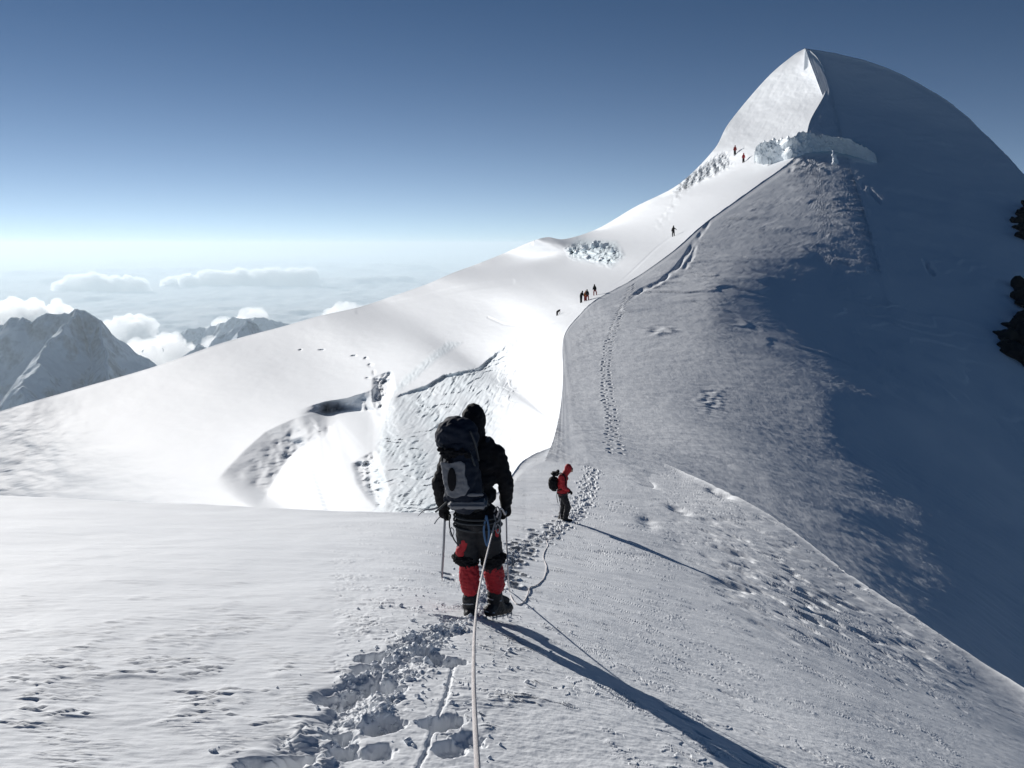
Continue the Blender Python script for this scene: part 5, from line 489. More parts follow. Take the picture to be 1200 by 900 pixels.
def steps(P,X,Y,h,path,gap,stride,rx,ry,d,t0=0,scatter=.05,seed=1,rim=.25):
    rg=np.random.default_rng(seed); pts=[Vector((p.x,p.y)) for p in path]; acc=0; side=1; out=[]
    for a,b in zip(pts[:-1],pts[1:]):
        Ls=(b-a).length; dr=(b-a)/max(Ls,1e-6); nr=Vector((-dr.y,dr.x)); s_=stride-acc
        while s_<Ls:
            c=a+dr*s_+nr*side*gap+Vector(rg.normal(0,scatter,2)); out.append((c,dr)); side=-side; s_+=stride
        acc=Ls-(s_-stride)
    for c,dr in out:
        m=np.hypot(X-c.x,Y-c.y)<max(rx,ry)*3
        if not m.any(): continue
        xx,yy=X[m]-c.x,Y[m]-c.y; a_=(xx*dr.x+yy*dr.y)/ry; b_=(-xx*dr.y+yy*dr.x)/rx; r=np.hypot(a_,b_)
        k_=rg.uniform(.35,1.1); r=r*rg.uniform(.8,1.5)+.25*noise2(xx/.09,yy/.09,int(c.x*50)%99); h[m]+=-k_*d*sst(r,1.1,.5)+k_*d*rim*np.exp(-((r-1.35)/.3)**2)
steps(F,X,Y,h,tw[7:],.15,.34,.09,.15,.09,seed=4)
steps(F,X,Y,h,tw[7:],.24,.5,.08,.13,.06,seed=9,scatter=.08)
# ski-pole groove by the rope
gr=[F.at(*p) for p in [(488,905),(497,885),(512,845),(524,815),(531,785)]]
dg,_,_=polyd(X,Y,[(p.x,p.y) for p in gr]); h-=.009*sst(dg+.01*noise2(X/.07,Y/.07,71),.016,.003)
h+=.0015*np.exp(-((dg-.026)/.01)**2)
F.P[...,2]+=h
FH=lambda px,py:F.at(px,py)

# ---- ridge face: sastrugi, steps
X,Y=R.P[...,0],R.P[...,1]; u=X*.63-Y*.78; v=X*.78+Y*.63
rip=ridged(u/2.2+.5*fbm(X/6,Y/6,2,3),v/.9,4,101); am=.4+.6*sst(fbm(X/9,Y/9,3,104),-.3,.4)
hr=(.014+.026*sst(R.D,60,160))*rip*am
hr+=.05*fbm(X/6,Y/6,3,108)*(.5+sst(R.D,80,200))
hr+=.018*fbm(u/1.2,v/.5,3,109)
gs=R.P[...,2]/3.2+.9*fbm(X/22,Y/22,4,111); gm=sst(fbm(X/14,Y/14,3,112),-.05,.35)*sst(R.D,60,90)
hr+=gm*.55*(terrace(gs,1.6,.14)-gs)*.35
crestpx=[(672,524),(664,500),(661,470),(660,440),(661,395),(680,368),(700,350),(745,325),(790,293),(825,262),(880,222),(935,180),(950,140),(967,108),(967,86),(958,68),(945,57)]
cd=polyd(R.U,R.V,crestpx)[0]; hr*=sst(cd,1,16)
# cornice cracks near the crest
for pl,dp in (([(735,352),(752,340),(775,330),(795,312),(806,296),(815,280)],.7),([(815,282),(830,262),(828,256)],.6),([(800,318),(812,300),(815,286)],.5),([(925,205),(930,190),(945,180)],.5)):
    d_,s_,t_=polyd(R.U,R.V,pl); hr-=.4*dp*sst(d_,3.5,.3)*(.6+.6*noise2(R.U/9,R.V/9,77))*sst(t_,0,.15)*sst(t_,1,.85)
for pl,dp in (([(1016,221),(1024,230),(1034,242)],1.8),([(1080,302),(1090,318),(1096,324)],1.5),([(1008,214),(1014,222)],.7)):
    d_,s_,t_=polyd(R.U,R.V,pl); hr-=.3*dp*sst(d_+1.2*noise2(R.U/5,R.V/5,78),3.0,.3)*sst(t_,0,.3)*sst(t_,1,.7)
path=[R.at(*p) for p in [(722,535),(719,515),(717,490),(712,460),(710,430),(714,400),(724,372),(736,350),(741,332)]]
steps(R,X,Y,hr,path,.24,.55,.12,.20,.12,seed=7,scatter=.05,rim=.2)
steps(R,X,Y,hr,path,.10,1.1,.12,.16,.09,seed=8,scatter=.15,rim=.2)
hr+=.12*blob(R.U,R.V,834,470,16,14)*noise2(X/.6,Y/.6,120)+.3*blob(R.U,R.V,775,388,18,5)*noise2(X/1.2,Y/1.2,121)
# crumbly snow under the summit edge and on the buttress
cm=.25*blob(R.U,R.V,960,140,12,26,.1)+.8*blob(R.U,R.V,945,190,25,12)
hr+=np.clip(cm,0,1)*.4*fbm(X/2.2,Y/2.2,4,125)
hr+=.35*fbm(X/17,Y/17,3,127)*sst(R.U,960,1080)*sst(cd,20,60)
R.P[...,2]+=hr
R.ice=.9*np.clip(poly_in(R.U,R.V,[(935,157),(965,160),(1000,164),(1026,182),(1026,190),(1000,186),(975,180),(940,180)],3),0,1)

# ---- glacier and the sunlit side
X,Y=L.P[...,0],L.P[...,1]; U_,V_=L.U,L.V
ld_=np.zeros_like(U_)
def slab(up,lo,H,decay,e0=.1):
    dU,sU,tU=polyd(U_,V_,up); dL,sL,tL=polyd(U_,V_,lo)
    a=dU*sU; b=dL*sL; jit=2.5*fbm(U_/14,V_/14,3,131)
    r=np.where(a<=0,0,np.where(b+jit>=0,1,a/(a+np.abs(b+jit)+1e-6)))
    ends=sst(tU,0,e0)*sst(tU,1,.62)*sst(tL,0,e0)*sst(tL,1,.62)
    return H*r*ends*np.exp(-np.maximum(b,0)/decay)
slabs=[([(226,600),(246,573),(266,549),(288,526),(312,505),(345,490),(388,480),(412,470)],[(300,600),(316,572),(330,548),(344,530),(362,518),(380,512),(396,492),(418,478)],.17,60,.12),
       ([(335,482),(357,477),(385,470),(409,466),(430,459),(448,450),(470,440)],[(345,486),(372,482),(395,480),(420,481),(436,482),(452,482),(475,478)],.15,40,.3)]
for a_ in slabs: ld_+=slab(*a_)
# crevasse gaps beside the ice wall
gapm=poly_in(U_,V_,[(441,446),(456,440),(459,455),(451,470),(447,484),(441,470)],5)+poly_in(U_,V_,[(418,545),(437,535),(443,555),(450,575),(444,590),(436,582),(424,565)],6)
ld_+=.06*np.clip(gapm*(1+.5*fbm(U_/8,V_/8,3,137)),0,1)
for (x_,y_,rx_,ry_) in ((429,420,2.5,1.6),(434,428,3.5,2),(438,437,2,3),(431,443,3.5,1.2),(352,410,2,1),(377,410,4,.9),(415,417,4,.9),(384,503,3,4)):
    ld_+=.011*np.clip(1.6*blob(U_,V_,x_,y_,rx_,ry_)-.3+.4*noise2(U_/3,V_/3,133),0,1)*sst(blob(U_,V_,x_,y_,rx_*1.8,ry_*1.8),.05,.3)
# the ice wall: fluted broken face
wall=poly_in(U_,V_,[(452,470),(470,462),(500,452),(520,440),(560,432),(580,415),(606,396),(612,405),(606,440),(603,500),(612,560),(600,640),(430,640),(440,590),(436,560),(444,520)],5)
strip=poly_in(U_,V_,[(457,462),(470,446),(500,420),(525,400),(540,402),(510,422),(485,445),(465,460)],2.5)
wall=np.clip(wall,0,1)*(1-.8*blob(U_,V_,600,560,40,60))*(.75+.5*np.clip(fbm(U_/40,V_/40,3,140),-1,1))
L.ice=.3*np.clip(wall*sst(U_,612,560)+strip*.9,0,1)
fl=(U_*.8+V_*.6)
flu=ridged((U_*.85+V_*.53)/7.,(-U_*.53+V_*.85)/26.,5,141,.62)
blk=fbm(U_/14,V_/11,5,143,.6)
ld_+=wall*(-.0036*ridged((U_*.85+V_*.53)/3.8,(-U_*.53+V_*.85)/20.,4,147)-.0026*flu-.003*blk)+strip*(-.003*ridged(U_/5,V_/7,4,144))
tz=fbm(U_/60,V_/30,3,146)+V_/70; ld_+=wall*.02*(terrace(tz,2.2,.12)-tz)
dW,sW,tW=polyd(U_,V_,[(452,470),(470,462),(500,452),(520,440),(560,432),(580,415),(606,396)])
ld_+=.024*sst(dW*sW,-1,2.5)*sst(dW*sW,60,4)*sst(tW,0,.3)*sst(tW,1,.7)
# icefall under the shoulder and rubble higher up
ifm=np.clip(poly_in(U_,V_,[(664,292),(676,280),(700,282),(722,284),(730,300),(716,312),(690,306),(670,303)],4),0,1)
L.ice=np.maximum(L.ice,ifm*.45)
ld_+=ifm*(-.012*fbm(U_/7,V_/6,5,151,.6)-.012*ridged(U_/9,V_/5,3,152))
rub=np.clip(poly_in(U_,V_,[(763,268),(775,250),(790,228),(803,205),(822,195),(845,180),(872,172),(868,190),(840,205),(815,215),(800,232),(785,255),(772,270)],4),0,1)
rub*=1-np.clip(1.3*blob(U_,V_,866,182,14,13),0,1)
ld_+=rub*(-.006*fbm(U_/6,V_/6,5,155,.6))
ld_+=.0025*fbm(U_/60,V_/22,4,158)+.0005*fbm(U_/9,V_/4,3,159)*sst(V_,600,400)
lf_=poly_in(U_,V_,[(-100,470),(90,480),(100,540),(40,600),(-100,600)],25); ld_+=lf_*(.008*fbm(U_/45,V_/35,4,161)+.0008*ridged(U_/8,V_/5,3,162))
# faint old track across the basin
dk,_,tk=polyd(U_,V_,[(572,372),(590,380),(620,384),(650,378),(690,356),(730,328),(770,290),(790,275)]); ld_+=.004*sst(dk,2.,.3)
d2=polyd(U_,V_,[(420,365),(480,352),(540,338),(600,330)])[0]; ld_+=.006*sst(d2,5,1)
# runnels on the summit face
sm_=sst(V_,190,150)*sst(U_,820,860); ld_+=sm_*(.0006*ridged((U_*.83+V_*.56)/9,(-U_*.56+V_*.83)/90,3,165)+.0008*fbm(U_/9,V_/9,4,166))
cl=polyd(U_,V_,crestpx)[0]; ld_*=sst(cl,1,10)
ld_+=.0012*sst(cl,0,14)*sst(cl,60,20)*sst(V_,90,250)
L.P*=np.exp(ld_)[...,None]
# loose clods kicked out of the trail
def clod_mesh():
    rg=np.random.default_rng(12); bm=bmesh.new(); bmesh.ops.create_icosphere(bm,subdivisions=1,radius=1); bv=np.array([v.co[:] for v in bm.verts]); bf=[[v.index for v in f.verts] for f in bm.faces]; bm.free()
    vs=[];fs=[]; n=0; P=F.P.reshape(-1,3); prob=(band*sst(F.D,17,5)*F.D**-0.0).reshape(-1)+.05*(sst(dT,1.0,.3)*sst(F.D,12,5)).reshape(-1)
    area=(F.D**2).reshape(-1); p=prob*area; p/=p.sum(); idx=rg.choice(len(P),2600,p=p)
    for k in idx:
        r=.005+.019*rg.random()**4; q=rg.normal(0,1,3); q/=np.linalg.norm(q)
        v=bv*(1+rg.normal(0,.22,(len(bv),1)))*r*np.array([1,1,.8]); v=v+P[k]+np.array([0,0,r*.35]); vs.append(v); fs+=[[a+n for a in f] for f in bf]; n+=len(bv)
    me=bpy.data.meshes.new('snow_clods'); me.from_pydata(np.concatenate(vs).tolist(),[],fs); me.materials.append(M_near)
    o=bpy.data.objects.new('snow_clods',me); C.objects.link(o); o['kind']='stuff'
clod_mesh()

def skirt(P,outdir,n=8,step=3.,drop=2.5):   # continue the surface behind its edge, rounding over and down
    last=P[:,-1]; rows=[]
    d=np.array(outdir,float)
    for k in range(1,n+1):
        f=k/n; rows.append(last+np.stack([d[...,0]*step*f,d[...,1]*step*f,-np.ones(len(last))*drop*f*(.4+f)*1.2],-1))
    return np.concatenate([P,np.stack(rows,1)],1)
def ext(A,n): return np.concatenate([A]+[A[:,-1:]]*n,1)
fd=F.P[:,-1].copy(); fd[:,2]=0; fd/=np.linalg.norm(fd,axis=1,keepdims=True)
FP=skirt(F.P,fd,12,6,9)
FP=np.concatenate([FP[:,:1]+np.array([0,-y_,.21*y_]) for y_ in (6.,3.,1.)]+[FP],1)      # the ground goes on behind and beside the viewer
FP=np.concatenate([FP[:1]+np.array([-x_,0,.02*x_]) for x_ in (12.,6.,3.,1.)]+[FP]+[FP[-1:]+np.array([x_,0,-.35*x_]) for x_ in (1.,3.,6.)],0)
grid_mesh('snow_ground',FP,M_near)
rd=R.P[:,-1].copy(); rd[:,2]=0; rd/=np.linalg.norm(rd,axis=1,keepdims=True)
nn=len(rd); tt=np.linspace(0,1,nn); k=sst(tt,.70,.76)[:,None]   # along the crest the back falls to the left, over the dome away
bd=rd*(.06*(1-k)+k)
RP=skirt(R.P,bd,12,20,24)
grid_mesh('ridge_slope',RP,M_ridge,{'ice':ext(R.ice,12)})
ld=L.P[:,-1].copy(); ld[:,2]=0; ld/=np.linalg.norm(ld,axis=1,keepdims=True)
LP=skirt(L.P,ld,12,60,50)
grid_mesh('glacier',LP,M_glac,{'ice':ext(L.ice,12)})
# ---- far country below: cloud sea, mountains, cloud banks, haze
def flatmat(name,col,rough=1.):
    m,nt,b=newmat(name); b.inputs['Base Color'].default_value=(*col,1); b.inputs['Roughness'].default_value=rough; b.inputs['Specular IOR Level'].default_value=0; return m
M_cloud=flatmat('cloud_white',(.95,.96,.97))
M_puff=bpy.data.materials.new('cumulus_vapour'); M_puff.use_nodes=True; mt_=M_puff.node_tree; mt_.nodes.remove(mt_.nodes['Principled BSDF'])
mv=mt_.nodes.new('ShaderNodeVolumePrincipled'); mv.inputs['Color'].default_value=(1,1,1,1); mv.inputs['Density'].default_value=.0045; mv.inputs['Anisotropy'].default_value=.55
mt_.links.new(mv.outputs[0],mt_.nodes['Material Output'].inputs['Volume'])
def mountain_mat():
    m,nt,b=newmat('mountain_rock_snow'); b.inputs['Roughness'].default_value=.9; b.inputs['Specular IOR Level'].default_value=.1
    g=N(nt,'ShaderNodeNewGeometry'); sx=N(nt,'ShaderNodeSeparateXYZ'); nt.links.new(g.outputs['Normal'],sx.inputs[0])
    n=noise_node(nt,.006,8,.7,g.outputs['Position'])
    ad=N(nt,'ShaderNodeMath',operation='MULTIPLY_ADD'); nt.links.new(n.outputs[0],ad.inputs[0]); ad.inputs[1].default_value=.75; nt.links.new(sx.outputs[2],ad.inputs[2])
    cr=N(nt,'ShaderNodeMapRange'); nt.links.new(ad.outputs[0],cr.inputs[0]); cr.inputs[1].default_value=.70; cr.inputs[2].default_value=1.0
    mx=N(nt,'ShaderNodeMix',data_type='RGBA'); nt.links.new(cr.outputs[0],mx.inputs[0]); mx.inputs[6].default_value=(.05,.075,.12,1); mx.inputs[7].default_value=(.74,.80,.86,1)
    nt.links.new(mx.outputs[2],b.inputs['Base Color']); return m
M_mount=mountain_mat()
def mountain(ridges,x0,x1,y0,y1,nx,ny,slope,seed,amp=60,base=-3000):
    x=np.linspace(x0,x1,nx)[:,None]+np.zeros((1,ny)); y=np.linspace(y0,y1,ny)[None]+np.zeros((nx,1))
    wx=x+80*fbm(x/500,y/500,3,seed+50); wy=y+80*fbm(x/500,y/500,3,seed+60)
    z=np.full(x.shape,float(base))
    for rd in ridges:
        pts=[at(*p) for p in rd]
        for a,b in zip(pts[:-1],pts[1:]):
            dx,dy=b.x-a.x,b.y-a.y; t=np.clip(((wx-a.x)*dx+(wy-a.y)*dy)/(dx*dx+dy*dy),0,1)
            d=np.hypot(wx-a.x-t*dx,wy-a.y-t*dy); zr=a.z+(b.z-a.z)*t
            z=np.maximum(z,zr-slope*d*(1-.12*sst(d,0,1500)))
    rg=ridged(x/420,y/420,6,seed,.52)
    fall=sst(base+3000-z+0*z,-1e9,1e9)
    z=z+amp*(rg-.6)*.8+amp*.25*fbm(x/90,y/90,4,seed+9)
    P=np.stack([x,y,np.maximum(z,base)],-1)
    return grid_mesh('mountain',P,M_mount)
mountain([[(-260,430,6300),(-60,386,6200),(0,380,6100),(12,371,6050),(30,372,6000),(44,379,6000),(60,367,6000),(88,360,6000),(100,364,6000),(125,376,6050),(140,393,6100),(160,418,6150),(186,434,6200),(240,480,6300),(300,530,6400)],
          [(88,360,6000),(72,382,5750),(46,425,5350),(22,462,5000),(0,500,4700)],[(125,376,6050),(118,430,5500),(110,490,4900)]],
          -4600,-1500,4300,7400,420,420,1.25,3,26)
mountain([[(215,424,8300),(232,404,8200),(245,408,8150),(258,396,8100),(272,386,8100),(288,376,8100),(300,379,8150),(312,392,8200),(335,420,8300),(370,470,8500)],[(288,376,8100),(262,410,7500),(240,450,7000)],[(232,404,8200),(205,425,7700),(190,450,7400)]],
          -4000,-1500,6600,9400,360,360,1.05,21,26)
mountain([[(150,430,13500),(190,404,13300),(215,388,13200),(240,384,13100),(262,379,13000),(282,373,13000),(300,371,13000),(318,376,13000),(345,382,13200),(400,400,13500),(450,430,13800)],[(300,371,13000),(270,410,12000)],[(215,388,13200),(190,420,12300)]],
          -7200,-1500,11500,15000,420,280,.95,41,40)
# cloud sea: polar sheet with billowing tops out to the horizon
th=np.radians(np.linspace(-75,75,900)); rr=np.concatenate([np.geomspace(2600,160000,640)])
TH,RR=np.meshgrid(th,rr,indexing='ij'); X=RR*np.sin(TH); Y=RR*np.cos(TH)
bil=1-np.abs(fbm(X/2600,Y/2600,5,71)); big=fbm(X/14000,Y/14000,3,77)
Z=-2450+200*np.clip(big,-.4,1)+200*bil
far=fbm(X/5200,Y/5200,4,81); Z+=260*sst(far,.3,.7)*sst(RR,30000,50000)
grid_mesh('cloud_sea',np.stack([X,Y,Z],-1),M_cloud)
def cloud_bank(pts,size,seed,deep=900.,vox=38.):
    """a heap of cumulus: overlapping rounded billows, larger at the base, fused and roughened"""
    rg=np.random.default_rng(seed); bm=bmesh.new(); P0_=[at(*p) for p in pts]; c0=P0_[0].copy(); c0.z=-2500
    for a_,b_ in zip(P0_[:-1],P0_[1:]):
        n_=max(2,int((b_-a_).length/(size*.5)))
        for k in range(n_):
            t=(k+rg.random())/n_; tp_=a_.lerp(b_,t); r_=size*rg.uniform(.5,1.); y_=rg.normal(0,size*.6); z_=tp_.z-r_*.8-rg.random()*size*.25
            while z_>tp_.z-deep:
                for q in range(2): bmesh.ops.create_icosphere(bm,subdivisions=2,radius=r_*rg.uniform(.65,1.),matrix=Matrix.Translation(Vector((tp_.x+rg.normal(0,size*.45),tp_.y+y_+rg.normal(0,size*.4),z_+rg.normal(0,size*.15)))-c0))
                z_-=r_*.9; r_=min(r_*1.15,size*1.3)
    o=bpy.data.objects.new('raw_heap',bpy.data.meshes.new('raw_heap')); bm.to_mesh(o.data); bm.free(); C.objects.link(o)
    m=o.modifiers.new('r','REMESH'); m.mode='VOXEL'; m.voxel_size=vox; dg=bpy.context.evaluated_depsgraph_get(); me=bpy.data.meshes.new_from_object(o.evaluated_get(dg)); bpy.data.objects.remove(o,do_unlink=True)
    n=len(me.vertices); co_=np.empty(n*3,np.float32); me.vertices.foreach_get('co',co_); co_=co_.reshape(-1,3); no=np.empty(n*3,np.float32); me.vertices.foreach_get('normal',no); no=no.reshape(-1,3)
    d_=0
    for s_,a_ in ((size*.55,.17),(size*.26,.10),(size*.12,.05)): d_=d_+a_*size*(1-2*np.abs(noise2(co_[:,0]/s_+co_[:,1]/s_*.6,co_[:,2]/s_+co_[:,1]/s_*.5,seed)))
    co_=co_+no*d_[:,None]; me.vertices.foreach_set('co',co_.reshape(-1).astype(np.float32)); me.polygons.foreach_set('use_smooth',np.ones(len(me.polygons),bool))
    me.name='cloud_bank'; me.materials.clear(); me.materials.append(M_puff); me.update(); o=bpy.data.objects.new('cloud_bank',me); C.objects.link(o); o.location=c0; o['kind']='structure'
cloud_bank([(142,428,9500),(158,414,9500),(172,403,9500),(190,393,9500),(207,399,9500),(222,410,9500),(232,418,9500)],190,91,700,24.)
cloud_bank([(246,388,15500),(262,380,15500),(278,371,15500),(290,365,15500),(300,361,15500),(305,372,15500)],200,92,700,30.)
cloud_bank([(245,400,8600),(254,395,8600),(262,399,8600)],110,97,300,14.)
cloud_bank([(-80,372,15500),(-30,364,15500),(0,356,15500),(22,352,15500),(42,364,15500),(58,355,15500),(72,351,15500),(84,366,15500)],330,93,1100,45.)
cloud_bank([(128,376,19000),(143,368,19000),(158,370,19000),(168,378,19000)],260,94,900,45.)
cloud_bank([(388,366,16000),(402,357,16000),(414,352,16000),(428,362,16000)],220,95,600,28.)
cloud_bank([(60,332,42000),(100,322,42000),(140,322,42000),(170,328,42000)],420,99,1200,90.)
cloud_bank([(190,328,46000),(240,318,46000),(300,316,46000),(330,314,46000),(372,318,46000)],460,100,1300,90.)
# haze: one closed box of thin air over the low country
hm=bpy.data.materials.new('thin_air'); hm.use_nodes=True; t_=hm.node_tree; t_.nodes.remove(t_.nodes['Principled BSDF'])
pv=t_.nodes.new('ShaderNodeVolumePrincipled'); pv.inputs['Color'].default_value=(.79,.925,1,1); pv.inputs['Density'].default_value=HAZE; pv.inputs['Anisotropy'].default_value=.3
t_.links.new(pv.outputs[0],t_.nodes['Material Output'].inputs['Volume'])
bm=bmesh.new(); bmesh.ops.create_cube(bm,size=1)
top=90.; bot=-3100.
for v in bm.verts: v.co=Vector((v.co.x*340000,v.co.y*340000,(top if v.co.z>0 else bot)))
me=bpy.data.meshes.new('haze'); bm.to_mesh(me); bm.free(); me.materials.append(hm)
ho=bpy.data.objects.new('haze',me); C.objects.link(ho); ho['kind']='stuff'

# ------------------------------------------------------------------ objects
def solid(name,col,rough=.7,bump=None,sheen=0,spec=.3):
    m,nt,b=newmat(name); b.inputs['Base Color'].default_value=(*col,1); b.inputs['Roughness'].default_value=rough; b.inputs['Specular IOR Level'].default_value=spec
    v=N(nt,'ShaderNodeTexCoord').outputs['Object']; n=noise_node(nt,14,4,.6,v); mx=N(nt,'ShaderNodeMix',data_type='RGBA'); nt.links.new(n.outputs[0],mx.inputs[0])
    mx.inputs[6].default_value=(*[c*.75 for c in col],1); mx.inputs[7].default_value=(*[min(1,c*1.3) for c in col],1); nt.links.new(mx.outputs[2],b.inputs['Base Color'])
    if bump:
        n2=noise_node(nt,bump[0],4,.6,v); bp=N(nt,'ShaderNodeBump'); bp.inputs['Strength'].default_value=bump[1]; bp.inputs['Distance'].default_value=.01
        nt.links.new(n2.outputs[0],bp.inputs['Height']); nt.links.new(bp.outputs[0],b.inputs['Normal'])
    return m
M_black=solid('black_shell_fabric',(.010,.010,.012),.8,(18,.4),0,.15); M_navy=solid('navy_pack_fabric',(.010,.015,.028),.75,(40,.4),0,.2)
M_dark=solid('charcoal_fabric',(.02,.02,.023),.75,(30,.5)); M_red=solid('red_fabric',(.42,.022,.03),.65,(25,.5)); M_grey=solid('grey_fabric',(.17,.175,.19),.7,(60,.3))
M_boot=solid('boot_rubber',(.018,.018,.02),.5,(50,.5)); M_steel=solid('steel',(.35,.36,.38),.35,None); M_strap=solid('strap_webbing',(.05,.055,.06),.7,None)
M_rope=solid('rope_sheath',(.66,.62,.61),.8,(400,.6)); M_skin=solid('skin',(.42,.24,.17),.6,None); M_orange=solid('orange_fabric',(.55,.17,.03),.7,None)
M_blue=solid('blue_sling',(.08,.16,.30),.7,None); M_brick=solid('dull_red_fabric',(.30,.03,.03),.7,None)
def tag(o,label=None,cat=None,group=None,kind=None):
    for k,v in (('label',label),('category',cat),('group',group),('kind',kind)):
        if v: o[k]=v
    return o
def empty(name,loc,rz=0):
    o=bpy.data.objects.new(name,None); C.objects.link(o); o.location=loc; o.rotation_euler=(0,0,rz); o.empty_display_size=.1; return o
def add_ell(bm,c,r,rot=None,sub=2):
    M=Matrix.Translation(c)@((rot.to_matrix().to_4x4() if hasattr(rot,'to_matrix') else Matrix.Identity(4)))@Matrix.Diagonal((*r,1)); bmesh.ops.create_icosphere(bm,subdivisions=sub,radius=1,matrix=M)
def add_cap(bm,a,b,r0,r1=None,flat=1.):   # tapered capsule a->b ; flat squeezes one side
    a,b=Vector(a),Vector(b); r1=r0 if r1 is None else r1; d=b-a; q=d.to_track_quat('Z','Y') if d.length>1e-6 else Matrix.Identity(3).to_quaternion()
    M=Matrix.Translation((a+b)/2)@q.to_matrix().to_4x4()@Matrix.Diagonal((1,flat,1,1))
    bmesh.ops.create_cone(bm,cap_ends=True,segments=14,radius1=r0,radius2=r1,depth=max(d.length,1e-4),matrix=M)
    for p,r in ((a,r0),(b,r1)): bmesh.ops.create_icosphere(bm,subdivisions=2,radius=r,matrix=Matrix.Translation(p)@q.to_matrix().to_4x4()@Matrix.Diagonal((1,flat,1,1)))
def add_rbox(bm,c,size,bev,rot=None):
    g=bmesh.ops.create_cube(bm,size=1,matrix=Matrix.Translation(c)@(rot.to_4x4() if rot else Matrix.Identity(4))@Matrix.Diagonal((*size,1)))
    vs=set(g['verts']); ed=[e for e in bm.edges if e.verts[0] in vs and e.verts[1] in vs]; bmesh.ops.bevel(bm,geom=ed,offset=bev,segments=3,affect='EDGES')
def mk(name,bm,mat,parent,smooth=True):
    me=bpy.data.meshes.new(name); bm.to_mesh(me); bm.free()
    for p in me.polygons: p.use_smooth=smooth
    me.materials.append(mat); o=bpy.data.objects.new(name,me); C.objects.link(o)
    if parent: o.parent=parent
    return o
def fuse(name,bm,vox,mat,parent,wr=0.,ws=.06,seed=0,smooth=4):
    o=mk(name+'_raw',bm,mat,None); m=o.modifiers.new('r','REMESH'); m.mode='VOXEL'; m.voxel_size=vox
    s=o.modifiers.new('s','SMOOTH'); s.iterations=smooth; s.factor=.5
    dg=bpy.context.evaluated_depsgraph_get(); me=bpy.data.meshes.new_from_object(o.evaluated_get(dg)); bpy.data.objects.remove(o,do_unlink=True)
    me.name=name
    if wr:
        n=len(me.vertices); co_=np.empty(n*3,np.float32); me.vertices.foreach_get('co',co_); co_=co_.reshape(-1,3); no=np.empty(n*3,np.float32); me.vertices.foreach_get('normal',no); no=no.reshape(-1,3)
        d=noise2(co_[:,0]/ws+co_[:,1]/ws,co_[:,2]/(ws*.6),seed)+.5*noise2(co_[:,0]/ws*2.1-co_[:,1]/ws*2,co_[:,2]/(ws*.4),seed+3)
        co_=co_+no*(wr*d)[:,None]; me.vertices.foreach_set('co',co_.reshape(-1).astype(np.float32))
    me.polygons.foreach_set('use_smooth',np.ones(len(me.polygons),bool))
    me.materials.clear(); me.materials.append(mat); me.update()
    o=bpy.data.objects.new(name,me); C.objects.link(o)
    if parent: o.parent=parent
    return o
def tube_mesh(bm,pts,r,ring_count=8,sub=6,closed=False):
    pts=[Vector(p) for p in pts]; M=crm(len(pts),np.linspace(0,len(pts)-1,(len(pts)-1)*sub+1)); Q=M@np.array([p[:] for p in pts]); R_=r if hasattr(r,'__len__') else [r]*len(pts); rr=M@np.array(R_)
    prev=None; up=Vector((0.3,.2,1)).normalized()
    for i,q in enumerate(Q):
        t=Vector(Q[min(i+1,len(Q)-1)]-Q[max(i-1,0)]).normalized(); a_=t.cross(up)
        if a_.length<.05: a_=t.cross(Vector((1,0,0)))
        a_.normalize(); b_=t.cross(a_)
        ring=[bm.verts.new(Vector(q)+(a_*math.cos(k*2*math.pi/ring_count)+b_*math.sin(k*2*math.pi/ring_count))*float(rr[i])) for k in range(ring_count)]
        if prev:
            for k in range(ring_count): bm.faces.new((prev[k],prev[(k+1)%ring_count],ring[(k+1)%ring_count],ring[k]))
        else: bm.faces.new(ring[::-1])
        prev=ring
    bm.faces.new(prev)
def new(): return bmesh.new()
def glove(parent,mat,wrist,dir_,palm,s=1.,hold=True):   # five curled fingers around a shaft
    w_=Vector(wrist); d=Vector(dir_).normalized(); n=Vector(palm); n=(n-d*n.dot(d)).normalized(); sd=d.cross(n)
    bm=new(); add_cap(bm,w_-d*.05*s,w_,.042*s,.036*s); add_cap(bm,w_,w_+d*.075*s,.034*s,.042*s,.72)
    for k,ln in enumerate((.030,.034,.032,.026)):
        b0=w_+d*.085*s+sd*(k-1.5)*.021*s; p1=b0+(d*.9+n*.35)*ln*s; p2=p1+(n*.95+d*.05)*ln*.9*s; p3=p2+(n*.25-d*.9)*ln*.7*s
        add_cap(bm,b0-d*.02*s,p1,.0125*s,.0115*s); add_cap(bm,p1,p2,.0115*s,.011*s); add_cap(bm,p2,p3,.011*s,.010*s)
    t0=w_+d*.03*s-sd*.03*s; t1=t0+(d*.5-sd*.5+n*.5)*.035*s; t2=t1+(n*.8+sd*.5+d*.2)*.03*s
    add_cap(bm,t0,t1,.015*s,.0135*s); add_cap(bm,t1,t2,.0135*s,.0115*s)
    return fuse('glove',bm,.005*s,mat,parent,smooth=1)
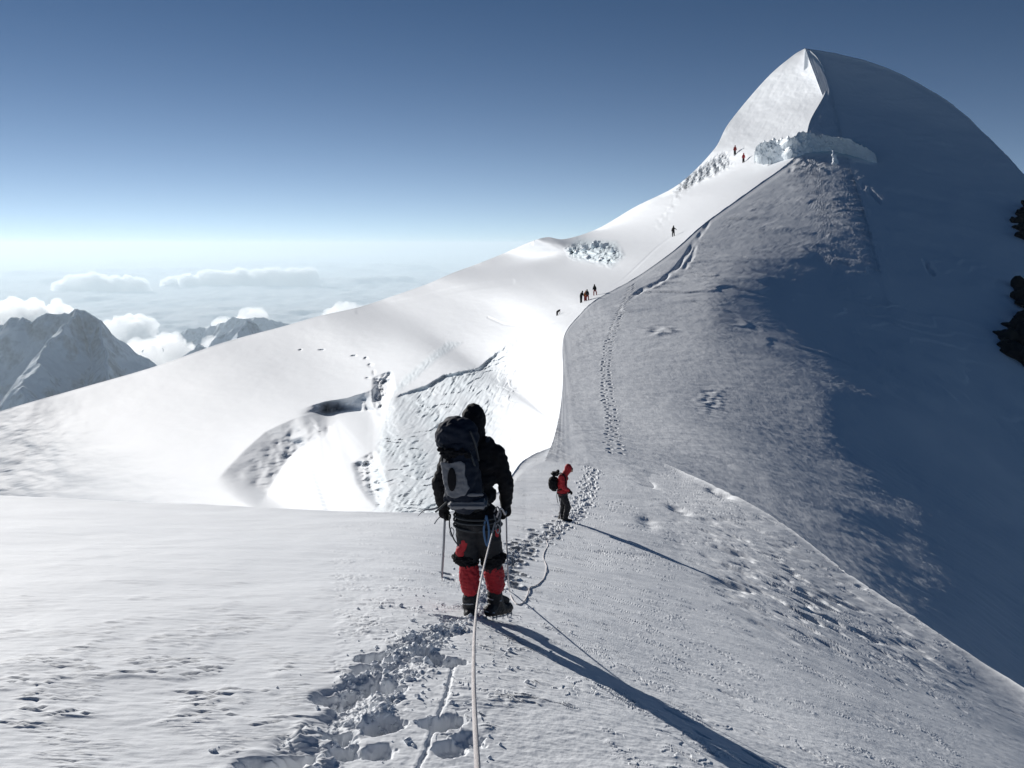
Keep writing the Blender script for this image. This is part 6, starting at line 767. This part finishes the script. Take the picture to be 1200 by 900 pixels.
# ---------------- foreground climber, seen from behind
P0=F.at(556,722); D0=P0.y
def LC(px,py,dy=0.):
    r=ray(px,py); k=(D0+dy)/r[1]; return Vector((r[0]*k-P0.x, dy, r[2]*k-P0.z))
cl=empty('person',P0); tag(cl,'nearest climber, seen from behind in black hooded jacket and red gaiters','person','climbers roped together on the snow ridge')
pelvis_at=LC(560,604); chest_at=LC(557,556,.03); neck_at=LC(556,518,.05); head_at=LC(555,495,.06)
shoulder_right=LC(580,531,.04); elbow_right=LC(593,567,.02); hand_right=LC(593,592,.10); shoulder_left=LC(530,532,.04); elbow_left=LC(515,568,.03); hand_left=LC(520,594,.10)
thigh_left=LC(549,610); knee_left=LC(549,652,.04); ankle_left=LC(551,704,-.02); thigh_right=LC(571,610); knee_right=LC(576,652,.06); ankle_right=LC(580,699,.10)
toe_left=ankle_left+Vector((-.01,.20,-.075)); toe_right=ankle_right+Vector((.10,.13,-.09))
bm=new()   # body: one continuous surface
for a_,b_,r0,r1 in ((pelvis_at,chest_at,.10,.11),(chest_at,neck_at,.11,.06),(neck_at,head_at,.055,.09),(shoulder_right,elbow_right,.06,.048),(elbow_right,hand_right,.045,.03),(shoulder_left,elbow_left,.06,.048),(elbow_left,hand_left,.045,.03),(chest_at,shoulder_right,.09,.06),(chest_at,shoulder_left,.09,.06),(thigh_left,knee_left,.085,.06),(knee_left,ankle_left,.058,.04),(thigh_right,knee_right,.085,.06),(knee_right,ankle_right,.058,.04),(ankle_left,toe_left,.04,.03),(ankle_right,toe_right,.04,.03),(pelvis_at,thigh_left,.09,.08),(pelvis_at,thigh_right,.09,.08)): add_cap(bm,a_,b_,r0,r1)
add_ell(bm,head_at+Vector((0,.01,.01)),(.078,.095,.115)); add_ell(bm,head_at+Vector((0,.11,-.01)),(.014,.022,.018))
for sx in (-1,1): add_ell(bm,head_at+Vector((sx*.078,.01,0)),(.012,.022,.032))
fuse('body',bm,.011,M_dark,cl)
bm=new()   # jacket with sleeves
for z,(rx,ry) in ((612,(.185,.14)),(600,(.185,.145)),(580,(.18,.15)),(560,(.19,.155)),(543,(.20,.15)),(530,(.175,.125))):
    add_ell(bm,LC(558,z,.03),(rx,ry,.10))
add_cap(bm,LC(545,522,.04),LC(569,522,.04),.085)
for s_,e_,h_ in ((shoulder_right,elbow_right,hand_right),(shoulder_left,elbow_left,hand_left)):
    add_cap(bm,s_,e_,.088,.066); add_cap(bm,e_,h_-(h_-e_)*.1,.066,.052)
jk=fuse('jacket',bm,.010,M_black,cl,wr=.009,ws=.07,seed=3)
bm=new(); add_ell(bm,head_at+Vector((0,0,.015)),(.106,.128,.148)); add_cap(bm,LC(556,520,.05),LC(556,505,.05),.098,.09); add_ell(bm,head_at+Vector((0,-.06,-.05)),(.085,.07,.10))
fuse('hood',bm,.008,M_black,cl,wr=.006,ws=.05,seed=5)
bm=new(); add_cap(bm,thigh_left,knee_left,.112,.092); add_cap(bm,knee_left,LC(550,668,.02),.092,.075); add_cap(bm,thigh_right,knee_right,.112,.092); add_cap(bm,knee_right,LC(578,668,.06),.092,.075); add_ell(bm,LC(560,612),(.175,.14,.09))
fuse('trousers',bm,.010,M_dark,cl,wr=.010,ws=.08,seed=7)
for k_,(a_,b_) in enumerate(((thigh_left,knee_left),(thigh_right,knee_right))):    # red side panels on the thighs
    bm=new(); o_=Vector((-.03,-.062,0)) if k_==0 else Vector((.055,-.045,0))
    if k_==0: add_cap(bm,a_.lerp(b_,.30)+o_+Vector((.04,0,0)),a_.lerp(b_,.80)+o_+Vector((-.035,0,0)),.034,.044)
    else: add_cap(bm,a_.lerp(b_,.12)+o_,a_.lerp(b_,.34)+o_,.045,.035)
    fuse('side_panel',bm,.008,M_red,cl,wr=.006,seed=11+k_)
    bm=new(); add_ell(bm,b_+Vector((-.03 if k_==0 else .02,-.02,-.0)),(.112,.095,.062)); add_ell(bm,b_+Vector((0,-.03,-.045)),(.088,.085,.04)); fuse('knee_strap',bm,.007,M_black,cl,wr=.014,ws=.035,seed=13+k_)
for k_,(t_,b_) in enumerate(((LC(549,661,.02),LC(551,688,-.02)),(LC(577,661,.06),LC(581,686,.09)))):
    bm=new(); add_cap(bm,t_,t_.lerp(b_,.45),.080,.088); add_cap(bm,t_.lerp(b_,.45),b_,.088,.080); g_=fuse('gaiter',bm,.007,M_red,cl,wr=.009,ws=.045,seed=17+k_)
    if k_==1: g_['label']='red gaiter on the trailing right leg'
for k_,(a_,t_) in enumerate(((ankle_left,toe_left),(ankle_right,toe_right))):
    dv=(t_-a_); fl=Vector((dv.x,dv.y,0)).normalized(); bm=new()
    a2=a_+Vector((0,0,-.0)); heel=a_-fl*.055+Vector((0,0,-.105)); 
    if k_==0: toe=heel+fl*.26+Vector((0,0,-.0)); 
    else: heel=heel+Vector((-.01,-.02,-.0)); toe=heel+fl*.25+Vector((0,0,-.055))
    add_cap(bm,a_+Vector((0,0,.03)),a_+Vector((0,0,-.04)),.066,.066); add_cap(bm,heel+Vector((0,0,.01)),toe,.056,.05); add_cap(bm,a_,heel.lerp(toe,.55),.062,.055)
    fuse('boot',bm,.008,M_boot,cl,wr=.004,ws=.03,seed=23+k_)
    bm=new(); sd=fl.cross(Vector((0,0,1)))
    for f_ in (.0,.2,.55,.8,1.02):
        for q in (-1,1):
            p_=heel.lerp(toe,f_)+sd*q*.036+Vector((0,0,-.045)); bmesh.ops.create_cone(bm,cap_ends=True,segments=6,radius1=.003,radius2=.009,depth=.04,matrix=Matrix.Translation(p_-Vector((0,0,.012))))
    for q in (-1,1): tube_mesh(bm,[heel+sd*q*.042+Vector((0,0,-.045)),heel.lerp(toe,.5)+sd*q*.05+Vector((0,0,-.045)),toe+sd*q*.03+Vector((0,0,-.045))],.005,6,3)
    tube_mesh(bm,[heel+sd*.055,heel-fl*.055+Vector((0,0,.02)),heel-sd*.055],.006,6,4); tube_mesh(bm,[a_+sd*.07+Vector((0,0,-.02)),a_+fl*.08+Vector((0,0,-.03)),a_-sd*.07+Vector((0,0,-.02)),a_-fl*.07,a_+sd*.07+Vector((0,0,-.02))],.006,6,4)
    mk('crampon',bm,M_steel,cl)
glove(cl,M_black,hand_right+Vector((0,.0,.02)),(0,.15,-1),(-1,.2,0),1.12); glove(cl,M_black,hand_left+Vector((0,0,.02)),(0,.15,-1),(1,.2,0),1.12)
# harness, slings and hardware
bm=new()
for z,r_ in ((LC(559,603),.165),(LC(559,608),.166)):
    tube_mesh(bm,[z+Vector((r_*1.16*math.cos(t),r_*.95*math.sin(t),.0)) for t in np.linspace(0,2*math.pi,14)],.009,6,2)
for c_,sx in ((thigh_left,-1),(thigh_right,1)): tube_mesh(bm,[c_+Vector((.122*math.cos(t),.118*math.sin(t),-.05+.02*math.cos(t)*sx)) for t in np.linspace(0,2*math.pi,12)],.010,6,2)
mk('harness',bm,M_strap,cl)
bm=new(); tube_mesh(bm,[LC(579,600,-.10),LC(583,594,-.14),LC(587,603,-.14),LC(582,612,-.14),LC(579,603,-.12)],.006,6,5); tube_mesh(bm,[LC(583,606,-.12),LC(587,612,-.12),LC(583,625,-.12),LC(580,612,-.12)],.005,6,5); mk('gear_loop',bm,M_grey,cl)
bm=new(); tube_mesh(bm,[LC(570,604,-.14),LC(573,622,-.16),LC(571,640,-.14),LC(567,622,-.15),LC(570,604,-.14)],.009,6,5); mk('sling',bm,M_blue,cl)
for px,py in ((583,618),(529,622)):
    bm=new(); tube_mesh(bm,[LC(px,py-4,-.12),LC(px+3,py,-.13),LC(px+1,py+7,-.13),LC(px-2,py+2,-.12),LC(px,py-4,-.12)],.004,6,4); mk('carabiner',bm,M_steel,cl)
bm=new(); tube_mesh(bm,[LC(527,604,-.1),LC(527,618,-.16),LC(532,632,-.15),LC(538,640,-.13)],.006,6,5); mk('sling',bm,M_strap,cl)
# backpack
bp_=empty('backpack',P0+LC(540,597,-.2)); bo=LC(540,597,-.2)
def LB(px,py,dy=0.): return LC(px,py,dy)-bo
tag(bp_,'large navy and grey mountaineering pack on the back of the nearest climber','backpack')
bm=new()
add_cap(bm,LB(544,576,-.23),LB(539.5,540,-.23),.187,.172,.82); add_cap(bm,LB(540,541,-.23),LB(538,528,-.23),.172,.155,.82); add_rbox(bm,LB(545,583,-.23),(.34,.25,.17),.06)
fuse('pack_body',bm,.009,M_navy,bp_,wr=.010,ws=.10,seed=31,smooth=10)
bm=new(); add_ell(bm,LB(536,506,-.22),(.168,.15,.125)); add_ell(bm,LB(529,513,-.22),(.135,.14,.12)); add_ell(bm,LB(544,514,-.22),(.125,.14,.12)); add_rbox(bm,LB(537,513,-.22),(.29,.24,.17),.06); fuse('lid',bm,.009,M_navy,bp_,wr=.012,ws=.08,seed=33,smooth=10)
bm=new()
for px,py,r_ in ((520,531,.03),(527,529,.034),(534,533,.03),(541,530,.03),(524,536,.026),(548,533,.026),(516,527,.022)): add_ell(bm,LB(px,py,-.37),(r_*1.2,r_*.8,r_))
fuse('stowed_gear',bm,.007,M_black,bp_,wr=.012,ws=.03,seed=35)
bm=new()   # grey shield panel with a dark oval
pts=[(516,541),(528,543),(540,540),(545,543),(545,556),(550,572),(545,581),(532,584),(524,580),(520,566)]
fr=[bm.verts.new(LB(x_,y_,-.418)) for x_,y_ in pts]; bk=[bm.verts.new(LB(x_,y_,-.345)) for x_,y_ in pts]; n_=len(pts)
for i in range(n_):
    j=(i+1)%n_; bm.faces.new((bk[j],fr[j],fr[i],bk[i]))
bm.faces.new(fr); bm.faces.new(bk[::-1]); bmesh.ops.recalc_face_normals(bm,faces=bm.faces); pn=fuse('panel',bm,.006,M_grey,bp_,wr=.006,ws=.06,seed=36,smooth=8)
bm=new(); add_ell(bm,LB(529.5,562,-.428),(.034,.012,.094),None,3); ov=mk('panel_oval',bm,M_black,pn)
bm=new(); add_rbox(bm,LB(548,589,-.31),(.31,.22,.06),.022); add_rbox(bm,LB(547,580,-.40),(.27,.02,.03),.008); fuse('base_band',bm,.006,M_grey,bp_,wr=.004,seed=37)
for pl in ([(550,528),(556,545),(560,560),(566,578)],[(551,505),(557,520),(561,540)],[(519,522),(518,540),(522,560),(527,585)],[(524,588),(514,597),(510,600)],[(566,583),(570,588),(574,592)]):
    bm=new(); tube_mesh(bm,[LB(x_,y_,-.33 if x_<560 else -.24) for x_,y_ in pl],.008,6,4); mk('strap',bm,M_strap,bp_)
for q,x_ in ((-1,536),(1,571)):
    bm=new(); tube_mesh(bm,[LB(x_,516,-.13),LB(x_+q*1,515,.02),LB(x_+q*2,524,.17),LB(x_+q*3,545,.20),LB(x_+q*1,575,.10)],.018,8,5); mk('shoulder_strap',bm,M_navy,bp_)
bm=new(); add_rbox(bm,LB(562,572,-.22),(.06,.10,.10),.02); mk('side_pocket',bm,M_dark,bp_)
# ice axe in the left hand
ax=empty('ice_axe',P0+LC(518,679,.13)); ao=LC(518,679,.13); tag(ax,'long ice axe held shaft-down in the left hand of the nearest climber','ice axe')
T_=LC(521.5,603,.13)-ao; bm=new(); tube_mesh(bm,[(0,0,.05),T_*.5,T_],.0105,8,3); mk('shaft',bm,M_steel,ax)
bm=new(); bmesh.ops.create_cone(bm,cap_ends=True,segments=8,radius1=.0015,radius2=.011,depth=.08,matrix=Matrix.Translation((0,0,.02))); mk('spike',bm,M_steel,ax)
bm=new(); tube_mesh(bm,[T_,T_+Vector((-.05,-.0,.055)),LC(506,597,.12)-ao,LC(497,598,.11)-ao,LC(489.5,605,.10)-ao],[.011,.010,.009,.007,.002],6,5); mk('pick',bm,M_steel,ax)
bm=new(); add_rbox(bm,LC(524,601,.13)-ao,(.05,.012,.03),.005); tube_mesh(bm,[T_,LC(514,607,.12)-ao,LC(509,614,.12)-ao],.006,6,4); mk('adze',bm,M_steel,ax)
# ---------------- ropes
def onF(px,py,r=.006,lift=0.): 
    p=F.at(px,py); return p+Vector((0,0,r+lift))
A0=P0+LC(580,612,-.13)
def rope(name,pts,r,label,group=None):
    bm=new(); tube_mesh(bm,pts,r,8,7); o=mk(name,bm,M_rope,None); return tag(o,label,'rope',group)
rp=[A0,at(575,632,5.9),at(568,660,4.9),at(561,695,3.7),at(556.5,735,2.75),at(555,780,2.05),at(556,830,1.62),at(559,890,1.3),at(564,970,1.05),at(575,1080,.85),Vector((.05,.25,-.62))]
rope('rope',rp,.0050,'taut pale rope running from the nearest climber back towards the viewer')
hR=P0+hand_right+Vector((0,.03,-.07))
rp=[P0+LC(582,606,-.13),P0+LC(587,596,-.12),P0+LC(592,603,.0),hR,P0+LC(594,640,.10),P0+LC(595.5,672,.12),onF(597,694,.03),onF(600,702),onF(606,709),onF(613,707),onF(618,699),onF(621,691),onF(627,689),onF(633,683),onF(638,675),onF(640.5,665),onF(637,655),onF(638,647),onF(642,640),onF(641,634),onF(648,630),onF(655,626)]
P1=F.at(661,610)
# ---------------- second climber, in profile, waiting
D1=P1.y
def L2(px,py,dy=0.):
    r=ray(px,py); k=(D1+dy)/r[1]; return Vector((r[0]*k-P1.x, dy, r[2]*k-P1.z))
k2=D1/1000.
rp+=[P1+L2(658,615,-.2)+Vector((0,0,.02)),P1+L2(656,600,-.1),P1+L2(657,583,-.09)]
rope('rope',rp,.0075,'slack rope looping over the snow up to the climber in the red jacket')
c2=empty('person',P1); tag(c2,'climber in red hooded jacket and black trousers standing in profile, looking down','person','climbers roped together on the snow ridge')
J=dict(pelvis_at=L2(659.5,580),chest=L2(658.5,563),neck=L2(663,554),head=L2(667.3,549.5),sA=L2(658.5,560,-.14),eA=L2(660,571,-.17),hA=L2(666,574.5,-.12),sB=L2(659,560,.14),eB=L2(662,571,.17),hB=L2(667,575,.12),
 h1=L2(660.5,581,-.07),k1=L2(665.5,593.5,-.08),a1=L2(662.5,606.5,-.08),h0=L2(659,581,.07),k0=L2(660.5,594,.08),a0=L2(657.5,604.5,.08))
S2=k2*25.6/1.75*1.75/25.6*1000/25.6*1.0 if False else D1/24.
def sc(*a): return tuple(v*S2 for v in a)
bm=new()
for a_,b_,r0,r1 in (('pelvis_at','chest',.12,.13),('chest','neck',.11,.06),('neck','head',.05,.08),('sA','eA',.055,.045),('eA','hA',.042,.03),('sB','eB',.055,.045),('eB','hB',.042,.03),('h1','k1',.085,.06),('k1','a1',.055,.04),('h0','k0',.085,.06),('k0','a0',.055,.04),('sA','sB',.07,.07)): add_cap(bm,J[a_],J[b_],r0*S2,r1*S2)
add_ell(bm,J['head'],sc(.095,.078,.11)); add_ell(bm,J['head']+Vector(sc(.10,0,-.03)),sc(.022,.014,.016)); add_ell(bm,J['head']+Vector(sc(.07,0,-.075)),sc(.035,.03,.03))
fuse('body',bm,.014,M_skin,c2)
bm=new(); add_ell(bm,L2(659,576),sc(.16,.19,.15)); add_ell(bm,L2(658.5,567),sc(.165,.20,.18)); add_ell(bm,L2(660,560),sc(.15,.20,.14))
for a_,b_,r0,r1 in (('sA','eA',.085,.07),('eA','hA',.065,.052),('sB','eB',.085,.07),('eB','hB',.065,.052),('chest','neck',.14,.095)): add_cap(bm,J[a_],J[b_],r0*S2,r1*S2)
fuse('jacket',bm,.014,M_red,c2,wr=.012,ws=.09,seed=41)
bm=new(); add_ell(bm,J['head']+Vector(sc(-.035,0,.02)),sc(.115,.11,.14)); add_cap(bm,J['neck'],J['head'].lerp(J['neck'],.4),.10*S2); fuse('hood',bm,.012,M_red,c2)
bm=new(); add_ell(bm,J['head']+Vector(sc(.082,0,.005)),sc(.022,.075,.03)); mk('goggles',bm,M_black,c2)
bm=new(); add_cap(bm,J['h1'],J['k1'],.11*S2,.09*S2); add_cap(bm,J['k1'],J['a1'],.09*S2,.085*S2); add_cap(bm,J['h0'],J['k0'],.11*S2,.09*S2); add_cap(bm,J['k0'],J['a0'],.09*S2,.085*S2); add_ell(bm,J['pelvis_at'],sc(.15,.17,.12))
fuse('trousers',bm,.014,M_dark,c2,wr=.012,ws=.08,seed=43)
for a_ in ('a1','a0'):
    bm=new(); add_cap(bm,J[a_],J[a_]+Vector(sc(.0,0,-.06)),.07*S2); add_cap(bm,J[a_]+Vector(sc(-.05,0,-.075)),J[a_]+Vector(sc(.17,-.02,-.085)),.055*S2,.045*S2); fuse('boot',bm,.012,M_boot,c2)
for a_,b_ in (('eA','hA'),('eB','hB')): glove(c2,M_black,J[b_],(J[b_]-J[a_])[:],(0,0,-1),1.05*S2)
b2=empty('backpack',P1+L2(649,577,0)); o2=L2(649,577,0); tag(b2,'small black backpack worn by the climber in the red jacket','backpack')
bm=new(); add_rbox(bm,L2(649.3,568,0)-o2,sc(.27,.32,.36),.07*S2); add_ell(bm,L2(648.6,566,0)-o2,sc(.16,.16,.22)); fuse('pack_body',bm,.013,M_black,b2,wr=.015,ws=.09,seed=45)
bm=new(); add_rbox(bm,L2(650.5,555,0)-o2,sc(.26,.28,.12),.05*S2); add_ell(bm,L2(654,552,0)-o2,sc(.05,.08,.05)); fuse('lid',bm,.013,M_black,b2,wr=.01,ws=.06,seed=46)
bm=new(); tube_mesh(bm,[L2(652,556,-.12)-o2,L2(658,554.5,-.16)-o2,L2(663,561,-.15)-o2,L2(662,570,-.17)-o2,L2(654,575,-.14)-o2],.018*S2,6,4); mk('shoulder_strap',bm,M_black,b2)
bm=new(); tube_mesh(bm,[L2(653,574,-.1)-o2,L2(652.5,582,-.12)-o2,L2(654,590,-.14)-o2],.008,6,3); mk('hanging_strap',bm,M_strap,b2)
bm=new(); tube_mesh(bm,[J['pelvis_at']+Vector((.17*S2*math.cos(t),.185*S2*math.sin(t),.05)) for t in np.linspace(0,2*math.pi,14)],.014,6,2); mk('harness',bm,M_strap,c2)
# ---------------- far climbers
def far_person(px,py,hpx,label,jm,tm,lean=0.,stride=.12,pack=True,group='distant climbers strung out along the ridge',surf=None,rz=0.,bend=0.,arm=None,sink=0):
    surf=surf or L; p=surf.at(px,py); D=p.y*cp-p.z*sp; H=hpx*D/1000.; s=H/1.78
    o=empty('person',p-Vector((0,0,.02)),rz); tag(o,label,'person',group)
    v=lambda x,y,z: Vector((x,y,z))*s
    ht=.95; cz=ht+.45*math.cos(bend); cx=lean+.45*math.sin(bend); hx=cx+.25*math.sin(bend*1.2); hz=cz+.30*math.cos(bend*1.1)
    hl=arm or ((cx-.28,0.0,ht+.02),(cx+.30,0.05,ht+.05))
    bm=new()
    for a_,b_,r0,r1 in ((v(lean,0,ht),v(cx,0,cz),.13,.15),(v(cx,0,cz),v(hx,0,hz-.1),.11,.06),(v(cx-.17,0,cz),v(*hl[0]),.06,.04),(v(cx+.17,0,cz),v(*hl[1]),.06,.04),(v(lean-.09,0,ht),v(-stride,.05,.5),.09,.06),(v(-stride,.05,.5),v(-stride,0,.04),.06,.05),(v(lean+.09,0,ht),v(stride,-.05,.5),.09,.06),(v(stride,-.05,.5),v(stride*1.3,0,.04),.06,.05)): add_cap(bm,a_,b_,r0*s,r1*s)
    add_ell(bm,v(hx,0,hz),(.095*s,.10*s,.12*s)); fuse('body',bm,.03,M_skin,o)
    bm=new(); add_cap(bm,v(lean,0,ht),v(cx,0,cz),.19*s,.20*s); add_cap(bm,v(cx,0,cz),v(hx,0,hz-.08),.15*s,.10*s); add_ell(bm,v(hx,0,hz+.01),(.125*s,.13*s,.145*s))
    for sd,h_ in ((-1,hl[0]),(1,hl[1])): add_cap(bm,v(cx+sd*.17,0,cz),v(*h_),.085*s,.06*s)
    fuse('jacket',bm,.03,jm,o)
    bm=new(); add_cap(bm,v(lean-.09,0,ht),v(-stride,.05,.5),.12*s,.10*s); add_cap(bm,v(-stride,.05,.5),v(-stride,0,.06),.10*s,.085*s); add_cap(bm,v(lean+.09,0,ht),v(stride,-.05,.5),.12*s,.10*s); add_cap(bm,v(stride,-.05,.5),v(stride*1.3,0,.06),.10*s,.085*s)
    fuse('trousers',bm,.03,tm,o)
    if pack:
        q=bpy.data.objects.new('backpack',None); C.objects.link(q); q.location=p+Matrix.Rotation(rz,3,'Z')@v(cx-.05*math.sin(bend),-.24,cz-.1); q.rotation_euler=(0,bend,rz)
        tag(q,'dark backpack on '+label[0].lower()+label[1:].split(',')[0],'backpack',None)
        bm=new(); add_rbox(bm,v(0,0,-.04),(.30*s,.24*s,.44*s),.06*s); mk('pack_body',bm,M_black,q); bm=new(); add_rbox(bm,v(0,0,.22),(.26*s,.22*s,.12*s),.04*s); mk('lid',bm,M_dark,q)
    return o
far_person(653,370,9.5,'Bent-over dark figure, lowest of the far climbers',M_black,M_dark,lean=.0,bend=.95,arm=((.55,0,.45),(.7,.1,.75)),pack=False)
far_person(681,354.5,14,'Black-clad climber at the left of the tight trio',M_black,M_dark,stride=.07,bend=.25)
far_person(685.5,352.5,12,'Orange-clad climber in the middle of the tight trio',M_orange,M_brick,stride=.1,bend=.15,pack=False)
far_person(688.5,352,13,'Brown-dark climber at the right of the tight trio',M_dark,M_brick,stride=.16,bend=-.1)
far_person(697.5,346,13,'Far climber in black with red lower legs, just above the tight trio',M_black,M_brick,stride=.2,lean=-.05,bend=-.1)
far_person(789,277,12.5,'Lone dark climber with one arm out, halfway up the bright slope',M_black,M_dark,stride=.13,arm=((-.3,0,.9),(.5,0,1.15)),pack=False)
far_person(861,182.5,11.5,'Upper climber in dull red below the ice cliff',M_brick,M_dark,stride=.1,pack=False,surf=L)
far_person(871,190.5,11,'Lower climber in bright red below the ice cliff',M_red,M_black,stride=.1,pack=False,surf=L)
# ---------------- ice cliff under the summit and rock outcrops
def ice_wall(name,top,bot,mat,depth,seed,amp=.5,n=180,m=26,off=.992):
    T_=np.array([at(*p)[:] for p in top]); B_=np.array([at(*p)[:] for p in bot]); M=crm(len(T_),np.linspace(0,len(T_)-1,n)); T_=M@T_; B_=M@B_
    s_=np.linspace(0,1,m)[None,:,None]; Pf=B_[:,None]*(1-s_)+T_[:,None]*s_
    x_=np.arange(n)[:,None]/9.+0*s_[...,0]; z_=s_[...,0]*2.4+0*x_
    d=amp*(fbm(x_,z_,5,seed,.6)+.35*ridged(x_*2,z_*1.2,3,seed+5)); taper=np.sin(np.linspace(0,math.pi,n))[:,None]**.4
    Pf[...,1]+=-d*taper; Pf[...,2]+=.25*d*taper
    Pf[:,-1,2]+=.7*noise2(np.arange(n)/5.,np.zeros(n),seed+9)+.5*np.round(noise2(np.arange(n)/9.,np.zeros(n)+3,seed+11)*2)/2
    bk=Pf[:,-1:].copy(); cap=[bk*(1+depth*f/213.) for f in (.1,.3,.6,1)]; dn=[cap[-1]*1.004+np.array([0,0,-4.])]
    und=[Pf[:,:1]*1.003+np.array([0,0,-1.])]
    P=np.concatenate(und+[Pf]+cap+dn,1); return grid_mesh(name,P,mat)
mi,nt_,b_=newmat('glacier_ice'); b_.inputs['Base Color'].default_value=(.7,.8,.85,1); b_.inputs['Roughness'].default_value=.45
v_=N(nt_,'ShaderNodeTexCoord').outputs['Object']; n_=noise_node(nt_,1.2,6,.6,v_); mx_=N(nt_,'ShaderNodeMix',data_type='RGBA'); nt_.links.new(n_.outputs[0],mx_.inputs[0]); mx_.inputs[6].default_value=(.76,.82,.86,1); mx_.inputs[7].default_value=(.86,.9,.92,1); nt_.links.new(mx_.outputs[2],b_.inputs['Base Color'])
bp1=N(nt_,'ShaderNodeBump'); bp1.inputs['Strength'].default_value=.6; bp1.inputs['Distance'].default_value=.3; nt_.links.new(n_.outputs[0],bp1.inputs['Height']); nt_.links.new(bp1.outputs[0],b_.inputs['Normal'])
def dsurf(px,py):
    cy=np.interp(px,[825,880,935,950],[262,222,180,150]); S=L if (px<935 and py<cy) else R
    p=S.at(px,py); return p.y*cp-p.z*sp
tp=[(884,178),(888,170),(896,166),(908,164),(926,161),(942,155),(960,159),(978,161),(1000,166),(1016,174),(1027,184)]
bt=[(885,184),(889,187),(897,188),(908,188),(926,184),(942,178),(960,174),(978,175),(1000,180),(1016,185),(1028,188)]
dd=[dsurf(*b)*.985 for b in bt]; dd=[min(v_d,d_c) for v_d,d_c in zip(dd,(213,211.5,210,208,206,205,400,400,400,400,400))]
ice_wall('ice_cliff',[(t[0],t[1],d*.994) for t,d in zip(tp,dd)],[(b[0],b[1],d*1.004) for b,d in zip(bt,dd)],mi,16.,201,.7)
dq=dsurf(978,190)*.97
bm=new(); 
for px,py,rx,rz_ in ((978,187,.5,1.5),(976.5,181,.35,1.0),(979.5,191,.55,.7)): add_ell(bm,at(px,py,dq),(rx,rx,rz_))
sr=fuse('serac',bm,.15,mi,None,wr=.25,ws=.8,seed=51,smooth=1); tag(sr,'small upright ice fin standing under the ice cliff near the summit','ice block')
# serac blocks of the icefall
for i,(px,py,w_,h_,tilt,lab) in enumerate(((668,292,3,5,.2,'thin leftmost ice spike of the icefall'),(676,294,4,4,-.2,'low pale ice block next to the thin spike of the icefall'),(686,290,6,6,.1,'broad ice block left of the middle of the icefall'),(697,287,6,8,-.1,'tallest blue ice tower in the icefall'),(708,288,6,7,.15,'blue ice tower right of the tallest in the icefall'),(717,293,4,5,-.2,'rightmost ice block of the icefall'),(690,300,5,4,.3,'lower left ice block at the icefall foot'),(704,302,4,3,-.3,'lower right ice block at the icefall foot'))):
    p=L.at(px,py+3); D=p.y; rg=np.random.default_rng(300+i); bm=new(); k=D/1000.
    for q in range(4): add_rbox(bm,Vector((rg.normal(0,w_*k*.35),rg.normal(0,w_*k*.3),h_*k*(.2+.25*q*.6))),(w_*k*rg.uniform(.5,1),w_*k*rg.uniform(.5,1),h_*k*rg.uniform(.5,.9)),.05*k*w_,Matrix.Rotation(rg.uniform(0,3),3,'Z')@Matrix.Rotation(tilt+rg.normal(0,.15),3,'Y'))
    o=fuse('serac',bm,.14,mi,None,wr=.18,ws=1.1,seed=60+i,smooth=1); o.location=p; tag(o,lab,'ice block','broken ice towers of the icefall')
M_rock=solid('dark_rock',(.035,.032,.03),.95,(1.5,.8))
def outcrop(blobs,seed,label):
    bm=new(); c0=None
    for px,py,r_ in blobs:
        p=R.at(px,py); c0=c0 or p; add_rbox(bm,p-c0,(r_*1.6,r_*1.4,r_*1.1),r_*.12,Matrix.Rotation(px*.7,3,'Z')@Matrix.Rotation(.5,3,'Y'))
    o=fuse('rock_outcrop',bm,.28,M_rock,None,wr=1.1,ws=2.6,seed=seed,smooth=1); o.location=c0; tag(o,label,'rock','dark rocks at the shaded edge of the slope'); return o
outcrop([(1206,256,3.2),(1199,262,2.2),(1191,261,1.3),(1203,272,2.2),(1210,283,3.),(1204,245,2.)],71,'smaller dark rock outcrop, upper of the two in the shaded slope')
outcrop([(1205,362,2.2),(1190,385,2.0),(1197,400,2.6),(1180,398,1.6),(1172,391,.8),(1190,415,2.),(1206,425,2.6),(1215,380,4),(1218,410,4),(1196,355,1.8),(1178,405,1.4),(1200,345,2.)],73,'larger dark rock outcrop, lower of the two in the shaded slope')
